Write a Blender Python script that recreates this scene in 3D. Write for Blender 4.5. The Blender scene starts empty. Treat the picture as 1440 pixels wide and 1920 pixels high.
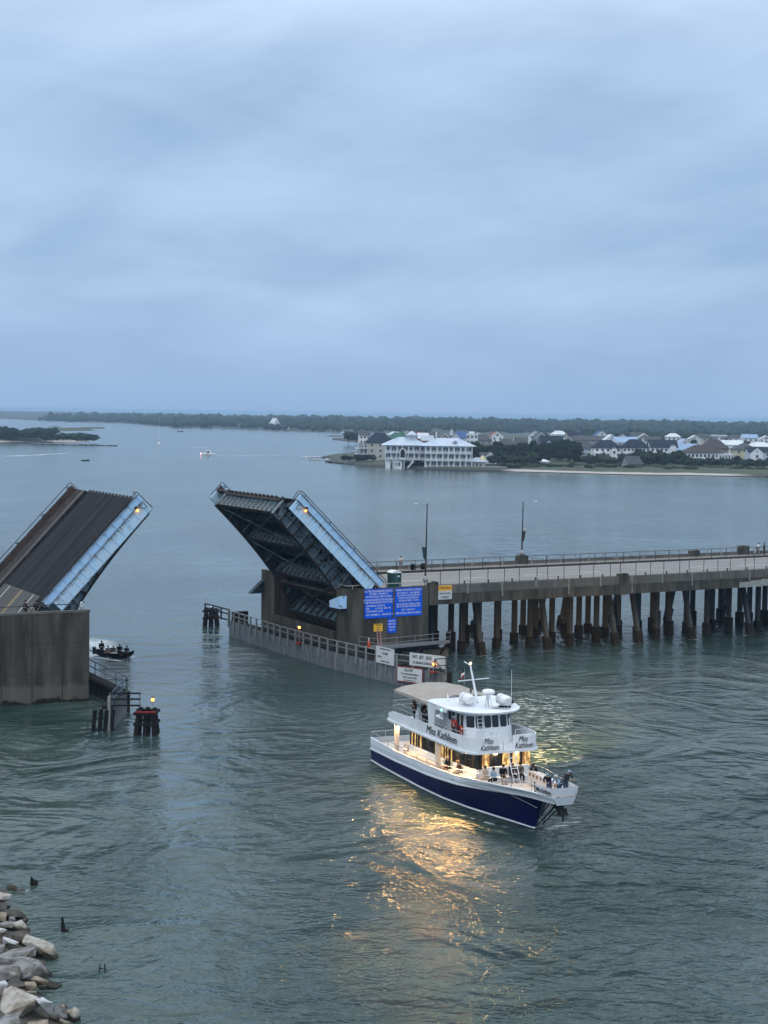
import bpy, bmesh, math, random
import numpy as np
from mathutils import Vector, Matrix

random.seed(7)
RAD = math.radians
sc = bpy.context.scene
COL = sc.collection

# ------------------------------------------------------------------ camera
F_PX, CAM_H, ROLL, HOR = 2900.0, 30.0, RAD(0.8), 776.0
PITCH = math.atan((960 - HOR) / F_PX)
cam_d = bpy.data.cameras.new('camera')
cam = bpy.data.objects.new('camera', cam_d)
COL.objects.link(cam)
cam_d.sensor_fit = 'VERTICAL'
cam_d.sensor_height = 36.0
cam_d.lens = F_PX / 1920 * 36.0
cam_d.clip_start = 1.0
cam_d.clip_end = 90000
cam.matrix_world = (Matrix.Translation((0, 0, CAM_H)) @ Matrix.Rotation(RAD(90) - PITCH, 4, 'X')
                    @ Matrix.Rotation(ROLL, 4, 'Z'))
sc.camera = cam

# ------------------------------------------------------------------ sky
w = bpy.data.worlds.new('World'); sc.world = w; w.use_nodes = True
nt = w.node_tree; nt.nodes.clear()
def N(t, **k):
    n = nt.nodes.new(t)
    for a, b in k.items(): setattr(n, a, b)
    return n
out = N('ShaderNodeOutputWorld'); bg = N('ShaderNodeBackground')
sky = N('ShaderNodeTexSky', sky_type='NISHITA'); sky.sun_disc = False
sky.sun_elevation = RAD(5); sky.sun_rotation = RAD(215); sky.air_density = 1.2; sky.dust_density = 2
tc = N('ShaderNodeTexCoord'); sep = N('ShaderNodeSeparateXYZ')
nt.links.new(tc.outputs['Generated'], sep.inputs[0])
def MA(op, a, b=None, c=None):
    n = N('ShaderNodeMath', operation=op)
    for i, v in enumerate((a, b, c)):
        if v is None: continue
        if isinstance(v, (int, float)): n.inputs[i].default_value = v
        else: nt.links.new(v, n.inputs[i])
    return n.outputs[0]
# broad soft stratus: noise over the direction itself, banks flattened and tilted
def cloud(scale, detail, sz, dist, off, tilt, rough=.45):
    mp = N('ShaderNodeMapping'); mp.vector_type = 'POINT'; mp.inputs['Scale'].default_value = (1, 1, sz)
    mp.inputs['Location'].default_value = off; mp.inputs['Rotation'].default_value = (0, RAD(tilt), 0)
    rt = N('ShaderNodeVectorRotate'); rt.rotation_type = 'Y_AXIS'; rt.inputs['Angle'].default_value = RAD(tilt)
    nt.links.new(tc.outputs['Generated'], rt.inputs['Vector']); nt.links.new(rt.outputs[0], mp.inputs[0]); mp.inputs['Rotation'].default_value = (0, 0, 0)
    n = N('ShaderNodeTexNoise'); n.inputs['Scale'].default_value = scale; n.inputs['Detail'].default_value = detail
    n.inputs['Roughness'].default_value = rough; n.inputs['Distortion'].default_value = dist
    nt.links.new(mp.outputs[0], n.inputs['Vector']); return n.outputs['Fac']
c1 = cloud(3.0, 3, 3.2, .35, (2.2, .4, 1.3), 14)
c2 = cloud(6.5, 4, 4.2, .5, (5.1, 1.4, 7.3), -6, .5)
c3 = cloud(15.0, 5, 5.0, .6, (1.1, 3.4, 2.3), 20, .55)
# a darker bank lies around the sky at five to nine degrees
bk1 = MA('POWER', MA('MAXIMUM', MA('SUBTRACT', 1.0, MA('MULTIPLY', MA('ABSOLUTE', MA('SUBTRACT', sep.outputs[2], .098)), 17.0)), 0.0), 1.5)
# one long lighter streak climbing to the right
sl_ = MA('ABSOLUTE', MA('SUBTRACT', MA('SUBTRACT', sep.outputs[2], MA('MULTIPLY', sep.outputs[0], .385)), MA('MULTIPLY_ADD', c2, .03, .082)))
strk = MA('MULTIPLY', MA('POWER', MA('MAXIMUM', MA('SUBTRACT', 1.0, MA('MULTIPLY', sl_, 32.0)), 0.0), 1.6), MA('MINIMUM', MA('MAXIMUM', MA('MULTIPLY', sep.outputs[0], 7.0), 0.0), 1.0))
cm = MA('ADD', MA('ADD', MA('MULTIPLY', c1, .7), MA('MULTIPLY', c2, .24)), MA('SUBTRACT', MA('ADD', MA('MULTIPLY', c3, .06), MA('MULTIPLY', strk, .05)), MA('MULTIPLY', bk1, .085)))
rp = N('ShaderNodeValToRGB'); e = rp.color_ramp.elements
e[0].position = .30; e[0].color = (.29, .45, .68, 1)
e[1].position = .60; e[1].color = (.52, .72, .99, 1)
m_ = e.new(.46); m_.color = (.425, .605, .86, 1)
nt.links.new(cm, rp.inputs[0])
# calmer and bluer just over the horizon
hz = N('ShaderNodeMapRange'); hz.inputs['From Min'].default_value = 0.0; hz.inputs['From Max'].default_value = .085
hz.inputs['To Min'].default_value = .85; hz.inputs['To Max'].default_value = 0.0; hz.interpolation_type = 'SMOOTHSTEP'
nt.links.new(sep.outputs[2], hz.inputs[0])
mx = N('ShaderNodeMixRGB'); mx.inputs[2].default_value = (.33, .49, .755, 1)
nt.links.new(hz.outputs[0], mx.inputs[0]); nt.links.new(rp.outputs[0], mx.inputs[1])
sk = N('ShaderNodeMixRGB', blend_type='MULTIPLY'); sk.inputs[0].default_value = 1; sk.inputs[2].default_value = (.05, .05, .05, 1)
nt.links.new(sky.outputs[0], sk.inputs[1])
m2 = N('ShaderNodeMixRGB'); m2.inputs[0].default_value = .94
nt.links.new(sk.outputs[0], m2.inputs[1]); nt.links.new(mx.outputs[0], m2.inputs[2])
# an overcast sky is brighter and whiter overhead than near the horizon
zb = N('ShaderNodeMapRange'); zb.inputs['From Min'].default_value = .15; zb.inputs['From Max'].default_value = .58; zb.interpolation_type = 'SMOOTHSTEP'
nt.links.new(sep.outputs[2], zb.inputs[0])
zx = N('ShaderNodeMixRGB'); zx.inputs[1].default_value = (1, 1, 1, 1); zx.inputs[2].default_value = (3.0, 2.3, 1.8, 1); nt.links.new(zb.outputs[0], zx.inputs[0])
zm = N('ShaderNodeMixRGB', blend_type='MULTIPLY'); zm.inputs[0].default_value = 1
nt.links.new(m2.outputs[0], zm.inputs[1]); nt.links.new(zx.outputs[0], zm.inputs[2])
nt.links.new(zm.outputs[0], bg.inputs[0]); bg.inputs[1].default_value = 1.0
nt.links.new(bg.outputs[0], out.inputs[0])
w.cycles.sampling_method = 'MANUAL'; w.cycles.sample_map_resolution = 256

sd = bpy.data.lights.new('sun', 'SUN'); sd.energy = .6; sd.angle = RAD(40); sd.color = (1, .95, .9)
so = bpy.data.objects.new('sun', sd); COL.objects.link(so)
so.rotation_euler = (RAD(48), 0, RAD(-35))
sc.view_settings.view_transform = 'Standard'; sc.view_settings.look = 'None'
sc.view_settings.gamma = 1; sc.view_settings.exposure = 0.0; sc.view_settings.use_curve_mapping = False
sc.cycles.max_bounces = 6; sc.cycles.diffuse_bounces = 2; sc.cycles.glossy_bounces = 3
sc.cycles.transparent_max_bounces = 8; sc.cycles.volume_bounces = 0
sc.cycles.caustics_reflective = False; sc.cycles.caustics_refractive = False

# ------------------------------------------------------------------ survey of the place (metres; the camera stands 30 m above the water)
def ray(px, py):
    x, y = px - 720, py - 960
    c, s = math.cos(ROLL), math.sin(ROLL)
    xr, yr = x * c + y * s, -x * s + y * c
    return Vector((xr, F_PX * math.cos(PITCH) - yr * math.sin(PITCH), -yr * math.cos(PITCH) - F_PX * math.sin(PITCH))) / F_PX
CAMP = Vector((0, 0, CAM_H))
def G(px, py, z=0.0):
    d = ray(px, py); return CAMP + d * ((z - CAM_H) / d.z)
def at(px, dist, z=0.0):
    d = ray(px, 800); p = CAMP + d * (dist / d.y); return Vector((p.x, p.y, z))
BA = math.atan(5230 / 2946.)                      # bridge heading
U = Vector((math.sin(BA), math.cos(BA), 0)); V = Vector((-math.cos(BA), math.sin(BA), 0))
BO = G(168, 1313)                                 # corner of the near pier at the water
BROT = math.pi / 2 - BA
def W(u, v, z=0): return BO + U * u + V * v + Vector((0, 0, z))

# ------------------------------------------------------------------ materials
def mat(name, col, rough=.6, metal=0., col2=None, scale=2.0, stretch=(1, 1, 1), detail=4, lo=.35, hi=.65, bump=0., bscale=None,
        emit=None, estr=0., spec=.5, coords='Object', col3=None, scale3=8., lo3=.55, hi3=.62, stretch3=(1, 1, 1)):
    m = bpy.data.materials.new(name); m.use_nodes = True
    t = m.node_tree; b = t.nodes['Principled BSDF']
    b.inputs['Base Color'].default_value = (*col, 1); b.inputs['Roughness'].default_value = rough
    b.inputs['Metallic'].default_value = metal; b.inputs['Specular IOR Level'].default_value = spec if rough < .6 else min(spec, .12)
    if emit: b.inputs['Emission Color'].default_value = (*emit, 1); b.inputs['Emission Strength'].default_value = estr
    if col2 or bump or col3:
        tcn = t.nodes.new('ShaderNodeTexCoord')
        def noise(sc_, st, de):
            mp = t.nodes.new('ShaderNodeMapping'); mp.inputs['Scale'].default_value = st
            t.links.new(tcn.outputs[coords], mp.inputs[0])
            n = t.nodes.new('ShaderNodeTexNoise'); n.inputs['Scale'].default_value = sc_; n.inputs['Detail'].default_value = de
            t.links.new(mp.outputs[0], n.inputs['Vector']); return n.outputs['Fac']
        last = None
        if col2:
            r = t.nodes.new('ShaderNodeMapRange'); r.inputs[1].default_value = lo; r.inputs[2].default_value = hi
            t.links.new(noise(scale, stretch, detail), r.inputs[0])
            x = t.nodes.new('ShaderNodeMixRGB'); x.inputs[1].default_value = (*col, 1); x.inputs[2].default_value = (*col2, 1)
            t.links.new(r.outputs[0], x.inputs[0]); t.links.new(x.outputs[0], b.inputs['Base Color']); last = x
        if col3:
            r = t.nodes.new('ShaderNodeMapRange'); r.inputs[1].default_value = lo3; r.inputs[2].default_value = hi3
            t.links.new(noise(scale3, stretch3, 5), r.inputs[0])
            x = t.nodes.new('ShaderNodeMixRGB'); x.inputs[1].default_value = (*col, 1); x.inputs[2].default_value = (*col3, 1)
            if last: t.links.new(last.outputs[0], x.inputs[1])
            t.links.new(r.outputs[0], x.inputs[0]); t.links.new(x.outputs[0], b.inputs['Base Color'])
        if bump:
            bn = t.nodes.new('ShaderNodeBump'); bn.inputs['Strength'].default_value = 1; bn.inputs['Distance'].default_value = bump
            t.links.new(noise(bscale or scale * 3, (1, 1, 1), 5), bn.inputs['Height']); t.links.new(bn.outputs[0], b.inputs['Normal'])
    return m

# ------------------------------------------------------------------ mesh collector
class MB:
    def __init__(s): s.v = []; s.f = []; s.m = []; s.sm = []; s.cur = 0; s.smooth = False
    def mi(s, i): s.cur = i; return s
    def add(s, vs, fs, smooth=None):
        o = len(s.v); s.v += [tuple(v) for v in vs]
        for f in fs: s.f.append(tuple(i + o for i in f)); s.m.append(s.cur); s.sm.append(s.smooth if smooth is None else smooth)
        return s
    def box(s, x0, x1, y0, y1, z0, z1):
        return s.add([(x0, y0, z0), (x1, y0, z0), (x1, y1, z0), (x0, y1, z0), (x0, y0, z1), (x1, y0, z1), (x1, y1, z1), (x0, y1, z1)],
                     [(0, 3, 2, 1), (4, 5, 6, 7), (0, 1, 5, 4), (1, 2, 6, 5), (2, 3, 7, 6), (3, 0, 4, 7)])
    def hexa(s, pts): # 8 points: bottom ring then top ring
        return s.add(pts, [(0, 3, 2, 1), (4, 5, 6, 7), (0, 1, 5, 4), (1, 2, 6, 5), (2, 3, 7, 6), (3, 0, 4, 7)])
    def bar(s, p, q, a, b=None, up=(0, 0, 1)):
        b = b or a; p = Vector(p); q = Vector(q); d = (q - p).normalized(); up = Vector(up)
        if abs(d.dot(up)) > .97: up = Vector((1, 0, 0))
        x = d.cross(up).normalized() * a / 2; y = x.cross(d).normalized() * b / 2
        return s.add([p - x - y, p + x - y, p + x + y, p - x + y, q - x - y, q + x - y, q + x + y, q - x + y],
                     [(0, 1, 2, 3), (7, 6, 5, 4), (0, 4, 5, 1), (1, 5, 6, 2), (2, 6, 7, 3), (3, 7, 4, 0)])
    def tube(s, pts, r, n=6, r2=None, cap=True):
        pts = [Vector(p) for p in pts]; o = []; k = len(pts)
        rs = r if isinstance(r, (list, tuple)) else [r + ((r2 if r2 is not None else r) - r) * i / max(1, k - 1) for i in range(k)]
        for i, p in enumerate(pts):
            d = ((pts[min(i + 1, k - 1)] - pts[max(i - 1, 0)])).normalized()
            up = Vector((0, 0, 1)) if abs(d.z) < .95 else Vector((1, 0, 0))
            x = d.cross(up).normalized(); y = x.cross(d).normalized()
            for j in range(n):
                a = 2 * math.pi * j / n; o.append(p + (x * math.cos(a) + y * math.sin(a)) * rs[i])
        fs = []
        for i in range(k - 1):
            for j in range(n):
                a = i * n + j; b = i * n + (j + 1) % n; fs.append((a, b, b + n, a + n))
        s.add(o, fs, True)
        if cap: s.add(o[:n], [tuple(range(n))[::-1]], False); s.add(o[-n:], [tuple(range(n))], False)
        return s
    def lathe(s, prof, c=(0, 0, 0), n=12, sx=1, sy=1):
        o = []
        for r, z in prof:
            for j in range(n):
                a = 2 * math.pi * j / n; o.append((c[0] + r * sx * math.cos(a), c[1] + r * sy * math.sin(a), c[2] + z))
        fs = []
        for i in range(len(prof) - 1):
            for j in range(n):
                a = i * n + j; b = i * n + (j + 1) % n; fs.append((a, b, b + n, a + n))
        if prof[0][0] > 1e-4: fs.append(tuple(range(n))[::-1])
        if prof[-1][0] > 1e-4: fs.append(tuple(range((len(prof) - 1) * n, len(prof) * n)))
        return s.add(o, fs, True)
    def ball(s, c, r, n=10, sx=1, sy=1, sz=1):
        prof = [(max(1e-5, r * math.sin(math.pi * i / (n // 2 + 1))), -r * sz * math.cos(math.pi * i / (n // 2 + 1))) for i in range(n // 2 + 2)]
        return s.lathe(prof, c, n, sx, sy)
    def prism(s, poly, axis, a, b): # poly: 2D points, extruded along axis 'x','y','z' from a to b
        def P(p, t): return {'x': (t, p[0], p[1]), 'y': (p[0], t, p[1]), 'z': (p[0], p[1], t)}[axis]
        n = len(poly); vs = [P(p, a) for p in poly] + [P(p, b) for p in poly]
        return s.add(vs, [tuple(range(n))[::-1], tuple(range(n, 2 * n))] + [(i, (i + 1) % n, (i + 1) % n + n, i + n) for i in range(n)])
    def mesh(s, name, mats):
        me = bpy.data.meshes.new(name); me.from_pydata(s.v, [], s.f)
        for m in (mats if isinstance(mats, (list, tuple)) else [mats]): me.materials.append(m)
        me.polygons.foreach_set('material_index', s.m); me.polygons.foreach_set('use_smooth', s.sm)
        bm = bmesh.new(); bm.from_mesh(me); bmesh.ops.recalc_face_normals(bm, faces=bm.faces); bm.to_mesh(me); bm.free()
        me.update(); return me
    def build(s, name, mats, parent=None, loc=(0, 0, 0), rz=0.):
        return link(name, s.mesh(name, mats), parent, loc, rz)
def link(name, me, parent=None, loc=(0, 0, 0), rz=0.):
    o = bpy.data.objects.new(name, me); COL.objects.link(o)
    if parent: o.parent = parent
    o.location = loc; o.rotation_euler = (0, 0, rz); return o
def tag(o, label=None, cat=None, group=None, kind=None):
    if label: o['label'] = label
    if cat: o['category'] = cat
    if group: o['group'] = group
    if kind: o['kind'] = kind
    return o
def thing(name, label, cat, loc=(0, 0, 0), rz=0., group=None):
    return tag(link(name, None, None, loc, rz), label, cat, group)
def copy_tree(o, parent=None):
    c = o.copy(); COL.objects.link(c)
    if parent: c.parent = parent
    for ch in list(o.children): copy_tree(ch, c)
    return c
def text(s, size, m, parent, matrix, name='lettering', shear=0., align='CENTER', ext=.004, bold=0., xs=1.0):
    cu = bpy.data.curves.new(name, 'FONT'); cu.body = s; cu.size = size; cu.shear = shear; cu.align_x = align; cu.align_y = 'CENTER'
    cu.extrude = ext; cu.offset = bold; cu.resolution_u = 2
    o = bpy.data.objects.new('tmp', cu); COL.objects.link(o)
    dg = bpy.context.evaluated_depsgraph_get(); me = bpy.data.meshes.new_from_object(o.evaluated_get(dg)); me.name = name
    bpy.data.objects.remove(o)
    me.transform(matrix @ Matrix.Diagonal((xs, 1, 1, 1)))
    me.materials.clear(); me.materials.append(m)
    return link(name, me, parent)
def grid_mesh(name, X, Y, Z, m, smooth=True):
    ny, nx = X.shape
    me = bpy.data.meshes.new(name); me.vertices.add(nx * ny)
    me.vertices.foreach_set('co', np.stack([X, Y, Z], -1).astype(np.float32).ravel())
    i = np.arange((ny - 1) * (nx - 1)); r = i // (nx - 1); c = i % (nx - 1); a = r * nx + c
    q = np.stack([a, a + 1, a + nx + 1, a + nx], 1).astype(np.int32).ravel()
    me.loops.add(len(q)); me.loops.foreach_set('vertex_index', q)
    me.polygons.add(len(i)); me.polygons.foreach_set('loop_start', np.arange(0, len(q), 4, dtype=np.int32))
    me.polygons.foreach_set('loop_total', np.full(len(i), 4, np.int32)); me.polygons.foreach_set('use_smooth', np.full(len(i), smooth))
    me.materials.append(m); me.update(); me.validate(); return me
MAT = dict(
 concrete=mat('pier concrete', (.042, .04, .034), .92, col2=(.1, .094, .08), scale=.6, stretch=(1.4, 1.4, .3), detail=7, bump=.02, bscale=6, col3=(.045, .042, .038), scale3=.55, stretch3=(2.2, 2.2, .12), lo3=.46, hi3=.72),
 concrete_pale=mat('weathered parapet concrete', (.098, .096, .088), .9, col2=(.14, .137, .128), scale=1.3, stretch=(1, 1, .3), bump=.01, bscale=8),
 patch=mat('fresh concrete patch', (.33, .34, .33), .9, col2=(.27, .28, .27), scale=1.5),
 stain=mat('lime stained joint', (.27, .265, .245), .9, col2=(.19, .185, .17), scale=3),
 road=mat('pale worn road concrete', (.25, .245, .24), .85, col2=(.19, .187, .184), scale=.6, stretch=(.25, 2.5, 1)),
 leafroad=mat('grey leaf pavement', (.1, .1, .1), .85, col2=(.065, .065, .066), scale=.7, stretch=(.2, 2.5, 1)),
 grating=mat('open steel deck grating', (.008, .009, .014), .8, col2=(.026, .028, .034), scale=.6, stretch=(.1, 1.4, 1), lo=.35, hi=.68, spec=.15),
 white_line=mat('white road paint', (.75, .75, .73), .7, col2=(.6, .6, .58), scale=3),
 yellow_line=mat('yellow road paint', (.55, .38, .12), .7, col2=(.4, .3, .12), scale=3),
 walk=mat('sidewalk concrete', (.2, .19, .175), .9, col2=(.15, .145, .13), scale=1.2),
 brown_steel=mat('rust brown parapet paint', (.085, .06, .052), .7, col2=(.06, .045, .04), scale=1.5),
 blue_steel=mat('pale blue bridge paint', (.38, .63, .93), .5, col2=(.46, .67, .88), scale=.9, col3=(.17, .15, .12), scale3=2.2, lo3=.62, hi3=.75, stretch3=(1, 1, 1)),
 blue_rust=mat('blue paint with rust runs', (.46, .72, .95), .55, col2=(.52, .68, .82), scale=.7, col3=(.24, .26, .24), scale3=2.6, lo3=.6, hi3=.75, stretch3=(1.6, 1, .5)),
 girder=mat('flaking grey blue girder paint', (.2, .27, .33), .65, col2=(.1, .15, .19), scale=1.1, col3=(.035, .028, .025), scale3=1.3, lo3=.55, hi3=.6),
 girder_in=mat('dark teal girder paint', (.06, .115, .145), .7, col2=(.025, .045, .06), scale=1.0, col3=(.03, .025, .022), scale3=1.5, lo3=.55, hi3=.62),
 steel_dark=mat('dark bridge steel', (.026, .025, .027), .8, col2=(.06, .05, .045), scale=2),
 rib=mat('pale stiffener paint', (.26, .31, .33), .6, col2=(.12, .14, .14), scale=1.6),
 rail_black=mat('black railing', (.015, .018, .022), .5),
 rail_grey=mat('galvanised railing', (.3, .31, .32), .5, metal=.3),
 pipe=mat('cream pipe rail', (.42, .41, .37), .5),
 timber=mat('weathered fender timber', (.17, .185, .2), .85, col2=(.1, .11, .125), scale=2.2, stretch=(2, 2, .25), col3=(.3, .31, .31), scale3=1.8, lo3=.58, hi3=.7, stretch3=(2.5, 2.5, .12)),
 timber_dark=mat('tarred timber pile', (.009, .009, .011), .9, col2=(.022, .02, .02), scale=3, stretch=(2, 2, .3)),
 timber_rail=mat('grey timber rail', (.26, .28, .28), .85, col2=(.18, .2, .2), scale=3),
 pile=mat('concrete pile', (.055, .058, .06), .9, col2=(.095, .098, .1), scale=.8, stretch=(1, 1, .3)),
 pile_wet=mat('barnacled pile jacket', (.014, .013, .012), .8, col2=(.035, .028, .022), scale=2.5, col3=(.3, .3, .28), scale3=1.3, lo3=.66, hi3=.72, stretch3=(2, 2, .3)),
 sign_blue=mat('blue sign sheet', (.004, .1, .72), .6, col2=(.008, .12, .78), scale=1),
 sign_white=mat('white sign sheet', (.62, .65, .66), .5, col2=(.54, .57, .58), scale=1),
 sign_yellow=mat('yellow sign sheet', (.85, .5, .03), .5),
 sign_orange=mat('amber sign sheet', (.82, .42, .04), .5),
 red=mat('red paint', (.33, .025, .025), .6, col2=(.2, .03, .03), scale=4),
 ink=mat('black lettering', (.012, .012, .016), .6),
 ink_white=mat('white lettering', (.72, .75, .8), .6),
 ink_orange=mat('brown lettering', (.25, .09, .02), .6),
 orange=mat('orange plastic', (.8, .11, .04), .5),
 white_plastic=mat('white plastic', (.75, .77, .78), .4),
 potty=mat('dark green plastic', (.006, .045, .045), .45, col2=(.008, .06, .058), scale=2),
 amber_lamp=mat('lit amber lamp', (1, .4, .1), .4, emit=(1, .3, .05), estr=5),
 green_lamp=mat('lit green lamp', (.2, 1, .6), .4, emit=(.15, 1, .55), estr=6),
 warm_lamp=mat('lit warm lamp', (1, .8, .4), .4, emit=(1, .72, .3), estr=7),
 hull_blue=mat('navy hull gloss', (.002, .003, .055), .3, col2=(.003, .005, .07), scale=.5, spec=.2),
 boat_white=mat('white boat gelcoat', (.74, .78, .82), .35, col2=(.64, .68, .72), scale=.6, col3=(.5, .5, .47), scale3=2.2, lo3=.6, hi3=.8, stretch3=(1.6, 1.6, .3)),
 boat_cream=mat('cream deck paint', (.68, .6, .54), .5, col2=(.6, .53, .47), scale=1.5),
 topside=mat('pale grey topside paint', (.46, .52, .57), .35, col2=(.42, .47, .52), scale=.5, col3=(.34, .36, .35), scale3=2.0, lo3=.6, hi3=.8, stretch3=(1.4, 1.4, .25)),
 canvas=mat('taupe canopy canvas', (.36, .33, .3), .9, col2=(.31, .285, .26), scale=.8, bump=.03, bscale=1.5),
 steel=mat('polished rail steel', (.6, .6, .6), .25, metal=.9),
 glass_dark=mat('dark tinted glass', (.006, .008, .01), .08),
 curtain=mat('dark cabin frame', (.02, .018, .016), .6),
 dark=mat('black rubber', (.012, .012, .014), .6),
 skin=mat('skin', (.42, .25, .17), .5, col2=(.38, .22, .15), scale=8),
 hair=mat('dark hair', (.02, .014, .01), .6),
 eyes=mat('eyes', (.01, .01, .01), .3),
 roof_metal=mat('pale blue metal roof', (.5, .58, .68), .5, col2=(.42, .5, .6), scale=.25, stretch=(1, 1, 1)),
 ladder_red=mat('faded red ladder', (.4, .22, .2), .6),
 grate_walk=mat('grey steel platform', (.17, .18, .19), .7, col2=(.13, .14, .15), scale=2, stretch=(4, .5, 1)),
)
def tide_bands(key):
    m = MAT[key]; t = m.node_tree; b = t.nodes['Principled BSDF']; src = b.inputs['Base Color'].links[0].from_socket
    tcn = t.nodes.new('ShaderNodeTexCoord'); sp = t.nodes.new('ShaderNodeSeparateXYZ'); t.links.new(tcn.outputs['Object'], sp.inputs[0])
    n = t.nodes.new('ShaderNodeTexNoise'); n.inputs['Scale'].default_value = .9; n.inputs['Detail'].default_value = 6; t.links.new(tcn.outputs['Object'], n.inputs['Vector'])
    a = t.nodes.new('ShaderNodeMath'); a.operation = 'MULTIPLY_ADD'; t.links.new(n.outputs['Fac'], a.inputs[0]); a.inputs[1].default_value = -1.6; t.links.new(sp.outputs[2], a.inputs[2])
    r = t.nodes.new('ShaderNodeMapRange'); r.inputs[1].default_value = 1.25; r.inputs[2].default_value = .7; r.inputs[4].default_value = .55; t.links.new(a.outputs[0], r.inputs[0])
    x = t.nodes.new('ShaderNodeMixRGB'); x.inputs[2].default_value = (.15, .14, .12, 1); t.links.new(src, x.inputs[1]); t.links.new(r.outputs[0], x.inputs[0])
    r2 = t.nodes.new('ShaderNodeMapRange'); r2.inputs[1].default_value = -.35; r2.inputs[2].default_value = -.6; t.links.new(a.outputs[0], r2.inputs[0])
    y = t.nodes.new('ShaderNodeMixRGB'); y.inputs[2].default_value = (.018, .018, .015, 1); t.links.new(x.outputs[0], y.inputs[1]); t.links.new(r2.outputs[0], y.inputs[0]); t.links.new(y.outputs[0], b.inputs['Base Color'])
tide_bands('concrete')
def rust_runs():
    m = MAT['blue_rust']; t = m.node_tree; b = t.nodes['Principled BSDF']; src = b.inputs['Base Color'].links[0].from_socket
    tcn = t.nodes.new('ShaderNodeTexCoord'); mp = t.nodes.new('ShaderNodeMapping'); mp.inputs['Scale'].default_value = (3.4, .2, .22); t.links.new(tcn.outputs['Object'], mp.inputs[0])
    n = t.nodes.new('ShaderNodeTexNoise'); n.inputs['Scale'].default_value = 1.6; n.inputs['Detail'].default_value = 4; t.links.new(mp.outputs[0], n.inputs['Vector'])
    sp = t.nodes.new('ShaderNodeSeparateXYZ'); t.links.new(tcn.outputs['Object'], sp.inputs[0])
    g = t.nodes.new('ShaderNodeMapRange'); g.inputs[1].default_value = -.75; g.inputs[2].default_value = .12; g.inputs[3].default_value = -.16; g.inputs[4].default_value = .12; t.links.new(sp.outputs[2], g.inputs[0])
    a = t.nodes.new('ShaderNodeMath'); a.operation = 'ADD'; t.links.new(n.outputs['Fac'], a.inputs[0]); t.links.new(g.outputs[0], a.inputs[1])
    r = t.nodes.new('ShaderNodeMapRange'); r.inputs[1].default_value = .52; r.inputs[2].default_value = .68; r.inputs[4].default_value = .85; t.links.new(a.outputs[0], r.inputs[0])
    x = t.nodes.new('ShaderNodeMixRGB'); x.inputs[2].default_value = (.2, .115, .045, 1); t.links.new(src, x.inputs[1]); t.links.new(r.outputs[0], x.inputs[0]); t.links.new(x.outputs[0], b.inputs['Base Color'])
rust_runs()
# lit cabin glass: lit windows give off the warm light of the rooms behind them
def lit_glass(name, a, b, strength, scale):
    m = bpy.data.materials.new(name); m.use_nodes = True; t = m.node_tree; bs = t.nodes['Principled BSDF']
    bs.inputs['Base Color'].default_value = (.05, .04, .03, 1); bs.inputs['Roughness'].default_value = .15
    tcn = t.nodes.new('ShaderNodeTexCoord'); mp = t.nodes.new('ShaderNodeMapping'); mp.inputs['Scale'].default_value = (1.6, 1.6, .8)
    n = t.nodes.new('ShaderNodeTexNoise'); n.inputs['Scale'].default_value = scale; n.inputs['Detail'].default_value = 3
    r = t.nodes.new('ShaderNodeValToRGB'); r.color_ramp.elements[0].position = .4; r.color_ramp.elements[0].color = (*a, 1)
    r.color_ramp.elements[1].position = .6; r.color_ramp.elements[1].color = (*b, 1)
    t.links.new(tcn.outputs['Object'], mp.inputs[0]); t.links.new(mp.outputs[0], n.inputs['Vector']); t.links.new(n.outputs['Fac'], r.inputs[0])
    t.links.new(r.outputs[0], bs.inputs['Emission Color']); bs.inputs['Emission Strength'].default_value = strength
    return m
MAT['lit'] = lit_glass('lit cabin glass', (.28, .12, .03), (1, .68, .24), 1.2, 2.6)

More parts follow.
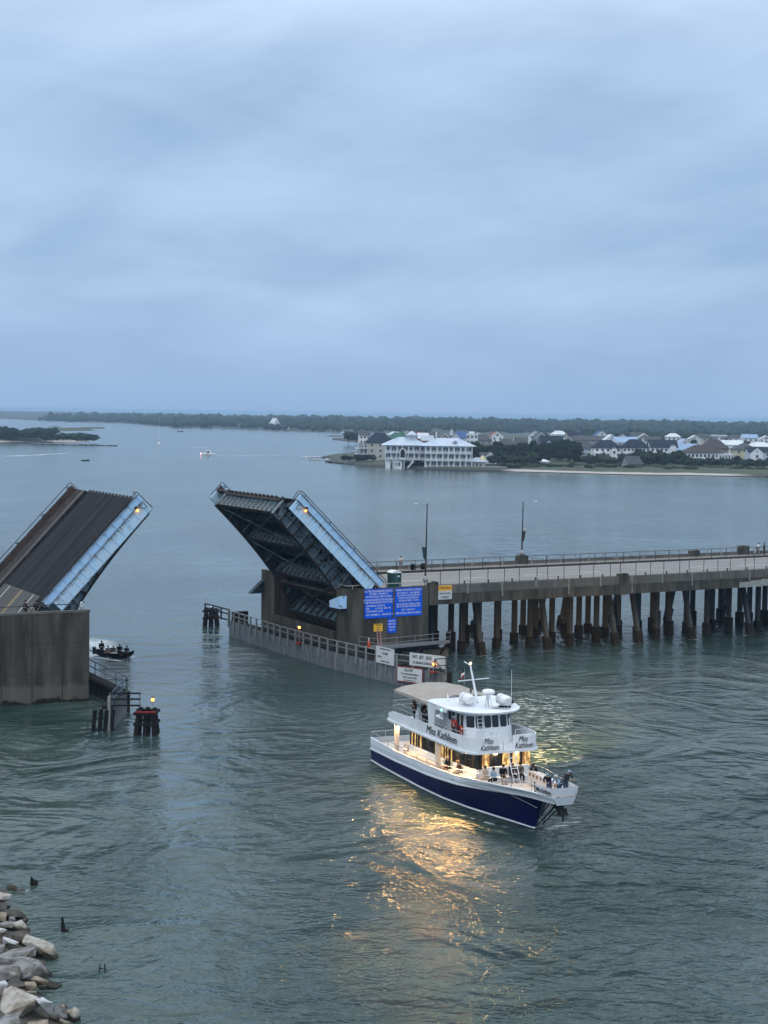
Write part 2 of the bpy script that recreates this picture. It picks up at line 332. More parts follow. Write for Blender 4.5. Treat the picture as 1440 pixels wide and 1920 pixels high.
# ------------------------------------------------------------------ water
def water_mat():
    m = bpy.data.materials.new('tidal water'); m.use_nodes = True; t = m.node_tree; b = t.nodes['Principled BSDF']
    b.inputs['Base Color'].default_value = (.012, .038, .034, 1); b.inputs['Roughness'].default_value = .06
    b.inputs['IOR'].default_value = 1.33
    geo = t.nodes.new('ShaderNodeNewGeometry'); sp = t.nodes.new('ShaderNodeSeparateXYZ'); t.links.new(geo.outputs['Position'], sp.inputs[0])
    def noise(scale, st, rot, det, dist, rough=.55, typ='FBM'):
        mp = t.nodes.new('ShaderNodeMapping'); mp.inputs['Scale'].default_value = st; mp.inputs['Rotation'].default_value = (0, 0, RAD(rot))
        t.links.new(geo.outputs['Position'], mp.inputs[0])
        n = t.nodes.new('ShaderNodeTexNoise'); n.inputs['Scale'].default_value = scale; n.inputs['Detail'].default_value = det
        n.inputs['Roughness'].default_value = rough; n.inputs['Distortion'].default_value = dist
        t.links.new(mp.outputs[0], n.inputs['Vector']); return n.outputs['Fac']
    def M_(op, a, b_=None):
        n = t.nodes.new('ShaderNodeMath'); n.operation = op
        for i, v in enumerate((a, b_)):
            if v is None: continue
            if isinstance(v, (int, float)): n.inputs[i].default_value = v
            else: t.links.new(v, n.inputs[i])
        return n.outputs[0]
    patch = noise(.018, (1, .45, 1), 15, 3, 1.2)        # where the current boils and where it lies slick
    pr = t.nodes.new('ShaderNodeMapRange'); pr.inputs[1].default_value = .38; pr.inputs[2].default_value = .62
    pr.inputs[3].default_value = .32; pr.inputs[4].default_value = 1.35; t.links.new(patch, pr.inputs[0])
    big = noise(.2, (1, 1, 1), -12, 2, 1.6)
    mid = noise(.75, (.8, 1.15, 1), 10, 3, 1.2)
    fine = noise(2.6, (.9, 1.1, 1), -20, 3, .7)
    ridge = M_('ABSOLUTE', M_('SUBTRACT', noise(.5, (.7, 1.1, 1), -35, 2, 1.6), .5))
    h = M_('ADD', M_('ADD', M_('MULTIPLY', big, .65), M_('MULTIPLY', mid, .5)), M_('ADD', M_('MULTIPLY', fine, .17), M_('MULTIPLY', ridge, -.38)))
    h = M_('MULTIPLY', h, pr.outputs[0])
    swell = noise(.085, (1, 1.1, 1), 25, 2, 2.0)
    h = M_('ADD', h, M_('MULTIPLY', swell, 1.9))
    # only the broad slopes of far waves face the viewer; the small ones average out into roughness
    fd_ = M_('MINIMUM', M_('DIVIDE', 118.0, M_('MAXIMUM', sp.outputs[1], 10.0)), 1.0)
    h = M_('MULTIPLY', h, M_('POWER', fd_, 1.15))
    bn = t.nodes.new('ShaderNodeBump'); bn.inputs['Strength'].default_value = 1.0; bn.inputs['Distance'].default_value = .8
    t.links.new(h, bn.inputs['Height']); t.links.new(bn.outputs[0], b.inputs['Normal'])
    # silt: greener water inshore by the shoal
    cr = t.nodes.new('ShaderNodeMixRGB'); cr.inputs[1].default_value = (.018, .043, .039, 1); cr.inputs[2].default_value = (.056, .09, .083, 1)
    sr = t.nodes.new('ShaderNodeMapRange'); sr.inputs[1].default_value = .35; sr.inputs[2].default_value = .68
    t.links.new(noise(.03, (1, .6, 1), 40, 3, 1.0), sr.inputs[0]); t.links.new(sr.outputs[0], cr.inputs[0]); t.links.new(cr.outputs[0], b.inputs['Base Color'])
    # distant wavelets are smaller than a pixel: their slopes become roughness
    rr = t.nodes.new('ShaderNodeMapRange'); rr.inputs[1].default_value = 110; rr.inputs[2].default_value = 520; rr.inputs[3].default_value = .03; rr.inputs[4].default_value = .17
    t.links.new(sp.outputs[1], rr.inputs[0]); t.links.new(rr.outputs[0], b.inputs['Roughness'])
    return m
WATER = water_mat()
mb = MB()
xs = [-30000, -2000, -200, 200, 2000, 30000]; ys = [-600, 40, 400, 1500, 6000, 60000]
mb.add([(x, y, 0) for y in ys for x in xs], [(j * 6 + i, j * 6 + i + 1, j * 6 + i + 7, j * 6 + i + 6) for j in range(5) for i in range(5)])
tag(mb.build('water', WATER), kind='structure')
mb = MB().add([(-30000, -600, -6), (30000, -600, -6), (30000, 60000, -6), (-30000, 60000, -6)], [(0, 1, 2, 3)])
tag(mb.build('seabed', mat('sand bed', (.2, .18, .14), .9, col2=(.15, .14, .11), scale=.05)), kind='structure')
# ------------------------------------------------------------------ the bridge (local axes: x along the bridge to the right, y across it away from the camera)
def bridge_thing(name, label, cat, u=0, v=0, z=0, group=None): return thing(name, label, cat, W(u, v, z), BROT, group)
def rail_run(parent, pts, h, step, mat_, r=.03, mids=(.5,), post=None, name='railing', topr=None, square=False):
    """posts and rails along a polyline, one part"""
    mb = MB()
    for i in range(len(pts) - 1):
        a, b = Vector(pts[i]), Vector(pts[i + 1]); n = max(1, round((b - a).length / step))
        for k in range(n + (1 if i == len(pts) - 2 else 0)):
            p = a.lerp(b, k / n)
            (mb.bar(p, p + Vector((0, 0, h)), (post or r) * 2) if square else mb.tube([p, p + Vector((0, 0, h))], post or r, 5))
        for f in (1.0,) + tuple(mids):
            o = Vector((0, 0, h * f)); rr = (topr or r) if f == 1.0 else r
            (mb.bar(a + o, b + o, rr * 2) if square else mb.tube([a + o, b + o], rr, 5))
    return mb.build(name, mat_, parent)

PV0, PV1 = 5.5, 28.6
ZD, ZW, ZP = 8.75, 9.0, 9.45     # road, sidewalk, parapet top
# --- approach causeway on piles
UA, UB = 44.0, 124.0
br = bridge_thing('causeway_bridge', 'long grey concrete causeway on piles with black railings, right of the raised bridge', 'bridge')
MB().box(UA, UB, PV0 + .25, PV1 - .25, 7.6, ZD - .25).build('deck_slab', MAT['concrete'], br)
MB().box(UA, UB, 9.5, 25.4, ZD - .24, ZD).build('roadway', MAT['road'], br)
mb = MB()
for k in range(9): mb.box(UA + 3 + k * 9.5, UA + 6 + k * 9.5, 17.2, 17.35, ZD + .003, ZD + .007)
mb.box(UA, UB, 10.0, 10.12, ZD + .003, ZD + .007); mb.box(UA, UB, 24.7, 24.82, ZD + .003, ZD + .007)
mb.build('lane_marking', MAT['white_line'], br)
for a, b in ((PV0 + .3, 9.49), (25.41, PV1 - .3)):
    MB().box(UA, UB, a, b, ZD - .24, ZW).build('sidewalk', MAT['walk'], br)
mb = MB(); mb.box(UA, UB, 25.36, 25.405, ZD + .01, ZW + .03); mb.box(UA, UB, 9.495, 9.54, ZD + .01, ZW + .03)
mb.build('curb_steel', MAT['steel_dark'], br)
JO = 5.05
u = UA + .6
k = 0
while u < UB - 1:
    u2 = min(u + JO - .02, UB)
    for (y0, y1) in ((PV0, PV0 + .28), (PV1 - .28, PV1)):
        mb = MB(); mb.box(u, u2, y0, y1, 8.42, ZP)
        mb.build('parapet_panel', MAT['concrete_pale'], br)
    mb = MB(); mb.box(u - .3, u2 - .3, PV0 + .03, PV0 + .5, 7.12, 8.40); mb.box(u - .3, u2 - .3, PV0 + .005, PV0 + .1, 8.401, 8.44)
    mb.build('fascia_panel', MAT['concrete'], br)
    s_ = MB(); s_.box(u - .16, u + .1, PV0 - .012, PV0 - .001, 8.3 + .3 * (k % 3 == 0), ZP - .01)
    if k % 2 == 0: s_.box(u - .05, u + .12, PV0 + .012, PV0 + .028, 7.3 + .2 * (k % 3), 8.3)
    s_.box(u - .2, u + .2, PV1 - .3, PV1 - .281, 8.8, ZP - .06)
    tag(s_.build('lime_stain', MAT['stain'], br), kind='stuff')
    u += JO; k += 1
mb = MB(); mb.box(93.3, 97.3, PV0 - .03, PV0 + .025, 7.13, 7.85); mb.box(97.3, 102.2, PV0 - .035, PV0 + .02, 7.2, 8.12); mb.box(95.3, 97.3, PV0 - .025, PV0 + .02, 7.851, 8.0)
mb.build('repair_patch', MAT['patch'], br)
# pilasters on both parapets
def pilaster(u, y, wx, z0, z1, name='pilaster'):
    mb = MB(); mb.box(u - wx, u + wx, y - .42, y + .42, z0, z1 - .18); mb.prism([(u - wx - .05, z1 - .18), (u + wx + .05, z1 - .18), (u + wx * .6, z1), (u - wx * .6, z1)], 'y', y - .46, y + .46)
    return mb.build(name, MAT['concrete'], br)
pilaster(44.75, PV0 + .3, .6, 7.1, 9.95); pilaster(73.5, PV0 + .25, .68, 7.05, 9.85)
pilaster(73.3, PV1 - .1, .85, 8.0, 10.25); pilaster(105.0, PV1 - .1, .8, 8.0, 9.95); pilaster(114.9, PV1 - .1, .9, 8.0, 10.35)
# railings: black fences along the curbs, pipe rails on the parapets
def fence_line(y, z, h, a, b, steps, mt, r=.035, name='fence_rail', pr=.045):
    f = MB(); f.tube([(a, y, z + h), (b, y, z + h)], r * 1.25, 6)
    f.build(name, mt, br)
    x = a + .4; i = 0
    me = MB().tube([(0, 0, 0), (0, 0, h)], pr, 5).mesh('fence_post', mt)
    while x < b:
        link('fence_post', me, br, (x, y, z)); x += steps[i % len(steps)]; i += 1
fence_line(25.55, ZW, 1.38, UA - 7, UB, (2.9, 2.6, 1.9, 3.3, 3.0), MAT['rail_black'])
fence_line(9.35, ZW, 1.72, UA + 1.4, UB, (2.25, 2.75, 1.65, 2.6, 2.5), MAT['rail_black'])
MB().tube([(UA + 1.3, PV0 + .14, ZP + .48), (75, PV0 + .14, ZP + .42), (UB, PV0 + .14, ZP + .52)], .045, 6).build('pipe_rail', MAT['pipe'], br)
me = MB().bar((0, 0, 0), (0, 0, .42), .12).mesh('rail_post', MAT['rail_black'])
x = UA + 5.2
while x < UB: link('rail_post', me, br, (x, PV0 + .14, ZP)); x += 3.5
MB().tube([(UA - 9, PV1 - .14, ZP + .5), (UB, PV1 - .14, ZP + .5)], .035, 6).build('pipe_rail', MAT['rail_grey'], br)
me = MB().bar((0, 0, 0), (0, 0, .48), .1).mesh('rail_post', MAT['rail_grey'])
x = UA - 8.8
while x < UB: link('rail_post', me, br, (x, PV1 - .14, ZP)); x += 2.5
# cap beams and piles
pile_me = MB().prism([(-.24, -.31), (.24, -.31), (.31, -.24), (.31, .24), (.24, .31), (-.24, .31), (-.31, .24), (-.31, -.24)], 'z', -3.0, 7.0).mesh('pile', MAT['pile'])
def raked(dy):
    mb = MB(); o = []
    pr = [(-.24, -.31), (.24, -.31), (.31, -.24), (.31, .24), (.24, .31), (-.24, .31), (-.31, .24), (-.31, -.24)]
    lo = [(x, y + dy * 1.4, -3.0) for x, y in pr]; hi = [(x, y, 7.0) for x, y in pr]
    mb.add(lo + hi, [tuple(range(8))[::-1], tuple(range(8, 16))] + [(i, (i + 1) % 8, (i + 1) % 8 + 8, i + 8) for i in range(8)])
    return mb.mesh('pile', MAT['pile'])
raked_a, raked_b = raked(-1.9), raked(1.9)
def jacket(w_, h): return MB().prism([(-w_, -w_ * .8), (-w_ * .8, -w_), (w_ * .8, -w_), (w_, -w_ * .8), (w_, w_ * .8), (w_ * .8, w_), (-w_ * .8, w_), (-w_, w_ * .8)], 'z', -1.2, h).mesh('pile_jacket', MAT['pile_wet'])
jackets = [jacket(.47, 1.5), jacket(.5, 1.9), jacket(.45, 1.15)]
def rjacket(dy):
    mb = MB(); f = lambda z: dy * (7.0 - z) / 10 * 1.4
    w_ = .46; q = [(-w_, -w_), (w_, -w_), (w_, w_), (-w_, w_)]
    mb.hexa([(x, y + f(-1.2), -1.2) for x, y in q] + [(x, y + f(1.6), 1.6) for x, y in q]); return mb.mesh('pile_jacket', MAT['pile_wet'])
rj_a, rj_b = rjacket(-1.9), rjacket(1.9)
bents = [46.4, 53.9, 64.1, 75.0, 78.9, 88.0, 98.5, 109.0, 119.5]
rnd = random.Random(3)
extra_rows = {49.8: [14, 19], 59.3: [13.5, 17.5, 21.5], 69.6: [11.5, 15.5, 19.5, 22.5], 83.4: [11, 15, 19], 93.3: [12, 16, 20, 23], 103.8: [13, 17, 21], 114: [11, 15, 19]}
for ub, rw in extra_rows.items():
    MB().box(ub - .4, ub + .4, 10.5, 25, 6.9, 7.58).build('cap_beam', MAT['concrete'], br)
    for r_ in rw: p = link('pile', pile_me, br, (ub + rnd.uniform(-.25, .25), r_, 0)); link('pile_jacket', rnd.choice(jackets), p)
for i, ub in enumerate(bents):
    MB().box(ub - .45, ub + .45, 7.2, 27.2, 6.9, 7.58).build('cap_beam', MAT['concrete'], br)
    rows = [13.2, 16.8, 20.4]
    if i:
        p = link('pile', raked_a, br, (ub, 10.6, 0)); link('pile_jacket', rj_a, p)
        p = link('pile', raked_b, br, (ub + .1, 24.8, 0)); link('pile_jacket', rj_b, p)
    else: rows = [9.6] + rows
    for r_ in rows:
        p = link('pile', pile_me, br, (ub + rnd.uniform(-.25, .25), r_ + rnd.uniform(-.4, .4), 0)); link('pile_jacket', rnd.choice(jackets), p)

# --- right bascule pier
pr_ = bridge_thing('bascule_pier', 'brown concrete pier holding the raised span, with blue notice boards on its face', 'bridge pier')
UC, UD = 33.0, 44.05
MB().box(UC, UD, PV0, PV0 + .5, -3, ZP).build('front_wall', MAT['concrete'], pr_)
MB().box(UC, UC + 2.6, PV0 + .501, 8.2, -3, ZP - .02).build('channel_column', MAT['concrete'], pr_)
MB().box(UC, UC + 3.0, 25.3, 29.3, -3, 8.3).build('channel_column', MAT['concrete'], pr_)
MB().box(UC + .02, UC + .5, 25.6, 29.32, 8.3, 9.6).box(UC + .501, UC + 3.0, 28.9, 29.3, 8.301, 9.4).build('column_cap', MAT['concrete'], pr_)
MB().box(UC - .25, UC + .45, 8.22, 25.28, -3, 4.15).build('pit_wall', MAT['concrete'], pr_)
mb = MB(); mb.box(UC - .3, UC - .255, 8.3, 25.2, 3.2, 3.35)
mb.build('wall_band', MAT['steel_dark'], pr_)
MB().box(UD - .6, UD, PV0 + .51, PV1, -3, 7.0).build('rear_wall', MAT['concrete'], pr_)
MB().box(UC + 2.6, UD - .61, PV1 - .4, PV1, -3, ZP).build('far_wall', MAT['concrete'], pr_)
MB().box(UC + .5, UD - .61, PV0 + .51, PV1 - .41, -3, .6).build('pit_floor', MAT['concrete'], pr_)
# machinery deck seen in the pit; wall panels glow to imitate lamp light
MB().box(38.6, UD - .61, PV0 + 3.0, PV1 - .5, 4.2, 4.5).build('machinery_floor', MAT['steel_dark'], pr_)
GLOW_WALL = MB().box(0, 1.7, 0, .05, 0, 2.0).mesh('glow_wall_panel', mat('machinery room wall with added glow', (.5, .47, .36), .8, emit=(.95, .85, .55), estr=.22))
for x, z in ((36.1, 4.4), (36.1, 6.8), (38.2, 4.4), (38.2, 6.8), (40.4, 5.6)): link('glow_wall_panel', GLOW_WALL, pr_, (x, PV1 - .46, z))
MB().box(40.0, UD, 8.3, PV1 - .42, 8.4, ZD).build('deck_slab', MAT['road'], pr_)
MB().box(37.6, UD, PV0 + .51, 8.29, ZD - .3, ZW).build('sidewalk', MAT['walk'], pr_)
mb = MB()
for y in (10.9, 12.1): mb.tube([(40.5, y, 5.6), (40.2, y + .5, 6.5)], .07, 6)
mb.build('work_lamp', mat('lit work lamp tube', (1, 1, .9), .4, emit=(1, .95, .8), estr=5), pr_)
# top pipe rail over the notice wall
mb = MB(); mb.tube([(UC + .1, PV0 + .25, ZP + .42), (UD - .2, PV0 + .25, ZP + .5), (UD + .2, PV0 - .25, ZP + .5), (UD - .4, PV0 - .3, ZP + .42)], .045, 6)
for x in (UC + .8, UC + 3.9, UC + 7.2): mb.tube([(x, PV0 + .25, ZP), (x, PV0 + .25, ZP + .42)], .04, 5)
mb.tube([(UC + .2, PV0 + .25, ZP + .4), (UC + .15, 8.2, ZP + .4)], .04, 6)
mb.build('top_rail', MAT['pipe'], pr_)
# pale blue hoods on the columns
mb = MB().prism([(8.2, 7.2), (8.2, 7.95), (PV0 + .1, 8.75), (PV0 + .1, 7.25)], 'x', UC - .95, UC - .02)
mb.build('fender_hood', MAT['blue_steel'], pr_)
mb = MB().prism([(UC - 2.0, 6.6), (UC - .02, 6.6), (UC - .02, 8.3)], 'y', 28.4, 29.28)
mb.build('fender_hood', MAT['girder_in'], pr_)

# --- left bascule pier: a plain wall facing the camera
LA, LB = G(168, 1313), G(-170, 1336)
LX = (LA - LB); LANG = math.atan2(LX.y, LX.x); LL = LX.length
lp = thing('bascule_pier', 'massive stained concrete pier at the left edge of the picture', 'bridge pier', LB, LANG)
def prism_chamfer(mb, x0, x1, y0, y1, z0, z1, c): return mb.prism([(x0, y0), (x1 - c, y0), (x1, y0 + c), (x1, y1), (x0, y1)], 'z', z0, z1)
prism_chamfer(MB(), 0, LL, 0, 2.2, -3, 9.18, .12).build('wall', MAT['concrete'], lp)
MB().box(0, LL + .04, -.05, .45, 9.185, 9.42).build('coping', MAT['concrete_pale'], lp)
for k in range(5): MB().box(LL - 2.9 - k * 3.1, LL - 2.8 - k * 3.1, -.02, -.001, 0, 9.15).build('form_joint', MAT['steel_dark'], lp)
for z in (3.05, 6.1): MB().box(0, LL - .13, -.005, -.001, z, z + .06).build('form_joint', MAT['steel_dark'], lp)
mb = MB(); mb.tube([(0, .25, 10.0), (LL - .8, .25, 10.05), (LL - .5, .3, 10.25)], .05, 6)
for x in (LL - 1.2, LL - 6.8, LL - 13): mb.tube([(x, .25, 9.42), (x, .25, 10.03)], .04, 5)
mb.build('top_rail', MAT['rail_black'], lp)
MB().lathe([(.14, 0), (.14, .25), (.2, .3), (.2, .55), (.1, .75), (.02, .8)], (LL - .75, .45, 9.43), 8).build('pipe_vent', MAT['white_plastic'], lp)
mb = MB().box(LL - 14, LL - 1.6, 2.21, 6.0, 8.2, 8.6)
mb.build('walkway_slab', MAT['walk'], lp)
MB().box(LL - 2.4, LL - .3, 2.21, 24, -3, 5.0).build('channel_wall', MAT['concrete'], lp)
mb = MB().prism([(LL - .3, 3.4), (LL + 1.75, 3.4), (LL - .3, 5.2)], 'y', 24.5, 25.6)
mb.build('fender_hood', MAT['blue_steel'], lp)

# --- bascule leaves. Local frame: x from the tip towards the heel, y across the bridge, z up from the road surface
def make_leaf(name, label, tip_u, tip_z, ang, side):
    """side=+1: heel to the right (right leaf). side=-1: heel to the left"""
    root = thing(name, label, 'drawbridge span', W(tip_u, 0, tip_z))
    # x axis: (side*cos, -sin); z axis: (side*sin, cos) in the (u, z) plane
    ex = (U * side * math.cos(ang) - Vector((0, 0, math.sin(ang)))); ez = (U * side * math.sin(ang) + Vector((0, 0, math.cos(ang))))
    ey = ez.cross(ex)
    R = Matrix((ex, ey, ez)).transposed().to_4x4(); root.matrix_world = Matrix.Translation(W(tip_u, 0, tip_z)) @ R
    S = -1 if ey.dot(V) < 0 else 1                       # y sign so that S*y runs away from the camera
    Y = lambda a: S * a
    def B(x0, x1, y0, y1, z0, z1, mb=None):
        a, b = sorted((Y(y0), Y(y1))); return (mb or MB()).box(x0, x1, a, b, z0, z1)
    LEN = 20.5; JX = 14.4
    B(0.0, JX, 9.5, 24.6, -.16, 0).build('deck_grating', MAT['grating'], root)
    B(JX + .03, LEN, 9.5, 24.6, -.25, -.0).build('deck_pavement', MAT['leafroad'], root)
    mb = MB()
    for yy in (12.7, 22.0): B(JX + .1, LEN, yy - .08, yy + .08, .004, .008, mb)
    mb.build('lane_marking', MAT['white_line'], root)
    mb = MB(); B(JX + .1, LEN, 17.0, 17.12, .004, .008, mb); B(JX + .1, LEN, 17.3, 17.42, .004, .008, mb)
    mb.build('centre_marking', MAT['yellow_line'], root)
    B(-.06, .0, 9.4, 24.8, -.5, .03).build('tip_plate', MAT['steel_dark'], root)
    mb = MB()
    fj = B(-.35, -.06, 0, .5, -.12, .01).mesh('joint_finger', MAT['steel_dark'])
    for k in range(13): link('joint_finger', fj, root, (0, Y(10 + k * 1.15), 0))
    B(0, 15.5, 5.8, 9.45, -.05, .1).build('sidewalk', MAT['grating'], root)
    B(0, 15.5, 26.2, 28.3, -.05, .24).build('sidewalk', MAT['steel_dark'], root); B(0, 15.5, 24.76, 26.19, -.05, .2).build('sidewalk', MAT['leafroad'], root)
    for (a, b) in ((9.35, 9.5), (24.6, 24.75)): B(0, 16, a, b, .01, .3).build('curb', MAT['steel_dark'], root)
    # outer fascia with bulwark, ridge and ribs, both sides
    for near in (True, False):
        y0, y1 = (5.55, 5.67) if near else (28.33, 28.45)
        yo = y0 if near else y1; d = -1 if near else 1
        f = B(.0, 15.3, y0, y1, .12, .95 if near else .82).build('bulwark', MAT['blue_steel'] if near else MAT['brown_steel'], root)
        g = B(.1, 14.6, y0 - .02, y1 + .02, -1.3, .10).build('fascia', MAT['blue_rust'], root)
        mb = MB(); B(-.02, 15.3, min(yo, yo + d * .22), max(yo, yo + d * .22), .09, .14, mb); B(-.02, 15.3, min(yo, yo + d * .16), max(yo, yo + d * .16), .951 if near else .821, 1.0 if near else .87, mb)
        B(.1, 14.6, min(yo, yo + d * .13), max(yo, yo + d * .13), -1.34, -1.3, mb)
        mb.build('ridge_flange', MAT['steel_dark' if not near else 'girder'], f)
        rb = B(0, .05, min(yo, yo + d * .07), max(yo, yo + d * .07), -1.29, .09).mesh('rib', MAT['blue_steel'])
        rb2 = B(0, .04, min(yo, yo + d * .07), max(yo, yo + d * .07), .141, .949).mesh('rib', MAT['blue_steel'])
        for k in range(12): link('rib', rb, g, (.5 + k * 1.22, 0, 0))
        for k in range(12): link('rib', rb2, f, (.25 + k * 1.32, 0, 0))
        yy = Y((y0 + y1) / 2)
        mb = MB(); mb.tube([(-.15, yy, -1.3 if near else -1.0), (-.15, yy, 1.22), (0, yy, 1.28), (15.3, yy, 1.3)], .05, 6)
        if near:
            mb.tube([(.05, Y(6.6), .2), (-.1, Y(6.6), 1.25), (-.1, yy, 1.25)], .04, 6)
            mb.tube([(15.3, yy, 1.3), (16.0, yy, .8), (15.8, yy, .3)], .05, 6)
        mb.build('top_rail', MAT['rail_black'], root)
        me = MB().bar((0, 0, .95), (0, 0, 1.3), .1).box(-.3, .1, -.06, .06, .96, 1.04).mesh('rail_bracket', MAT['rail_black'])
        for x in (.6, 5.1, 9.6, 14.2): link('rail_bracket', me, root, (x, yy, 0))
        # sidewalk cantilever brackets
        me = MB().prism([(0, 0), (2.7, 0), (2.7, -.9), (0, -.35)], 'x', -.05, .05).mesh('sidewalk_bracket', MAT['girder_in'])
        for k in range(6):
            o = link('sidewalk_bracket', me, root, (.6 + k * 2.75, Y(5.75 if near else 28.3), -.06))
            if S * d > 0: o.rotation_euler = (0, 0, math.pi)
    # main girders with curved bottom flange, panels between stiffeners
    def depth(x): return 2.3 + .0024 * max(0, x) ** 2.35
    xs = [i * 1.25 for i in range(15)]
    for near in (True, False):
        y = 8.6 if near else 25.0
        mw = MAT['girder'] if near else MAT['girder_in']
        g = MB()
        for i in range(len(xs) - 1):
            a, b = xs[i], xs[i + 1]
            lo, hi = sorted((Y(y - .04), Y(y + .04)))
            g.hexa([(a, lo, -depth(a)), (b, lo, -depth(b)), (b, hi, -depth(b)), (a, hi, -depth(a)), (a, lo, -.17), (b, lo, -.17), (b, hi, -.17), (a, hi, -.17)])
        go = g.build('main_girder', mw, root)
        fl = MB()
        for i in range(len(xs) - 1):
            a, b = xs[i], xs[i + 1]; fl.bar((a, Y(y), -depth(a) - .06), (b, Y(y), -depth(b) - .06), .62, .1, up=(0, 1, 0) if False else (0, 0, 1))
            fl.bar((a, Y(y), -depth(a) * .5 - .1), (b, Y(y), -depth(b) * .5 - .1), .16, .06)
        fl.box(-.02, 17.5, min(Y(y - .3), Y(y + .3)), max(Y(y - .3), Y(y + .3)), -.28, -.175)
        fl.build('girder_flange', MAT['steel_dark'], go)
        for i in range(14):
            x = xs[i] + .02; dd = depth(x)
            MB().box(x, x + .07, min(Y(y - .28), Y(y + .28)), max(Y(y - .28), Y(y + .28)), -dd, -.285).build('stiffener', MAT['steel_dark'] if i % 2 else MAT['rib'], go)
    # cross floor beams with pale stiffeners
    def floorbeam(x, mr, z_hi=-.35, skew=.0):
        dd = depth(x) - .15
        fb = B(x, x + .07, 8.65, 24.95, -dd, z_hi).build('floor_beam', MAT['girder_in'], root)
        B(x - .25, x + .3, 8.7, 24.9, -dd - .09, -dd - .001).build('flange', MAT['steel_dark'], fb)
        me = MB().box(-.32, -.002, -.05, .05, -dd * .92, -dd * .42).mesh('stiffener', mr)
        me2 = MB().box(-.34, -.002, -.3, .3, -dd * .9, -dd * .55).mesh('beam_panel', mr)
        for k in range(13): link('stiffener', me, fb, (x, Y(9.5 + k * 1.24), 0))
        for k in range(12): link('beam_panel', MB_panel(dd, mr), fb, (x, Y(10.1 + k * 1.24), 0))
    def MB_panel(dd, mr):
        key = ('p', round(dd, 2), mr.name)
        if key not in _cache: _cache[key] = MB().box(-.03, -.002, -.4, .4, -dd * .93, -dd * .5).mesh('beam_panel', mr)
        return _cache[key]
    for x, mr in ((.15, MAT['rib']), (6.2, MAT['rib']), (11.9, MAT['rib'])): floorbeam(x, mr)
    for x in (3.1, 9.0, 14.8): B(x, x + .06, 8.65, 24.95, -depth(x) * .6, -.3).build('floor_beam', MAT['girder_in'], root)
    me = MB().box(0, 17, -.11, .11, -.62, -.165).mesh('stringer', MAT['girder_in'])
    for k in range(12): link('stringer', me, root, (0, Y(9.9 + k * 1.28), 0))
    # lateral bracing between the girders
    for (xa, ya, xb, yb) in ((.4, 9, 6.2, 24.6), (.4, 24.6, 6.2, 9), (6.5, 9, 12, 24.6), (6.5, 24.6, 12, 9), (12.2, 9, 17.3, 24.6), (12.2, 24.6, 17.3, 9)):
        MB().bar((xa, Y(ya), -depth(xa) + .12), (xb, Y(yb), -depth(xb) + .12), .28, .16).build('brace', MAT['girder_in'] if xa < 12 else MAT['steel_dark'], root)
    # heel: cross strut, counterweight and light
    mb = MB(); mb.bar((13.4, Y(8.7), -depth(13.4) + .1), (13.4, Y(24.9), -depth(13.4) + .1), .6, .35); mb.build('heel_strut', MAT['steel_dark'], root)
    cw = B(16.6, 20.2, 9.2, 24.3, -5.0, -1.4).build('counterweight', MAT['girder_in'], root)
    me = MB().box(16.35, 16.6, -.1, .1, -4.9, -1.5).mesh('rib', MAT['steel_dark'])
    for k in range(9): link('rib', me, cw, (0, Y(10 + k * 1.7), 0))
    me = MB().box(16.7, 20.1, -.08, .08, -5.22, -5.0).mesh('rib', MAT['steel_dark'])
    for k in range(12): link('rib', me, cw, (0, Y(9.8 + k * 1.25), 0))
    for k in range(4):
        MB().bar((13.8 + k * .6, Y(9 + k * 3.6), -depth(13.8) + .2), (17.2, Y(12 + k * 3.6), -4.2), .22, .16).build('brace', MAT['steel_dark'], root)
    # amber lantern on the fascia
    lx, ly = (1.6, 5.3) if side > 0 else (1.2, 5.3)
    b1 = MB().box(lx - .14, lx + .14, min(Y(ly - .1), Y(ly + .22)), max(Y(ly - .1), Y(ly + .22)), .1, .3).build('lantern_bracket', MAT['steel_dark'], root)
    MB().ball((lx + .1, Y(ly - .05), -.12), .15, 10).build('lantern_globe', MAT['amber_lamp'], b1)
    MB().tube([(lx - 1.0, Y(5.42), -.1), (lx - .9, Y(5.4), -.75), (lx - .5, Y(5.4), -.5), (lx - .3, Y(5.42), .1)], .035, 5).build('cable_loop', MAT['rail_black'], root)
    return root
_cache = {}
leaf_r = make_leaf('bascule_span', 'raised drawbridge span showing its dark riveted underside and pale blue near edge', 26.2, 20.07, RAD(43.9), 1)
leaf_l = make_leaf('bascule_span', 'raised drawbridge span at left, its black grating roadway facing the viewer', 7.9, 20.25, RAD(46.6), -1)
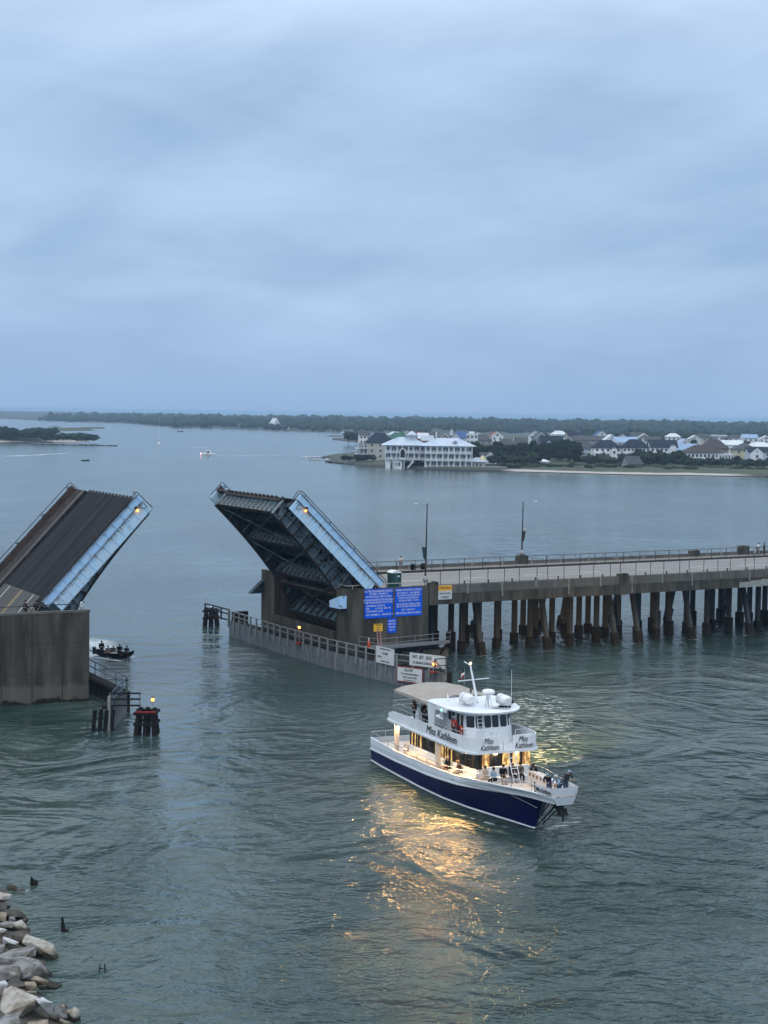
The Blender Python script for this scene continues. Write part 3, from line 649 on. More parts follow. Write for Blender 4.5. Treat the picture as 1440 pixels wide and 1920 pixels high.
# ------------------------------------------------------------------ timber fender in front of the right pier, dolphins, boards
fd = bridge_thing('timber_fender', 'long grey timber fender wall with handrail along the foot of the right pier', 'fender')
FP = [(31.75, 36.7), (31.45, 20.0), (31.9, 8.0), (33.5, -5.5), (36.4, -11.2)]
rnd = random.Random(5)
mb = MB()
for i in range(len(FP) - 1):
    a, b = Vector((*FP[i], 0)), Vector((*FP[i + 1], 0)); L_ = (b - a).length; n = int(L_ / .3); d = (b - a).normalized(); nr = Vector((d.y, -d.x, 0))
    if nr.x > 0: nr = -nr
    for k in range(n):
        p = a.lerp(b, k / n); q = a.lerp(b, (k + .93) / n); off = nr * rnd.uniform(0, .045); t = .09
        zt = 2.02 + rnd.uniform(-.04, .04)
        P0, Q0 = p + off, q + off
        mb.mi(0).hexa([(P0.x, P0.y, -1.5), (Q0.x, Q0.y, -1.5), (Q0.x - nr.x * t, Q0.y - nr.y * t, -1.5), (P0.x - nr.x * t, P0.y - nr.y * t, -1.5),
                       (P0.x, P0.y, zt), (Q0.x, Q0.y, zt), (Q0.x - nr.x * t, Q0.y - nr.y * t, zt), (P0.x - nr.x * t, P0.y - nr.y * t, zt)])
tag(mb.build('fender_plank', MAT['timber'], fd), kind='stuff')
for i in range(len(FP) - 1):
    a, b = Vector((*FP[i], 0)), Vector((*FP[i + 1], 0)); d = (b - a).normalized(); nr = Vector((d.y, -d.x, 0)); nr = -nr if nr.x > 0 else nr
    for z in (1.85, .9, .1): MB().bar(a - nr * .22 + Vector((0, 0, z)), b - nr * .22 + Vector((0, 0, z)), .24, .3).build('waler', MAT['timber_dark'], fd)
    MB().hexa([a - nr * .1 + Vector((0, 0, 1.98)), b - nr * .1 + Vector((0, 0, 1.98)), b - nr * 1.3 + Vector((0, 0, 1.98)), a - nr * 1.3 + Vector((0, 0, 1.98)),
               a - nr * .1 + Vector((0, 0, 2.06)), b - nr * .1 + Vector((0, 0, 2.06)), b - nr * 1.3 + Vector((0, 0, 2.06)), a - nr * 1.3 + Vector((0, 0, 2.06))]).build('walkway_board', MAT['timber_dark'], fd)
    for z, t in ((3.42, .1), (2.8, .07)): MB().bar(a + Vector((0, 0, z)), b + Vector((0, 0, z)), t, t).build('handrail', MAT['timber_rail'] if i > 1 else MAT['rail_grey'], fd)
    n = max(1, round((b - a).length / 1.85))
    me = MB().box(-.09, .09, -.09, .09, 1.2, 3.5).mesh('rail_post', MAT['timber_rail'])
    for k in range(n + (i == 3)): p = a.lerp(b, k / n); link('rail_post', me, fd, (p.x + nr.x * .12, p.y + nr.y * .12, 0))
    for k in range(0, n * 2): p = a.lerp(b, k / (n * 2)) - nr * 1.2; link('back_pile', _cache.setdefault('bp', MB().tube([(0, 0, -2.5), (0, 0, 1.97)], .17, 7).mesh('back_pile', MAT['timber_dark'])), fd, (p.x, p.y, 0))
# timber return at the far end and rail towards the dolphin
mb = MB(); A_ = Vector((31.75, 36.7, 0)); B_ = Vector((31.4, 44.2, 0))
for z in (3.5, 2.9, 2.1): MB().bar(A_ + Vector((0, 0, z)), B_ + Vector((0, 0, z)), .13, .16).build('handrail', MAT['timber_dark'], fd)
for k in range(4): p = A_.lerp(B_, k / 3); MB().box(p.x - .08, p.x + .08, p.y - .08, p.y + .08, 1.9, 3.55).build('rail_post', MAT['timber_dark'], fd)
MB().box(32.2, 34.4, 36.4, 37.0, 1.2, 3.2).build('end_board', MAT['timber_dark'], fd)
# end frame with navigation lamp (near end)
mb = MB(); q = Vector((36.5, -11.3, 0))
for dx in (0, 1.6): mb.bar(q + Vector((dx - 1.7, -.1, 1.2)), q + Vector((dx - 1.7, -.1, 3.7)), .1)
mb.bar(q + Vector((-1.7, -.1, 3.65)), q + Vector((-.1, -.1, 3.65)), .1); mb.bar(q + Vector((-1.7, -.1, 2.9)), q + Vector((-.1, -.1, 2.9)), .08)
mb.bar(q + Vector((-1.7, -.1, 3.65)), q + Vector((-1.2, -1.5, 2.1)), .08); mb.bar(q + Vector((-1.7, -.1, 3.0)), q + Vector((-.1, -.1, 2.0)), .07)
mb.build('end_ladder_frame', MAT['rail_black'], fd)
for k in range(4): MB().tube([(36.6 + k * .5, -11.0 + .5 * k, -2), (36.5 + k * .5, -10.9 + .5 * k, 1.7)], .2, 8).build('end_pile', MAT['timber_dark'], fd)

def lamp_post(name, label, p, zb, zt, red_base=True):
    t = thing(name, label, 'navigation light', p)
    MB().tube([(0, 0, zb), (0, 0, zt)], .05, 6).build('pole', MAT['rail_grey'], t)
    if red_base: MB().lathe([(.45, 0), (.45, .12), (.3, .18)], (0, 0, zb), 10).build('red_base', MAT['red'], t)
    g = MB().ball((0, 0, zt + .16), .16, 10).build('lamp_globe', MAT['amber_lamp'], t); MB().lathe([(.1, 0), (.12, .08), (.03, .12)], (0, 0, zt + .34), 8).build('cap', MAT['dark'], g)
    return t
lamp_post('navigation_light', 'lit amber lamp on a short pole on the fender wall midway along the pier', W(31.5, 15.0), 1.95, 3.75)
lamp_post('navigation_light', 'lit amber lamp over a red drum at the fender end behind the ferry', W(35.3, -10.3), 1.95, 2.75)
lamp_post('navigation_light', 'lit amber lamp on top of the dark timber dolphin at left', G(286, 1376), 2.6, 3.05, False)
gl = thing('wall_lamp', 'small pale dome lamp on the concrete pit wall of the right pier', 'lamp', W(32.7, 17.4, 3.6), BROT)
MB().lathe([(.05, -.1), (.25, -.08), (.3, .02), (.2, .14), (.05, .18)], (0, 0, 0), 10).build('lamp_dome', MAT['white_plastic'], gl)
MB().bar((0, 0, 0), (.1, 0, -.02), .08).build('bracket', MAT['dark'], gl)

# pile dolphins
def dolphin(label, p, h, n, board=None, cap=None):
    t = thing('pile_dolphin', label, 'dolphin', p)
    rn = random.Random(n)
    k = 0
    for i in range(3):
        for j in range(3):
            if n < 9 and i == 1 and j == 1: continue
            x, y = (i - 1) * .62, (j - 1) * .62
            hh = h - rn.uniform(0, .35)
            mb = MB().tube([(x * 1.7, y * 1.7, -2), (x * 1.02, y * 1.02, hh)], .27, 8, r2=.23)
            mb.build('pile', MAT['timber_dark'], t)
    for z in (h * .45, h * .85):
        mb = MB()
        for s_ in (-1, 1): mb.bar((-1.1, s_ * .95, z), (1.1, s_ * .95, z), .2, .24); mb.bar((s_ * .95, -1.1, z + .02), (s_ * .95, 1.1, z + .02), .18, .2)
        mb.build('band', MAT['timber_dark'], t)
    if cap: MB().box(-.8, .8, -.8, .8, h - .02, h + .14).build('cap', cap, t)
    return t
dolphin('dark timber pile dolphin standing off the far end of the right fender', W(33.4, 46.8), 2.5, 9)
dl = dolphin('dark timber pile dolphin with a dark red top beam at left', G(275, 1376), 2.4, 8)
MB().bar((-.9, -1.06, 2.25), (.95, -1.06, 2.25), .1, .13).build('red_band', MAT['red'], dl)
gul = thing('seagull', 'grey and white gull perched on the far timber dolphin', 'bird', W(33.4, 46.8, 2.45))
MB().ball((0, 0, .22), .13, 8, sx=1.8, sz=.8).mi(0).ball((.2, 0, .36), .07, 6).build('body', MAT['white_plastic'], gul)
MB().tube([(.03, .04, .02), (.03, .04, .15)], .012, 4).build('leg', MAT['orange'], gul); MB().tube([(.03, -.04, .02), (.03, -.04, .15)], .012, 4).build('leg', MAT['orange'], gul)
MB().prism([(-.28, .2), (-.05, .32), (.12, .28), (.05, .2)], 'y', .09, .12).build('wing', MAT['rail_grey'], gul)

# walkway at the left pier
wk = thing('timber_walkway', 'dark narrow walkway with blue grey railings behind the left pier, ending in a slatted gate', 'walkway', (0, 0, 0))
wa, wb, wc = G(150, 1280), G(226, 1306), G(214, 1372)
za = 2.6
def poly_walk(a, b, zz, wd, nm, m): 
    d = (b - a).normalized(); n_ = Vector((-d.y, d.x, 0)) * wd
    o = Vector((0, 0, zz)); t = Vector((0, 0, .3))
    return MB().hexa([a + o, b + o, b + n_ + o, a + n_ + o, a + o + t, b + o + t, b + n_ + o + t, a + n_ + o + t]).build(nm, m, wk)
wa2, wb2, wc2 = G(160, 1233, 3.7), G(238, 1269, 3.7), G(211, 1297, 3.7)
wa2.z = wb2.z = wc2.z = 0
poly_walk(wa2, wb2, 2.1, -1.0, 'walk_deck', MAT['timber_dark']); poly_walk(wb2, wc2, 2.05, -1.0, 'walk_deck', MAT['timber_dark'])
def wrail(a, b, z0, h, n, m, mids=(.5,), wdt=.09, nm='rail'):
    for i in range(n + 1):
        p = a.lerp(b, i / n); MB().bar(p + Vector((0, 0, z0)), p + Vector((0, 0, z0 + h)), wdt).build('rail_post', m, wk)
    for f in (1.0,) + mids: MB().bar(a + Vector((0, 0, z0 + h * f)), b + Vector((0, 0, z0 + h * f)), wdt).build(nm, m, wk)
BLUEG = mat('blue grey rail paint', (.05, .085, .13), .6, col2=(.08, .12, .17), scale=3)
wrail(wa2, wb2, 2.35, 1.35, 4, BLUEG); wrail(wb2, wc2, 2.3, 1.4, 3, BLUEG)
# slatted screen facing the channel below the rail
for i in range(16):
    p = wa2.lerp(wb2, (i + .5) / 16) + Vector((.2, .5, 0)); MB().box(-.14, .14, -.1, .1, -1.5, 2.1).build('back_plank', MAT['timber_dark'], wk, p, .5)
d = (wc2 - wb2); nsl = 18
sl = MB().box(-.11, .11, -.03, .03, -1.2, 2.3).mesh('slat', MAT['timber'])
ang = math.atan2(d.y, d.x)
for i in range(nsl):
    p = wb2 + d * ((i + .5) / nsl); o = link('slat', sl, wk, (p.x, p.y, 0), ang)
    o.location.z = .1 * math.sin(i * 2.1)
for z in (.2, 1.3): MB().bar(wb2 + Vector((-.1, 0, z)), wc2 + Vector((-.1, 0, z)), .16).build('waler', MAT['timber_dark'], wk)
for i in range(4):
    p = wc2 + Vector((-1.6 + i * .55, -.2 + .25 * (i % 2), 0)); MB().tube([p + Vector((-.3, -.2, -2)), p + Vector((0, 0, 2.0))], .2, 8).build('pile', MAT['timber_dark'], wk)
e1 = wc2 + Vector((-.2, 0, 0)); e2 = wc2 + Vector((2.6, .2, 0))
for z in (3.55, 3.0, 2.4): MB().bar(e1 + Vector((0, 0, z)), e2 + Vector((0, 0, z)), .16, .14).build('cross_rail', MAT['timber_dark'], wk)
for f in (.0, .97): p = e1.lerp(e2, f); MB().bar(p + Vector((0, 0, 1.2)), p + Vector((0, 0, 3.6)), .14).build('rail_post', MAT['timber_rail'], wk)
MB().bar(e1 + Vector((-.1, -.1, -1)), e1 + Vector((-.1, -.1, 3.3)), .26).build('gate_post', MAT['timber_rail'], wk)

# platform with railing at the pier face
pf = bridge_thing('steel_platform', 'grey steel grating platform with thin railings below the notice boards', 'platform')
PZ = 2.75
pc = [(34.6, PV0 - .02), (35.6, 2.6), (46.2, 3.9), (47.2, PV0 - .02)]
MB().prism(pc, 'z', PZ - .14, PZ).build('grating_deck', MAT['grate_walk'], pf)
for a, b in ((pc[0], pc[1]), (pc[1], pc[2]), (pc[2], pc[3])):
    A_, B_ = Vector((*a, PZ)), Vector((*b, PZ)); n = max(1, round((B_ - A_).length / 2.6))
    for k in range(n + 1): p = A_.lerp(B_, k / n); MB().tube([p, p + Vector((0, 0, 1.15))], .03, 5).build('rail_post', MAT['rail_grey'], pf)
    for z in (1.15, .6): MB().tube([A_ + Vector((0, 0, z)), B_ + Vector((0, 0, z))], .028, 5).build('handrail', MAT['rail_grey'], pf)
for x in (36.5, 39.5, 42.5, 45.5): MB().bar((x, PV0 - .1, .6), (x - .2, 3.4, PZ - .2), .2).build('brace', MAT['steel_dark'], pf)
MB().box(35.5, 46.5, PV0 - .8, PV0 - .02, -1, 1.9).build('footing', MAT['concrete'], pf)
rl = bridge_thing('ladder', 'faded red metal ladder leaning up to the steel platform by the yellow notice', 'ladder')
la0, la1 = Vector((33.9, -1.2, 2.0)), Vector((35.9, 3.2, 5.0))
for s_ in (-.22, .22): MB().tube([la0 + Vector((s_, 0, 0)), la1 + Vector((s_, 0, 0))], .035, 5).build('rail', MAT['ladder_red'], rl)
for k in range(11): p = la0.lerp(la1, (k + .5) / 11); MB().tube([p + Vector((-.22, 0, 0)), p + Vector((.22, 0, 0))], .025, 5).build('rung', MAT['ladder_red'], rl)
cn = bridge_thing('traffic_cone', 'orange traffic cone with white tip standing on the platform beside the ladder', 'traffic cone', 35.05, 3.9, PZ)
MB().box(-.24, .24, -.24, .24, 0, .05).build('base', MAT['orange'], cn)
MB().lathe([(.2, .05), (.12, .65), (.1, .8)], n=12).build('cone', MAT['orange'], cn); MB().lathe([(.1, .8), (.06, 1.1), (.04, 1.15)], n=12).build('white_collar', MAT['white_plastic'], cn)

# ------------------------------------------------------------------ notice boards
WI = MAT['ink_white']
def board(name, label, u0, u1, z0, z1, v, mts, lines, ink, frame=None, rot=None, origin=None, split=None, posts=False):
    wd, hh = u1 - u0, z1 - z0
    if origin is None: t = bridge_thing(name, label, 'sign', u0, v, z0)
    else: t = thing(name, label, 'sign', origin, rot)
    MB().box(0, wd, -.03, 0, 0, hh).build('panel', mts, t)
    if frame:
        for (a, b, c, d_) in ((-.05, wd + .05, -.06, .03), (-.05, wd + .05, hh - .03, hh + .06), (-.06, .03, 0.031, hh - .031), (wd - .03, wd + .06, 0.031, hh - .031)):
            MB().box(a, b, -.05, -.0, c, d_).build('frame_bar', frame, t)
    if split: MB().box(.005, wd - .005, -.036, -.031, hh * split[0], hh - .005).build('header', split[1], t)
    for (s_, size, fy, fx, al, xs, ik) in lines:
        M_ = Matrix.Translation((wd * fx, -.04, hh * fy)) @ Matrix.Rotation(RAD(90), 4, 'X')
        text(s_, size * .8, ik or ink, t, M_, align=al, xs=xs * 1.1, bold=(size * .018 if (ik or ink) is not WI else size * .006))
    return t

L1 = ["WINTER DRAWBRIDGE SCHEDULE", "OCTOBER - THRU MAY 25", "MAY OPEN DELAYED, OPEN ON SIGNAL", "ADVANCE NOTIFICATION REQUIRED", "FROM THE DRAWBRIDGE HOURS TO OPEN"]
ln = [(L1[0], .46, .935, .5, 'CENTER', .62, None), (L1[1], .4, .84, .5, 'CENTER', .62, None), (L1[2], .38, .745, .5, 'CENTER', .58, None), (L1[3], .44, .63, .5, 'CENTER', .62, None),
      (L1[4], .4, .535, .5, 'CENTER', .56, None), ("DRAWBRIDGE  410 555-0126", .38, .42, .04, 'LEFT', .6, None), ("MHA", .36, .325, .04, 'LEFT', .62, None), ("410 555-0126   MON - FRI", .36, .325, .37, 'LEFT', .6, None),
      ("TOWN HARBOR  410 555", .38, .225, .04, 'LEFT', .6, None), ("VHF : CHANNEL 13  -  MARINE CH. 16", .42, .1, .04, 'LEFT', .6, None)]
board('notice_board', 'big blue notice board of white lettering, left of the pair on the pier face', 35.35, 39.0, 6.0, 9.33, PV0 - .02, MAT['sign_blue'], ln, WI, frame=MAT['sign_blue'])
R1 = ["SUMMER DRAWBRIDGE SCHEDULE", "MAY 25 THRU OCT 1 - 6AM - MIDNIGHT", "WILL OPEN AT 25 AND 55 AFTER HOUR", "HOURS 9:25 PM ON MONDAYS", "SATURDAYS OPEN 1 TO 5 PM", "MAY 25 THRU SEPT 15 OPEN ALL HOURS", "REST OF THE HOURS OPEN FROM 10 PM", "SEPT 15 THRU OCT 1", "BRIDGE SHALL OPEN ON SIGNAL"]
fy = [.94, .83, .74, .645, .55, .42, .335, .21, .09]
ln = [(s_, .42 if i in (0, 8) else .37, fy[i], .5, 'CENTER', .62 if len(s_) < 30 else .54, None) for i, s_ in enumerate(R1)]
board('notice_board', 'big blue notice board of white lettering, right of the pair on the pier face', 39.45, 43.05, 6.05, 9.3, PV0 - .02, MAT['sign_blue'], ln, WI, frame=MAT['sign_blue'])
board('notice_board', 'small upright blue notice with four white lines under the big blue boards', 38.5, 39.55, 4.15, 5.75, PV0 - .02, MAT['sign_blue'],
      [("MARINERS", .36, .84, .5, 'CENTER', .62, None), ("MONITOR", .4, .61, .5, 'CENTER', .62, None), ("CHANNEL", .38, .38, .5, 'CENTER', .62, None), ("VHF 13", .36, .16, .5, 'CENTER', .7, None)], WI, frame=MAT['sign_blue'])
board('warning_sign', 'small yellow warning sign at the top of the red ladder', 36.55, 37.75, 4.35, 5.25, PV0 - .03, MAT['sign_yellow'],
      [("WARNING", .26, .84, .5, 'CENTER', .85, MAT['ink']), ("KEEP OFF", .2, .5, .5, 'CENTER', .8, MAT['ink_orange']), ("PLATFORM", .2, .22, .5, 'CENTER', .8, MAT['ink_orange'])], MAT['ink'])
board('warning_sign', 'yellow and white sign reading warning watch for current on the bridge parapet', 45.3, 47.3, 7.72, 9.42, PV0 - .05, MAT['sign_white'],
      [("WARNING", .46, .82, .5, 'CENTER', .85, MAT['ink_orange']), ("WATCH FOR", .36, .42, .5, 'CENTER', .8, None), ("CURRENT", .36, .16, .5, 'CENTER', .85, None)], MAT['ink'], split=(.62, MAT['sign_orange']))
# signs on the fender rail
def proj_x(p):
    q = Vector(p) - CAMP; fw = q.y * math.cos(PITCH) - q.z * math.sin(PITCH); dn = -q.y * math.sin(PITCH) - q.z * math.cos(PITCH)
    return 720 + q.x / fw * F_PX * math.cos(ROLL) - dn / fw * F_PX * math.sin(ROLL)
def fender_sign(name, label, pxl, wd, z0, hh, lines, frame=None, seg=2, m=MAT['sign_white']):
    a, b = Vector((*FP[seg], 0)), Vector((*FP[seg + 1], 0)); t0 = 0
    while t0 < (b - a).length and proj_x(W(*(a + (b - a).normalized() * t0).xy, z0)) < pxl: t0 += .05
    a, b = Vector((*FP[seg], 0)), Vector((*FP[seg + 1], 0)); d = (b - a).normalized()
    p = a + d * t0; n_ = Vector((d.y, -d.x, 0)); n_ = -n_ if n_.x > 0 else n_
    p = p + n_ * .26
    o = W(p.x, p.y, z0); dw = (W(*(b.xy)) - W(*(a.xy))); rot = math.atan2(dw.y, dw.x)
    return board(name, label, 0, wd, 0, hh, 0, m, lines, MAT['ink'], frame=frame, rot=rot, origin=o)
fender_sign('notice_board', 'square white board reading drawbridge will be closed July 4 on the fender rail', 709, 3.4, 2.1, 1.85,
            [("DRAWBRIDGE WILL BE", .3, .88, .5, 'CENTER', .72, None), ("CLOSED", .44, .62, .5, 'CENTER', .8, None), ("JULY 4", .38, .38, .1, 'LEFT', .85, None), ("9:00 PM-11:00 PM", .3, .13, .5, 'CENTER', .85, None)])
fender_sign('notice_board', 'wide white board reading no jet skis in main channel at the fender end', 770, 4.6, 2.45, 1.4,
            [("NO  JET  SKIS", .62, .7, .08, 'LEFT', .78, None), ("IN MAIN CHANNEL", .46, .25, .1, 'LEFT', .8, None)], seg=3)
fender_sign('notice_board', 'red framed white board reading slow, low on the fender wall above the ferry canopy', 747, 3.3, .55, 1.6,
            [("SLOW", .56, .8, .46, 'CENTER', .8, None), ("YOU ARE RESPONSIBLE", .32, .53, .5, 'CENTER', .78, None), ("FOR YOUR WAKE", .32, .3, .5, 'CENTER', .8, None), ("STATE BOATING LAWS", .22, .1, .5, 'CENTER', .8, None)], frame=MAT['red'], seg=3)

# ------------------------------------------------------------------ things on the bridge deck
pt = bridge_thing('portable_toilet', 'dark green portable toilet with white domed roof on the bridge deck', 'portable toilet', 39.8, 6.9, ZW)
MB().box(0, 1.25, 0, 1.2, .08, 2.0).build('cabin', MAT['potty'], pt); MB().box(-.06, 1.31, -.06, 1.26, 0, .079).build('skid', MAT['dark'], pt)
MB().prism([(-.05, 2.001), (1.3, 2.001), (1.3, 2.06), (1.0, 2.24), (.62, 2.3), (.25, 2.24), (-.05, 2.06)], 'y', -.05, 1.25).build('roof', MAT['white_plastic'], pt)
MB().box(.12, 1.1, -.03, -.001, .15, 1.9).build('door', MAT['potty'], pt)
MB().lathe([(0.001, 0), (.17, .001), (.17, .02), (0.001, .021)], (0, 0, 0), 16, 1, .55).build('badge', MAT['white_plastic'], pt).matrix_local = Matrix.Translation((.85, -.031, 1.6)) @ Matrix.Rotation(RAD(90), 4, 'X')
MB().bar((.45, -.04, 2.0), (.55, -.04, .9), .03).build('strap', MAT['rail_grey'], pt)

def street_light(label, u, v, z, h, arm, lean, banner):
    t = bridge_thing('street_light', label, 'street light', u, v, z)
    MB().lathe([(.32, 0), (.3, .35), (.16, .6), (.13, .7)], n=10).build('base', MAT['rail_grey'], t)
    ln_ = RAD(lean); tx = h * math.tan(ln_)
    MB().tube([(0, 0, .6), (tx * .5, 0, h * .5), (tx, 0, h)], .115, 8, r2=.06).build('pole', MAT['steel_dark'], t)
    ax = arm
    a = MB().tube([(tx, 0, h - .25), (tx + ax * .35, .1, h - .02), (tx + ax, .2, h)], .035, 6).build('arm', MAT['rail_grey'], t)
    MB().box(min(tx + ax, tx + ax * 1.35), max(tx + ax, tx + ax * 1.35), .12, .3, h - .06, h + .05).build('lamp_head', MAT['white_plastic'], a)
    s_ = -1 if banner < 0 else 1
    b = MB().bar((tx * .45, 0, h * .43), (tx * .45 + s_ * .62, -.02, h * .45), .03).build('bracket', MAT['rail_black'], t)
    MB().add([(.06 * s_, 0, 0), (.6 * s_, 0, .05), (.34 * s_, 0.02, -1.3), (.05 * s_, 0, -1.55), (.06 * s_, .03, 0), (.6 * s_, .03, .05), (.34 * s_, .05, -1.3), (.05 * s_, .03, -1.55)],
             [(0, 1, 2, 3), (7, 6, 5, 4), (0, 4, 5, 1), (1, 5, 6, 2), (2, 6, 7, 3), (3, 7, 4, 0)]).build('banner', MAT['potty'] if s_ < 0 else MAT['steel_dark'], t, (tx * .45, 0, h * .44))
    return t
street_light('tall street light with green banner on the near parapet beside the notice boards', 43.75, PV0 + .3, 9.95, 9.4, -1.2, .6, -1)
street_light('street light with its arm to the right, standing on the far parapet', 73.3, PV1 - .1, 10.25, 7.6, 1.9, .5, 1)
tk = bridge_thing('trash_bin', 'dark bin on the bridge sidewalk beside the far parapet, left one of two', 'bin', 54.2, 26.6, ZW)
MB().lathe([(.28, 0), (.32, .6), (.3, .75), (.1, .85)], n=12).build('body', MAT['dark'], tk)
tk = bridge_thing('trash_bin', 'dark bin on the bridge sidewalk beside the far parapet, right one of two', 'bin', 55.9, 26.7, ZW)
MB().lathe([(.33, 0), (.38, .6), (.34, .75), (.1, .85)], n=12).build('body', MAT['dark'], tk)
# ------------------------------------------------------------------ people
def skin_mesh(name, verts, edges, radii, root, m, sub=1):
    me = bpy.data.meshes.new(name); me.from_pydata(verts, edges, [])
    o = bpy.data.objects.new('tmp', me); COL.objects.link(o)
    o.modifiers.new('s', 'SKIN').use_smooth_shade = True
    for i, r in enumerate(radii):
        sv = me.skin_vertices[0].data[i]; sv.radius = r if isinstance(r, tuple) else (r, r); sv.use_root = (i == root)
    su = o.modifiers.new('u', 'SUBSURF'); su.levels = sub
    dg = bpy.context.evaluated_depsgraph_get(); nm = bpy.data.meshes.new_from_object(o.evaluated_get(dg)); nm.name = name
    bpy.data.objects.remove(o); nm.materials.clear(); nm.materials.append(m)
    for p in nm.polygons: p.use_smooth = True
    return nm
def joints(pose):
    J = {}
    if pose in ('sit', 'sitlean'):
        pz = .52; f = .12 if pose == 'sit' else .3
        J['pel'] = (0, 0, pz + .06); J['chest'] = (f * .35, 0, pz + .42); J['neck'] = (f * .7, 0, pz + .6)
        J['head'] = (f * .9 + .03, 0, pz + .74); J['top'] = (f * .9 + .03, 0, pz + .84)
        for s, k in ((1, 'l'), (-1, 'r')):
            J['sh' + k] = (f * .6, .18 * s, pz + .53); J['el' + k] = (f * .6 + .05, .25 * s, pz + .27); J['wr' + k] = (f * .6 + .28, .13 * s, pz + .2); J['ha' + k] = (f * .6 + .35, .08 * s, pz + .18)
            J['hip' + k] = (.02, .1 * s, pz + .02); J['kn' + k] = (.46, .13 * s, pz - .0); J['an' + k] = (.44, .13 * s, .1); J['to' + k] = (.6, .15 * s, .04)
    else:
        st = .24 if pose == 'walk' else .04; ln_ = .32 if pose == 'lean' else 0
        J['pel'] = (0, 0, .95); J['chest'] = (ln_ * .5, 0, 1.25 - ln_ * .06); J['neck'] = (ln_ * .9, 0, 1.46 - ln_ * .2); J['head'] = (ln_ + .03, 0, 1.6 - ln_ * .25); J['top'] = (ln_ + .03, 0, 1.7 - ln_ * .25)
        for s, k in ((1, 'l'), (-1, 'r')):
            sw = st * s
            J['sh' + k] = (ln_ * .8, .19 * s, 1.4 - ln_ * .18)
            if pose == 'lean': J['el' + k] = (.35, .26 * s, 1.15); J['wr' + k] = (.55, .16 * s, 1.08); J['ha' + k] = (.63, .12 * s, 1.06)
            elif pose == 'walk': J['el' + k] = (-sw * .6 - .03, .25 * s, 1.12); J['wr' + k] = (-sw * .9 + .12, .22 * s, .95); J['ha' + k] = (-sw + .18, .21 * s, .9)
            else: J['el' + k] = (-.03, .25 * s, 1.12); J['wr' + k] = (.08, .22 * s, .89); J['ha' + k] = (.11, .21 * s, .81)
            J['hip' + k] = (0, .1 * s, .9); J['kn' + k] = (sw * .6 + .03, .11 * s, .5); J['an' + k] = (sw * 1.1, .11 * s, .1); J['to' + k] = (sw * 1.1 + .15, .13 * s, .05)
    return J
_pm = {}
def body_mesh(pose, m):
    key = ('b', pose, m.name)
    if key in _pm: return _pm[key]
    J = joints(pose); ks = ['pel', 'chest', 'neck', 'head', 'top']; r = [.13, (.15, .12), .055, .095, .06]
    E_ = [(0, 1), (1, 2), (2, 3), (3, 4)]
    for k in 'lr':
        b = len(ks); ks += ['sh' + k, 'el' + k, 'wr' + k, 'ha' + k]; r += [.06, .043, .03, .035]; E_ += [(1, b), (b, b + 1), (b + 1, b + 2), (b + 2, b + 3)]
        b = len(ks); ks += ['hip' + k, 'kn' + k, 'an' + k, 'to' + k]; r += [.085, .06, .042, .04]; E_ += [(0, b), (b, b + 1), (b + 1, b + 2), (b + 2, b + 3)]
    me = skin_mesh('body', [J[k] for k in ks], E_, r, 0, m)
    # fingers, nose, ears and eyes rooted in the same mesh
    mb = MB(); H = Vector(J['head'])
    for k, s in (('l', 1), ('r', -1)):
        a, w_ = Vector(J['ha' + k]), Vector(J['wr' + k]); d = (a - w_).normalized(); sd = d.cross(Vector((0, 0, 1)));
        sd = Vector((0, 1, 0)) if sd.length < .1 else sd.normalized()
        for i, (o_, l_) in enumerate(((-.027, .06), (-.009, .075), (.009, .07), (.027, .055))):
            p = a + sd * o_; q = p + d * l_ * .55 ; q2 = p + d * l_ + Vector((0, 0, -.02)); mb.tube([p, q, q2], .009, 5, r2=.006)
        p = a - d * .03 + sd * s * -.03; mb.tube([p, p + sd * -s * .03 + d * .03, p + sd * -s * .03 + d * .055], .01, 5, r2=.007)
        mb.ball(H + Vector((0, .088 * s, .0)), .022, 6, sx=1, sy=.4)
    mb.add([H + Vector((.085, -.015, -.02)), H + Vector((.085, .015, -.02)), H + Vector((.085, 0, .03)), H + Vector((.118, 0, -.015))], [(0, 1, 3), (1, 2, 3), (2, 0, 3), (0, 2, 1)])
    mb.mi(1); [mb.ball(H + Vector((.083, .032 * s, .02)), .013, 6) for s in (1, -1)]; mb.box(H.x + .078, H.x + .09, -.025, .025, H.z - .055, H.z - .048)
    o = len(me.vertices); bm = bmesh.new(); bm.from_mesh(me); ex = mb.mesh('x', [m, MAT['eyes']]); bm.from_mesh(ex); bm.to_mesh(me); bm.free(); me.materials.append(MAT['eyes'])
    _pm[key] = me; return me
def top_mesh(pose, m, sleeves=True):
    key = ('t', pose, m.name, sleeves)
    if key in _pm: return _pm[key]
    J = joints(pose); L = lambda a, b, t: tuple(Vector(J[a]).lerp(Vector(J[b]), t))
    vs = [J['pel'], J['chest'], L('chest', 'neck', .72)]; r = [(.155, .14), (.185, .15), .095]; E_ = [(0, 1), (1, 2)]
    for k in 'lr':
        b = len(vs); vs += [J['sh' + k], J['el' + k]]; r += [.088, .065]; E_ += [(1, b), (b, b + 1)]
        if sleeves: vs.append(L('el' + k, 'wr' + k, .92)); r.append(.05); E_.append((b + 1, b + 2))
    _pm[key] = skin_mesh('jacket', vs, E_, r, 0, m); return _pm[key]
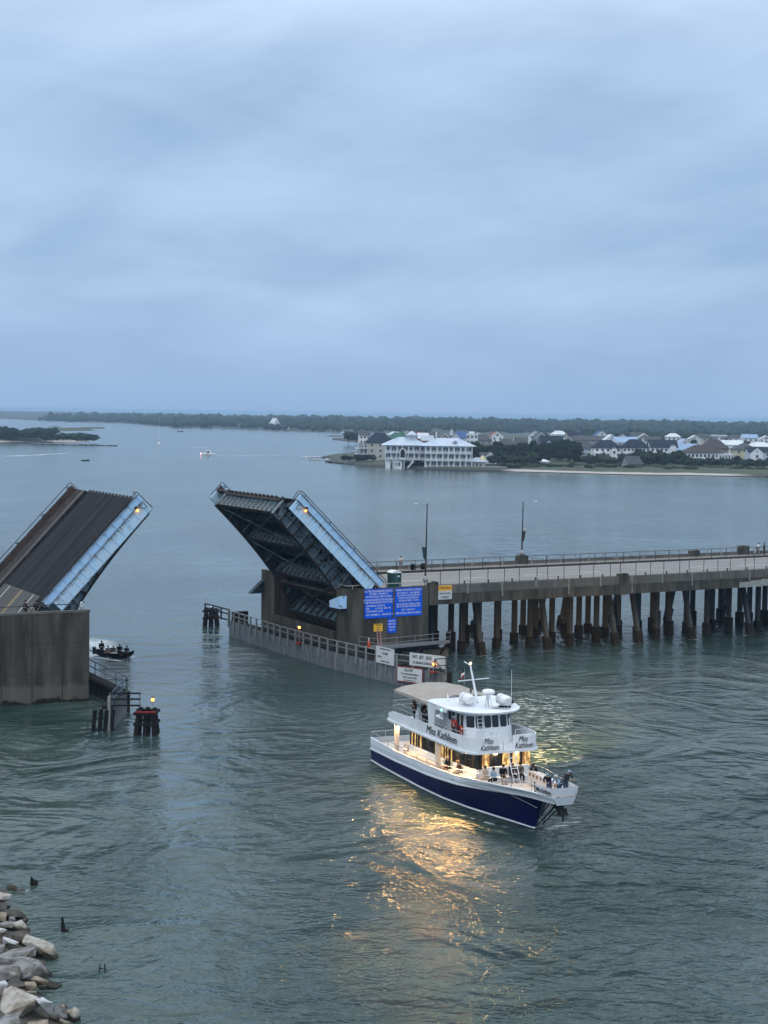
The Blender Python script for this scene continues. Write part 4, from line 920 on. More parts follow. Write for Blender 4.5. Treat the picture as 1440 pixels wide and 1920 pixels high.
def leg_mesh(pose, m, short=False):
    key = ('l', pose, m.name, short)
    if key in _pm: return _pm[key]
    J = joints(pose); L = lambda a, b, t: tuple(Vector(J[a]).lerp(Vector(J[b]), t))
    vs = [J['pel']]; r = [.145]; E_ = []
    for k in 'lr':
        b = len(vs); vs += [J['hip' + k], J['kn' + k] if not short else L('hip' + k, 'kn' + k, .85)]; r += [.105, .08]; E_ += [(0, b), (b, b + 1)]
        if not short: vs.append(L('kn' + k, 'an' + k, .95)); r.append(.058); E_.append((b + 1, b + 2))
    _pm[key] = skin_mesh('trousers', vs, E_, r, 0, m); return _pm[key]
CLO = {k: mat('cloth ' + k, c, .85, col2=tuple(x * .7 for x in c), scale=7) for k, c in dict(
    black=(.012, .013, .018), navy=(.012, .018, .04), grey=(.22, .22, .23), white=(.6, .62, .65), paleblue=(.3, .42, .55), brown=(.06, .045, .04), cream=(.5, .42, .34),
    red=(.38, .04, .05), teal=(.25, .5, .45), denim=(.06, .09, .15), khaki=(.3, .24, .16), charcoal=(.035, .036, .04), plaid=(.12, .1, .09)).items()}
def person(label, p, rz, pose='sit', top='black', legs='charcoal', head='hair', short=False, sleeves=True, hood=None, group=None):
    t = thing('person', label, 'person', p, rz, group); t.scale = (1.08,) * 3
    J = joints(pose); H = Vector(J['head'])
    link('body', body_mesh(pose, MAT['skin']), t); link('jacket', top_mesh(pose, CLO[top], sleeves), t); link('trousers', leg_mesh(pose, CLO[legs], short), t)
    hm = MAT['hair'] if head in ('hair', 'longhair') else CLO[head]
    mb = MB().ball(H + Vector((-.022, 0, .035)), .112, 10, sx=1, sy=.92, sz=1.0)
    if head == 'longhair': mb.ball(H + Vector((-.07, 0, -.1)), .1, 8, sx=.6, sy=1, sz=1.6)
    mb.build('hair' if head in ('hair', 'longhair') else 'hat', hm, t)
    if head not in ('hair', 'longhair'): MB().box(H.x + .05, H.x + .2, -.07, .07, H.z + .06, H.z + .075).build('hat_brim', hm, t)
    for k in 'lr':
        a = Vector(J['an' + k]); b = Vector(J['to' + k])
        MB().bar((a.x - .06, a.y, b.z), (b.x + .05, b.y, b.z), .1, .085).build('shoe', CLO['white'] if top in ('grey', 'white') else CLO['black'], t)
    return t
_bu = lambda u, v, z=ZW: W(u, v, z)
lpz = 8.6
Lw = lambda x, y, z=8.6: lp_pos(x, y, z)
def lp_pos(x, y, z):
    c, s = math.cos(LANG), math.sin(LANG); return Vector((LB.x + c * x - s * y, LB.y + s * x + c * y, z))
def along(px): # distance along the left wall where the line of sight crosses it
    d = ray(px, 1150); n = Vector((-math.sin(LANG), math.cos(LANG), 0)); t_ = (Vector((LB.x, LB.y, 0)) - Vector((0, 0, 0))).dot(n) / d.dot(n)
    return (d.xy * t_ - LB.xy).length
person('person in black with a pale sling bag walking on the left pier below the roadway', lp_pos(along(53), 1.3, 8.65), LANG, 'walk', 'black', 'charcoal')
person('person in black top and pale trousers bending forward on the left pier', lp_pos(along(68), 1.3, 8.65), LANG, 'lean', 'black', 'cream', 'black')
person('person in red jacket on the left pier, cut by the picture edge', lp_pos(along(1), 1.3, 8.65), LANG + 2.6, 'stand', 'red', 'denim', 'red')
person('person in white shirt at the far bridge railing beside the raised span', W(52.8, 27.4, ZW), BROT + 1.4, 'stand', 'white', 'grey', 'hair')
person('person in black with white shoes standing at the right end of the bridge', W(118.0, 27.2, ZW), BROT - .6, 'stand', 'black', 'black', 'hair')
person('person in white top leaning over a bicycle at the right bridge end', W(116.9, 27.4, ZW), BROT + .4, 'lean', 'white', 'black', 'hair')

bc = bridge_thing('bicycle', 'white framed bicycle leaning by the far parapet at the right end of the bridge', 'bicycle', 115.6, 26.9, ZW)
for x in (0, 1.1):
    wl = MB().tube([(x + .33 * math.cos(a * .5236), 0, .34 + .33 * math.sin(a * .5236)) for a in range(13)], .03, 5, cap=False).build('wheel', MAT['dark'], bc)
    mbs = MB(); [mbs.bar((x - .31 * math.cos(a), 0, .34 - .31 * math.sin(a)), (x + .31 * math.cos(a), 0, .34 + .31 * math.sin(a)), .012) for a in (0, .8, 1.6, 2.4)]; mbs.build('spokes', MAT['steel'], wl)
MB().tube([(0, 0, .34), (.42, 0, .34), (.3, 0, .85), (.92, 0, .82), (.42, 0, .34)], .028, 6).tube([(0, 0, .34), (.3, 0, .8)], .02, 5).tube([(1.1, 0, .34), (.9, 0, .95)], .028, 6).build('frame', MAT['white_plastic'], bc)
MB().box(.18, .42, -.07, .07, .88, .95).build('saddle', MAT['dark'], bc); MB().tube([(.9, -.28, 1.0), (.9, .28, 1.0)], .025, 5).build('handlebar', MAT['dark'], bc)
gg = thing('seagull', 'white gull clinging to the street light pole on the far parapet', 'bird', W(73.42, PV1 - .1, 13.9))
MB().ball((.12, 0, 0), .12, 8, sx=2.0, sz=.8).ball((.38, 0, .06), .07, 6).build('body', MAT['white_plastic'], gg); MB().prism([(-.25, -.02), (.1, .1), (.25, .06), (.1, -.02)], 'y', -.13, -.1).build('wing', MAT['rail_grey'], gg)
# ------------------------------------------------------------------ the ferry. Local frame: x forward from the stern, y to port, z up from the waterline
BH = RAD(-67.525)
bt = thing('passenger_ferry', 'two deck white passenger ferry with navy hull and lit cabin, motoring in the foreground', 'ferry', (2.06, 133.26, 0), BH)
BX = Vector((math.cos(BH), math.sin(BH), 0)); BY = Vector((-BX.y, BX.x, 0))
def BW(x, y, z): return Vector((2.06, 133.26, 0)) + BX * x + BY * y + Vector((0, 0, z))
XS = [0, 2.5, 6, 10, 14, 17.5, 20.5, 22.5, 24.5, 26.0, 27.3, 28.4]
def lerp_t(x, tb):
    for (a, va), (b, vb) in zip(tb, tb[1:]):
        if x <= b: return va + (vb - va) * max(0, (x - a)) / (b - a)
    return tb[-1][1]
hbd = lambda x: lerp_t(x, [(0, 3.2), (2.5, 3.3), (6, 3.35), (10, 3.3), (14, 3.3), (17.5, 3.2), (20.5, 2.85), (22.5, 2.4), (24.5, 1.85), (26, 1.4), (27.5, 1.12), (28.5, .9)])
hbw = lambda x: lerp_t(x, [(0, 3.1), (2.5, 3.15), (6, 3.1), (10, 3.0), (14, 2.7), (17.5, 2.05), (20.5, 1.2), (22.5, .6), (24.3, .05)])
hbr = lambda x: lerp_t(x, [(0, 3.15), (6, 3.22), (14, 3.22), (17.5, 3.05), (20.5, 2.45), (22.5, 1.75), (24.0, 1.0), (25.4, .08)])
sheer = lambda x: lerp_t(x, [(0, 2.08), (6, 2.12), (12, 2.3), (17, 2.6), (20.5, 2.93), (22, 3.02), (23.5, 3.1), (25, 3.22), (29.3, 3.4)])
rubz = lambda x: lerp_t(x, [(0, 1.16), (6, 1.32), (12, 1.6), (17, 1.98), (20.5, 2.32), (22.5, 2.48), (25.4, 2.58)])
deckz = lambda x: sheer(x) - .45
FWD = [i * .5 for i in range(0, 51)]
def hull_strip(name, m, fa, fb, xs, parent):
    """skin between two (y, z) curves on both sides"""
    mb = MB(); mb.smooth = True
    for s in (-1, 1):
        vs = []; fs = []
        for x in xs: ya, za = fa(x); yb, zb = fb(x); vs += [(xf(x, za), s * ya, za), (xf(x, zb), s * yb, zb)]
        for i in range(len(xs) - 1): fs.append((2 * i, 2 * i + 2, 2 * i + 3, 2 * i + 1))
        mb.add(vs, fs, True)
    return mb, vs
def xf(x, z):   # raked stem: stations slide forward with height near the bow
    k = max(0, (x - 18) / 6.4); return x + k * k * .42 * max(0, z) * .9
hx = [i * .5 for i in range(0, 49)] + [24.3]
hmb = MB(); rows = [(-1.0, lambda x: max(.0, hbw(x) - .5)), (0, hbw), (None, None)]
for s in (-1, 1):
    vs = []; fs = []; nr = 6
    for x in hx:
        w0, w2 = hbw(x), hbr(x)
        if x >= 24.2: w0 = .03; w2 = .06
        z2 = rubz(x)
        for j in range(nr):
            t = j / (nr - 1); z = -1.0 + (z2 + 1.0) * t
            if z < 0: y = w0 * (1 + z * .35)
            else: u_ = z / z2; y = w0 + (w2 - w0) * (u_ ** 1.4)
            vs.append((xf(x, z), s * y, z))
    for i in range(len(hx) - 1):
        for j in range(nr - 1): a = i * nr + j; fs.append((a, a + nr, a + nr + 1, a + 1))
    hmb.add(vs, fs, True)
tr = [(0, -2.0, -1), (0, 2.0, -1), (0, 3.1, 0), (0, 3.15, 1.12), (0, -3.15, 1.12), (0, -3.1, 0)]
hmb.add(tr, [(0, 1, 2, 3, 4, 5)], False)
hull = hmb.build('hull', MAT['hull_blue'], bt)
# boot stripe at the waterline
mb = MB()
for s in (-1, 1):
    pts = [(xf(x, .12), s * ((hbw(x) if x < 24.2 else .03) + .02 + .004), .13) for x in hx]
    for p, q in zip(pts, pts[1:]): mb.bar(p, q, .05, .13)
mb.bar((-.01, -3.12, .13), (-.01, 3.12, .13), .05, .13)
mb.build('boot_stripe', MAT['boat_white'], hull)
# white topsides above the rub rail; forward of the stem they carry the pulpit deck
tx_ = [i * .5 for i in range(0, 57)] + [28.5]
xr_ = lambda x: 0
def tops(x):   # lower edge of white part
    if x <= 25.4: return hbr(min(x, 24)) if x < 24 else max(.75, hbr(24) - (x - 24) * .2), rubz(x)
    return max(.62, .78 - (x - 25.4) * .05), rubz(25.4) + (x - 25.4) * .12
mb = MB()
for s in (-1, 1):
    vs = []
    for x in tx_:
        yb, zb = tops(x); yt, zt = hbd(x), sheer(x)
        vs += [(x, s * yb, zb), (x, s * yt, zt), (x, s * (yt - .12), zt), (x, s * (yt - .12), deckz(x))]
    fs = []
    for i in range(len(tx_) - 1):
        for j in range(3): a = 4 * i + j; fs.append((a, a + 4, a + 5, a + 1))
    mb.add(vs, fs, True)
mb.add([(0, -3.15, 1.12), (0, 3.15, 1.12), (0, 3.2, 2.08), (0, -3.2, 2.08)], [(0, 1, 2, 3)]); mb.add([(.12, -3.08, 1.3), (.12, 3.08, 1.3), (.12, 3.08, 2.08), (.12, -3.08, 2.08)], [(0, 1, 2, 3)]); mb.add([(0, -3.2, 2.08), (0, 3.2, 2.08), (.12, 3.08, 2.08), (.12, -3.08, 2.08)], [(0, 1, 2, 3)])
mb.add([(28.5, -.63, 2.8), (28.5, .63, 2.8), (28.5, .9, 3.38), (28.5, -.9, 3.38)], [(0, 1, 2, 3)])
# underside of the overhang
vs = []; xs2 = [24 + i * .5 for i in range(9)] + [28.5]
for x in xs2: y, z = tops(x); vs += [(x, -y, z), (x, y, z)]
mb.add(vs, [(2 * i, 2 * i + 1, 2 * i + 3, 2 * i + 2) for i in range(len(xs2) - 1)])
tops_o = mb.build('topsides', MAT['topside'], bt)
mb = MB()
for s in (-1, 1):
    pts = [(x, s * (tops(x)[0] + .03), rubz(x)) for x in tx_ if x <= 23.6]
    for p, q in zip(pts, pts[1:]): mb.bar(p, q, .13, .13)
mb.bar((-.05, -3.2, 1.12), (-.05, 3.2, 1.12), .13, .13)
mb.build('rub_rail', MAT['boat_white'], tops_o)
mb = MB()
vs = []
for x in tx_: y = hbd(x) - .1; vs += [(x, -y, deckz(x)), (x, y, deckz(x))]
mb.add(vs, [(2 * i, 2 * i + 1, 2 * i + 3, 2 * i + 2) for i in range(len(tx_) - 1)])
mb.build('main_deck', MAT['boat_cream'], bt)
# cap rail and stanchion rail along the bulwark
for s in (-1, 1):
    sd_ = 'rail'
    pts = [Vector((x, s * (hbd(x) - .06), sheer(x))) for x in [i * 1.0 for i in range(0, 28)] + [27.3]]
    mb = MB()
    for p, q in zip(pts, pts[1:]): mb.bar(p + Vector((0, 0, .025)), q + Vector((0, 0, .025)), .17, .05)
    mb.build('cap_rail', MAT['boat_white'], bt)
    MB().tube([p + Vector((0, -s * .03, .52 + (.1 if p.x > 24 else 0))) for p in pts], .028, 5).build('handrail', MAT['steel'], bt)
    me = MB().tube([(0, 0, 0), (0, 0, .52)], .024, 5).mesh('stanchion', MAT['steel'])
    for p in pts[::2]: link('stanchion', me, bt, p + Vector((0, -s * .03, .02)))
MB().tube([(0, -3.15, 2.6), (-.05, 0, 2.62), (0, 3.15, 2.6)], .028, 5).build('handrail', MAT['steel'], bt)
for y in (-1.8, -.6, .6, 1.8): MB().tube([(0, y, 2.08), (0, y, 2.62)], .024, 5).build('stanchion', MAT['steel'], bt)
# bow pulpit name board, anchor and bobstays
MB().add([(26.7, -1.3, 3.38), (28.4, -1.0, 3.46), (28.55, 0, 3.48), (28.4, 1.0, 3.46), (26.7, 1.3, 3.38), (26.6, -1.36, 3.95), (28.5, -1.08, 4.05), (28.65, 0, 4.07), (28.5, 1.08, 4.05), (26.6, 1.36, 3.95)],
         [(0, 1, 6, 5), (1, 2, 7, 6), (2, 3, 8, 7), (3, 4, 9, 8)]).build('pulpit_board', MAT['boat_white'], bt)
MB().add([(26.8, -1.15, 3.36), (28.4, -.9, 3.4), (28.5, 0, 3.42), (28.4, .9, 3.4), (26.8, 1.15, 3.36)], [(0, 1, 2, 3, 4)]).build('pulpit_deck', MAT['boat_cream'], bt)
MB().tube([(25.0, -.25, .9), (26.9, -.3, 2.6)], .05, 6).tube([(25.0, .25, .9), (26.9, .3, 2.6)], .05, 6).build('bobstay', MAT['dark'], bt)
mb = MB(); mb.tube([(24.9, -.2, .5), (27.9, -.25, 2.75)], .045, 6); mb.tube([(24.9, .2, .5), (27.9, .25, 2.75)], .045, 6); mb.build('bobstay', MAT['dark'], bt)
mb = MB(); mb.prism([(26.4, 2.5), (28.2, 2.75), (28.25, 1.95), (28.0, 1.9), (27.5, 2.25)], 'y', -.1, .1); mb.tube([(28.2, 0, 2.6), (28.3, 0, 1.55)], .07, 6); mb.prism([(27.9, 1.95), (28.5, 2.05), (28.2, 2.5)], 'y', -.3, .3)
mb.build('anchor', MAT['dark'], bt)
MB().tube([(23.0, -1.75, 2.55), (25.4, -.5, 1.9)], .025, 5).lathe([(.12, 0), (.12, .05)], (22.95, -1.9, 2.5), 8).build('anchor_chain', MAT['steel'], bt)

# deckhouse on the main deck
CY = 2.15; CX0, CX1 = 6.1, 19.2
sill = lambda x: deckz(x) + 1.1
head_ = lambda x: 4.28 + (x - 3.7) * .022
for s in (-1, 1):
    mb = MB(); a, b = CX0, CX1
    y0, y1 = sorted((s * CY, s * (CY - .1)))
    mb.hexa([(a, y0, deckz(a) - .1), (b, y0, deckz(b) - .1), (b, y1, deckz(b) - .1), (a, y1, deckz(a) - .1), (a, y0, sill(a)), (b, y0, sill(b)), (b, y1, sill(b)), (a, y1, sill(a))])
    mb.build('cabin_side', MAT['boat_white'], bt)
    n = 11; rn = random.Random(4 + s)
    for k in range(n):
        xa = a + .05 + (b - a - .1) * k / n; xb = a + .05 + (b - a - .1) * (k + 1) / n
        wp = .34
        f = MB().box(xa, xa + wp, y0 - .02, y1 + .02, sill(xa) - .02, head_(xa)).build('window_post', MAT['curtain'], bt)
        lit = rn.random() < (.8 if s < 0 else .85)
        cur = rn.random()
        MB().box(xa + wp + .01, xb - .01, s * CY - .02, s * CY + .02, sill(xa) + .02, head_(xa) - .02).build('window_pane', MAT['lit'] if lit else MAT['glass_dark'], bt)
        if lit and cur < .75:
            w_ = (xb - xa - wp) * rn.uniform(.3, .6); x0_ = xa + wp + rn.uniform(0, (xb - xa - wp) - w_)
            MB().box(x0_, x0_ + w_, s * (CY + .03) - .01, s * (CY + .03) + .01, sill(xa) + .03, head_(xa) - .25 - .4 * rn.random()).build('drawn_curtain', MAT['curtain'], bt)
mb = MB().box(CX1 - .1, CX1, -CY, CY, deckz(CX1) - .1, sill(CX1) - .02); mb.build('cabin_front', MAT['boat_white'], bt)
for k in range(5):
    ya = -CY + .02 + k * (2 * CY - .04) / 5; yb = ya + (2 * CY - .04) / 5
    MB().box(CX1 - .12, CX1 + .03, ya, ya + .2, sill(CX1) - .019, 4.7).build('window_post', MAT['curtain'], bt)
    MB().box(CX1 - .05, CX1 - .01, ya + .21, yb - .01, sill(CX1), 4.68).build('window_pane', MAT['lit'] if k != 1 else MAT['glass_dark'], bt)
MB().box(CX0, CX0 + .1, -CY, CY, deckz(CX0) - .1, 4.3).build('cabin_aft', MAT['boat_white'], bt)
# benches along the cabin side
def bench(x0, x1, s):
    y0, y1 = sorted((s * (CY + .02), s * (CY + .55)))
    mb = MB()
    mb.hexa([(x0, y0, deckz(x0)), (x1, y0, deckz(x1)), (x1, y1, deckz(x1)), (x0, y1, deckz(x0)), (x0, y0, deckz(x0) + .46), (x1, y0, deckz(x1) + .46), (x1, y1, deckz(x1) + .46), (x0, y1, deckz(x0) + .46)])
    o = mb.build('bench_seat', MAT['boat_cream'], bt)
    ya, yb = sorted((s * (CY + .02), s * (CY + .14)))
    MB().hexa([(x0, ya, deckz(x0) + .47), (x1, ya, deckz(x1) + .47), (x1, yb, deckz(x1) + .47), (x0, yb, deckz(x0) + .47), (x0, ya, deckz(x0) + .98), (x1, ya, deckz(x1) + .98), (x1, yb - s * 0, deckz(x1) + .98), (x0, yb, deckz(x0) + .98)]).build('bench_back', MAT['boat_white'], bt)
for s in (-1, 1):
    bench(6.3, 12.9, s); bench(14.1, 19.0, s)
MB().box(CX1 + .02, CX1 + .6, -1.9, 1.9, deckz(19.5), deckz(19.5) + .46).build('bench_seat', MAT['boat_white'], bt)
MB().box(CX1 + .02, CX1 + .2, -1.9, 1.9, deckz(19.5) + .461, deckz(19.5) + 1.2).build('bench_back', MAT['boat_white'], bt)
MB().box(4.9, 5.9, -2.2, -1.3, deckz(6), deckz(6) + .9).build('locker', MAT['boat_cream'], bt)
MB().box(5.3, 5.9, .6, 2.1, deckz(6), deckz(6) + .9).build('locker', MAT['boat_cream'], bt)
for s in (-1, 1):
    for x in (5.2, 13.5): MB().box(x - .2, x + .2, s * 2.95 - .14, s * 2.95 + .14, deckz(x), head_(x) - .01).build('deck_pillar', MAT['boat_cream'], bt)
# forward deck fittings: slatted locker, rod racks, windlass
mb = MB().box(21.2, 25.8, .9, 1.25, deckz(23), deckz(23) + 1.0); mb.build('rod_locker', MAT['boat_cream'], bt)
me = MB().box(-.12, .12, -.02, 0, 0, .22).mesh('rod_slot', MAT['ink_orange'])
for k in range(8): link('rod_slot', me, bt, (21.6 + k * .55, .895, deckz(23) + .66))
mb = MB(); mb.tube([(24.5, -.2, 2.4), (24.2, -.1, 3.5)], .05, 5).tube([(25.1, -.35, 2.45), (25.5, -.2, 3.4)], .05, 5).tube([(24.0, -.5, 2.4), (24.9, .1, 3.2)], .04, 5).tube([(24.4, .2, 2.5), (25.3, -.5, 3.0)], .04, 5); mb.build('rod_rack', MAT['dark'], bt)
MB().tube([(24.9, -.25, 2.75), (24.9, .25, 2.75)], .22, 10).build('windlass', MAT['steel_dark'], bt)

# upper deck with bulwark
def uphalf(x): return lerp_t(x, [(3.4, 3.1), (4, 3.28), (17, 3.28), (18.3, 3.15), (18.9, 2.95), (19.4, 2.6), (19.5, 2.3)])
ux = [3.4, 3.6, 4.5] + [5 + i for i in range(12)] + [17, 17.5, 18.0, 18.5, 18.9, 19.2, 19.4, 19.5]
zb_ = lambda x: head_(x)
ub = lambda x: lerp_t(x, [(3.4, .5), (4.6, .78), (10, .92), (16, 1.05), (19.5, 1.1)])
mb = MB(); vs = []
for x in ux: h = uphalf(x); z = zb_(x); vs += [(x, -h, z), (x, h, z), (x, h, z + .16), (x, -h, z + .16)]
fs = []
for i in range(len(ux) - 1):
    for j in range(4): a = 4 * i + j; b = 4 * i + (j + 1) % 4; fs.append((a, a + 4, b + 4, b))
fs += [(0, 1, 2, 3), tuple(len(vs) - 4 + k for k in (3, 2, 1, 0))]
mb.add(vs, fs); udk = mb.build('upper_deck', MAT['boat_white'], bt)
for s in (-1, 1):
    mb = MB(); vs = []
    for x in ux: h = uphalf(x) - .12; z = zb_(x) + .16; hh = ub(x); vs += [(x, s * h, z), (x, s * (h - .02), z + hh), (x, s * (h - .12), z + hh), (x, s * (h - .12), z)]
    fs = []
    for i in range(len(ux) - 1):
        for j in range(4): a = 4 * i + j; b = 4 * i + (j + 1) % 4; fs.append((a, a + 4, b + 4, b))
    fs += [(0, 1, 2, 3), tuple(len(vs) - 4 + k for k in (3, 2, 1, 0))]
    mb.add(vs, fs); mb.build('upper_bulwark', MAT['boat_white'], bt)
    # front name panels
    y0, y1 = sorted((s * 2.3, s * .6)); z = zb_(19.5) + .16
    MB().hexa([(19.3, y0, z), (19.5, y0, z), (19.5, y1, z), (19.3, y1, z), (19.22, y0, z + 1.1), (19.34, y0, z + 1.1), (19.34, y1, z + 1.1), (19.22, y1, z + 1.1)]).build('front_panel', MAT['boat_white'], bt)
zf = zb_(19.5) + .16
MB().tube([(17.6, -2.9, zf + 1.05), (17.6, -2.9, zf + 1.5), (19.0, -2.3, zf + 1.55), (19.3, -.8, zf + 1.5), (19.35, -.7, zf)], .03, 5).build('handrail', MAT['steel'], bt)
MB().tube([(19.3, .75, zf), (19.3, .8, zf + 1.5), (19.0, 2.3, zf + 1.5), (17.6, 2.9, zf + 1.45), (12, 3.1, zf + 1.2)], .03, 5).build('handrail', MAT['steel'], bt)
MB().tube([(18.2, -.7, zf), (18.2, -.7, zf + 1.15), (18.9, -.7, zf + 1.2), (19.2, -.2, zf + 1.1), (19.3, -.2, zf)], .028, 5).build('handrail', MAT['steel'], bt)
MB().tube([(13.3, -3.12, 5.9), (17.6, -3.05, 6.05)], .028, 5).build('handrail', MAT['steel'], bt)
for k in range(3): MB().tube([(13.8 + k * 1.5, -3.1, 5.6), (13.8 + k * 1.5, -3.1, 5.93)], .024, 5).build('stanchion', MAT['steel'], bt)
# aft open deck rails
for s in (-1, 1):
    for z in (.55, .95):
        MB().tube([(4.2, s * 2.9, 5.15 + z - .1), (12.2, s * 3.1, 5.35 + z - .1)], .03, 5).build('handrail', MAT['steel'], bt)
    for k in range(5): MB().tube([(4.3 + k * 1.9, s * 2.95, 5.0), (4.3 + k * 1.9, s * 2.95, 6.05 + k * .03)], .024, 5).build('stanchion', MAT['steel'], bt)
for z in (5.65, 6.05): MB().tube([(4.2, -2.9, z), (3.95, -1.5, z), (3.95, 1.5, z), (4.2, 2.9, z)], .03, 5).build('handrail', MAT['steel'], bt)
# side frames and wheelhouse
for s in (-1, 1):
    y0, y1 = sorted((s * 3.12, s * 3.0))
    MB().prism([(12.0, 5.35), (12.9, 5.4), (13.25, 7.3), (11.7, 7.25)], 'y', y0, y1).build('side_frame', MAT['boat_white'], bt)
    MB().prism([(13.26, 7.0), (15.2, 7.05), (15.3, 7.3), (13.26, 7.3)], 'y', y0 + .004, y1 - .004).build('side_header', MAT['boat_white'], bt)
WY = 1.95; WX0, WX1 = 12.2, 16.7; WZ0, WZ1 = 4.7, 7.2
wh = MB()
fx0, fx1 = WX1 + .45, WX1 - .05   # foot and head of the front
for s in (-1, 1):
    y0, y1 = sorted((s * WY, s * (WY - .08)))
    MB().prism([(WX0, WZ0), (14.6, WZ0), (14.6, WZ1), (WX0, WZ1)], 'y', y0, y1).build('wheelhouse_side', MAT['boat_white'], bt)
    MB().prism([(15.9, WZ0), (fx0 - .6, WZ0), (fx1 - .45, WZ1), (15.9, WZ1)], 'y', y0, y1).build('wheelhouse_side', MAT['boat_white'], bt)
    MB().box(14.6, 15.9, s * (WY - .1) - .02, s * (WY - .1) + .02, WZ0, 6.9).build('door_opening', MAT['glass_dark'], bt)
    MB().box(15.15, 15.35, s * (WY - .04) - .02, s * (WY - .04) + .02, WZ0, 6.9).build('door_edge', MAT['boat_white'], bt)
    MB().box(14.61, 15.89, y0, y1, 6.905, WZ1).build('wheelhouse_side', MAT['boat_white'], bt)
    for (a, b) in ((13.2, 13.75), (13.9, 14.35)): MB().box(a, b, s * (WY + .005) - .012, s * (WY + .005) + .012, 6.15, 6.95).build('side_window', MAT['glass_dark'], bt)
# faceted front: corner facets and centre
P_ = [(fx0 - .6, -WY), (fx0 - .05, -WY + .55), (fx0, 0), (fx0 - .05, WY - .55), (fx0 - .6, WY)]
Q_ = [(fx1 - .45, -WY + .02), (fx1 - .02, -WY + .57), (fx1, 0), (fx1 - .02, WY - .57), (fx1 - .45, WY - .02)]
wf = MB().add([(*p, WZ0) for p in P_] + [(*p, WZ1) for p in Q_], [(i, i + 1, i + 6, i + 5) for i in range(4)]).build('wheelhouse_front', MAT['boat_white'], bt)
def facet_pane(i, t0, t1, z0, z1):
    a, b = Vector((*P_[i], WZ0)), Vector((*P_[i + 1], WZ0)); c, d = Vector((*Q_[i], WZ1)), Vector((*Q_[i + 1], WZ1))
    f = lambda t, z: (a.lerp(b, t)).lerp(c.lerp(d, t), (z - WZ0) / (WZ1 - WZ0))
    n_ = (b - a).cross(c - a).normalized(); n_ = n_ if n_.x > 0 or abs(n_.x) < .01 else -n_
    pts = [f(t0, z0 + .1), f(t0 + .06, z0), f(t1 - .06, z0), f(t1, z0 + .1), f(t1, z1 - .1), f(t1 - .06, z1), f(t0 + .06, z1), f(t0, z1 - .1)]
    MB().add([p + n_ * .015 for p in pts] + [p - n_ * .02 for p in pts], [tuple(range(8))] + [(k, (k + 1) % 8, (k + 1) % 8 + 8, k + 8) for k in range(8)]).build('front_window', MAT['glass_dark'], wf)
facet_pane(0, .05, .95, 6.1, 6.95); facet_pane(1, .06, .5, 6.05, 6.95); facet_pane(1, .58, .98, 6.05, 6.95); facet_pane(2, .05, .45, 6.05, 6.95); facet_pane(2, .55, .95, 6.05, 6.95); facet_pane(3, .05, .95, 6.1, 6.95)
# ladders
def ladder(p, q, w_, n, m, side=(0, 1, 0)):
    p, q, s_ = Vector(p), Vector(q), Vector(side) * w_ / 2
    t = MB().tube([p - s_, q - s_], .035, 5).tube([p + s_, q + s_], .035, 5).build('ladder', m, bt)
    for k in range(n): c = p.lerp(q, (k + .5) / n); MB().bar(c - s_, c + s_, .06, .04).build('rung', m, t)
ladder((17.35, -1.05, 4.9), (16.85, -1.05, 7.2), .42, 8, MAT['boat_white'])
ladder((21.1, .15, 2.35), (19.75, .15, 5.3), .55, 8, MAT['boat_white'])
# roof and canopy
RX = [(11.6, 3.1), (13, 3.12), (15.0, 3.0), (16.3, 2.65), (17.1, 2.15), (17.6, 1.5), (17.85, .8)]
out_ = [(x, -y) for x, y in RX] + [(17.9, 0)] + [(x, y) for x, y in RX[::-1]]
inn_ = [(min(x, 17.4) * .985 + .17, y * .86) for x, y in out_]
n = len(out_); z0 = 7.25
vs = [(x, y, z0) for x, y in out_] + [(x + (.05 if x > 15 else 0), y * 1.015, z0 + .14) for x, y in out_] + [(x, y, z0 + .24) for x, y in inn_]
fs = [tuple(range(n))[::-1], tuple(range(2 * n, 3 * n))] + [(k * n + i, k * n + (i + 1) % n, (k + 1) * n + (i + 1) % n, (k + 1) * n + i) for k in (0, 1) for i in range(n)]
MB().add(vs, fs).build('wheelhouse_roof', MAT['boat_white'], bt)
cx_ = [4.7, 5.4, 7.2, 9.0, 10.8, 11.58]; ny = 9
vs = []; fs = []
crn = {4.7: .42, 5.4: .52, 7.2: .6, 9.0: .58, 10.8: .5, 11.58: .42}
for x in cx_:
    for j in range(ny):
        t = -1 + 2 * j / (ny - 1); y = 3.05 * t; z = 7.1 + (x - 4.7) * .02 + crn[x] * (1 - t * t) + .03 * math.sin(j * 2.7 + x)
        vs.append((x, y, z))
for i in range(len(cx_) - 1):
    for j in range(ny - 1): a = i * ny + j; fs.append((a, a + ny, a + ny + 1, a + 1))
mb = MB().add(vs, fs, True)
for j in (0, ny - 1): mb.add([vs[i * ny + j] for i in range(len(cx_))] + [(vs[i * ny + j][0], vs[i * ny + j][1], vs[i * ny + j][2] - .22) for i in range(len(cx_))], [(i, i + 1, i + 1 + len(cx_), i + len(cx_)) for i in range(len(cx_) - 1)])
mb.add([vs[j] for j in range(ny)] + [(v[0], v[1], v[2] - .22) for v in vs[:ny]], [(j, j + 1, j + 1 + ny, j + ny) for j in range(ny - 1)])
mb.build('canopy', MAT['canvas'], bt)
for s in (-1, 1):
    for x in (4.9, 7.4, 9.9): MB().tube([(x, s * 2.95, 5.0), (x, s * 3.0, 7.0)], .03, 5).build('canopy_pole', MAT['steel'], bt)
    MB().tube([(4.3, s * 2.95, 5.7), (4.25, s * 2.95, 6.3), (4.9, s * 3.0, 6.9)], .025, 5).build('canopy_brace', MAT['steel'], bt)
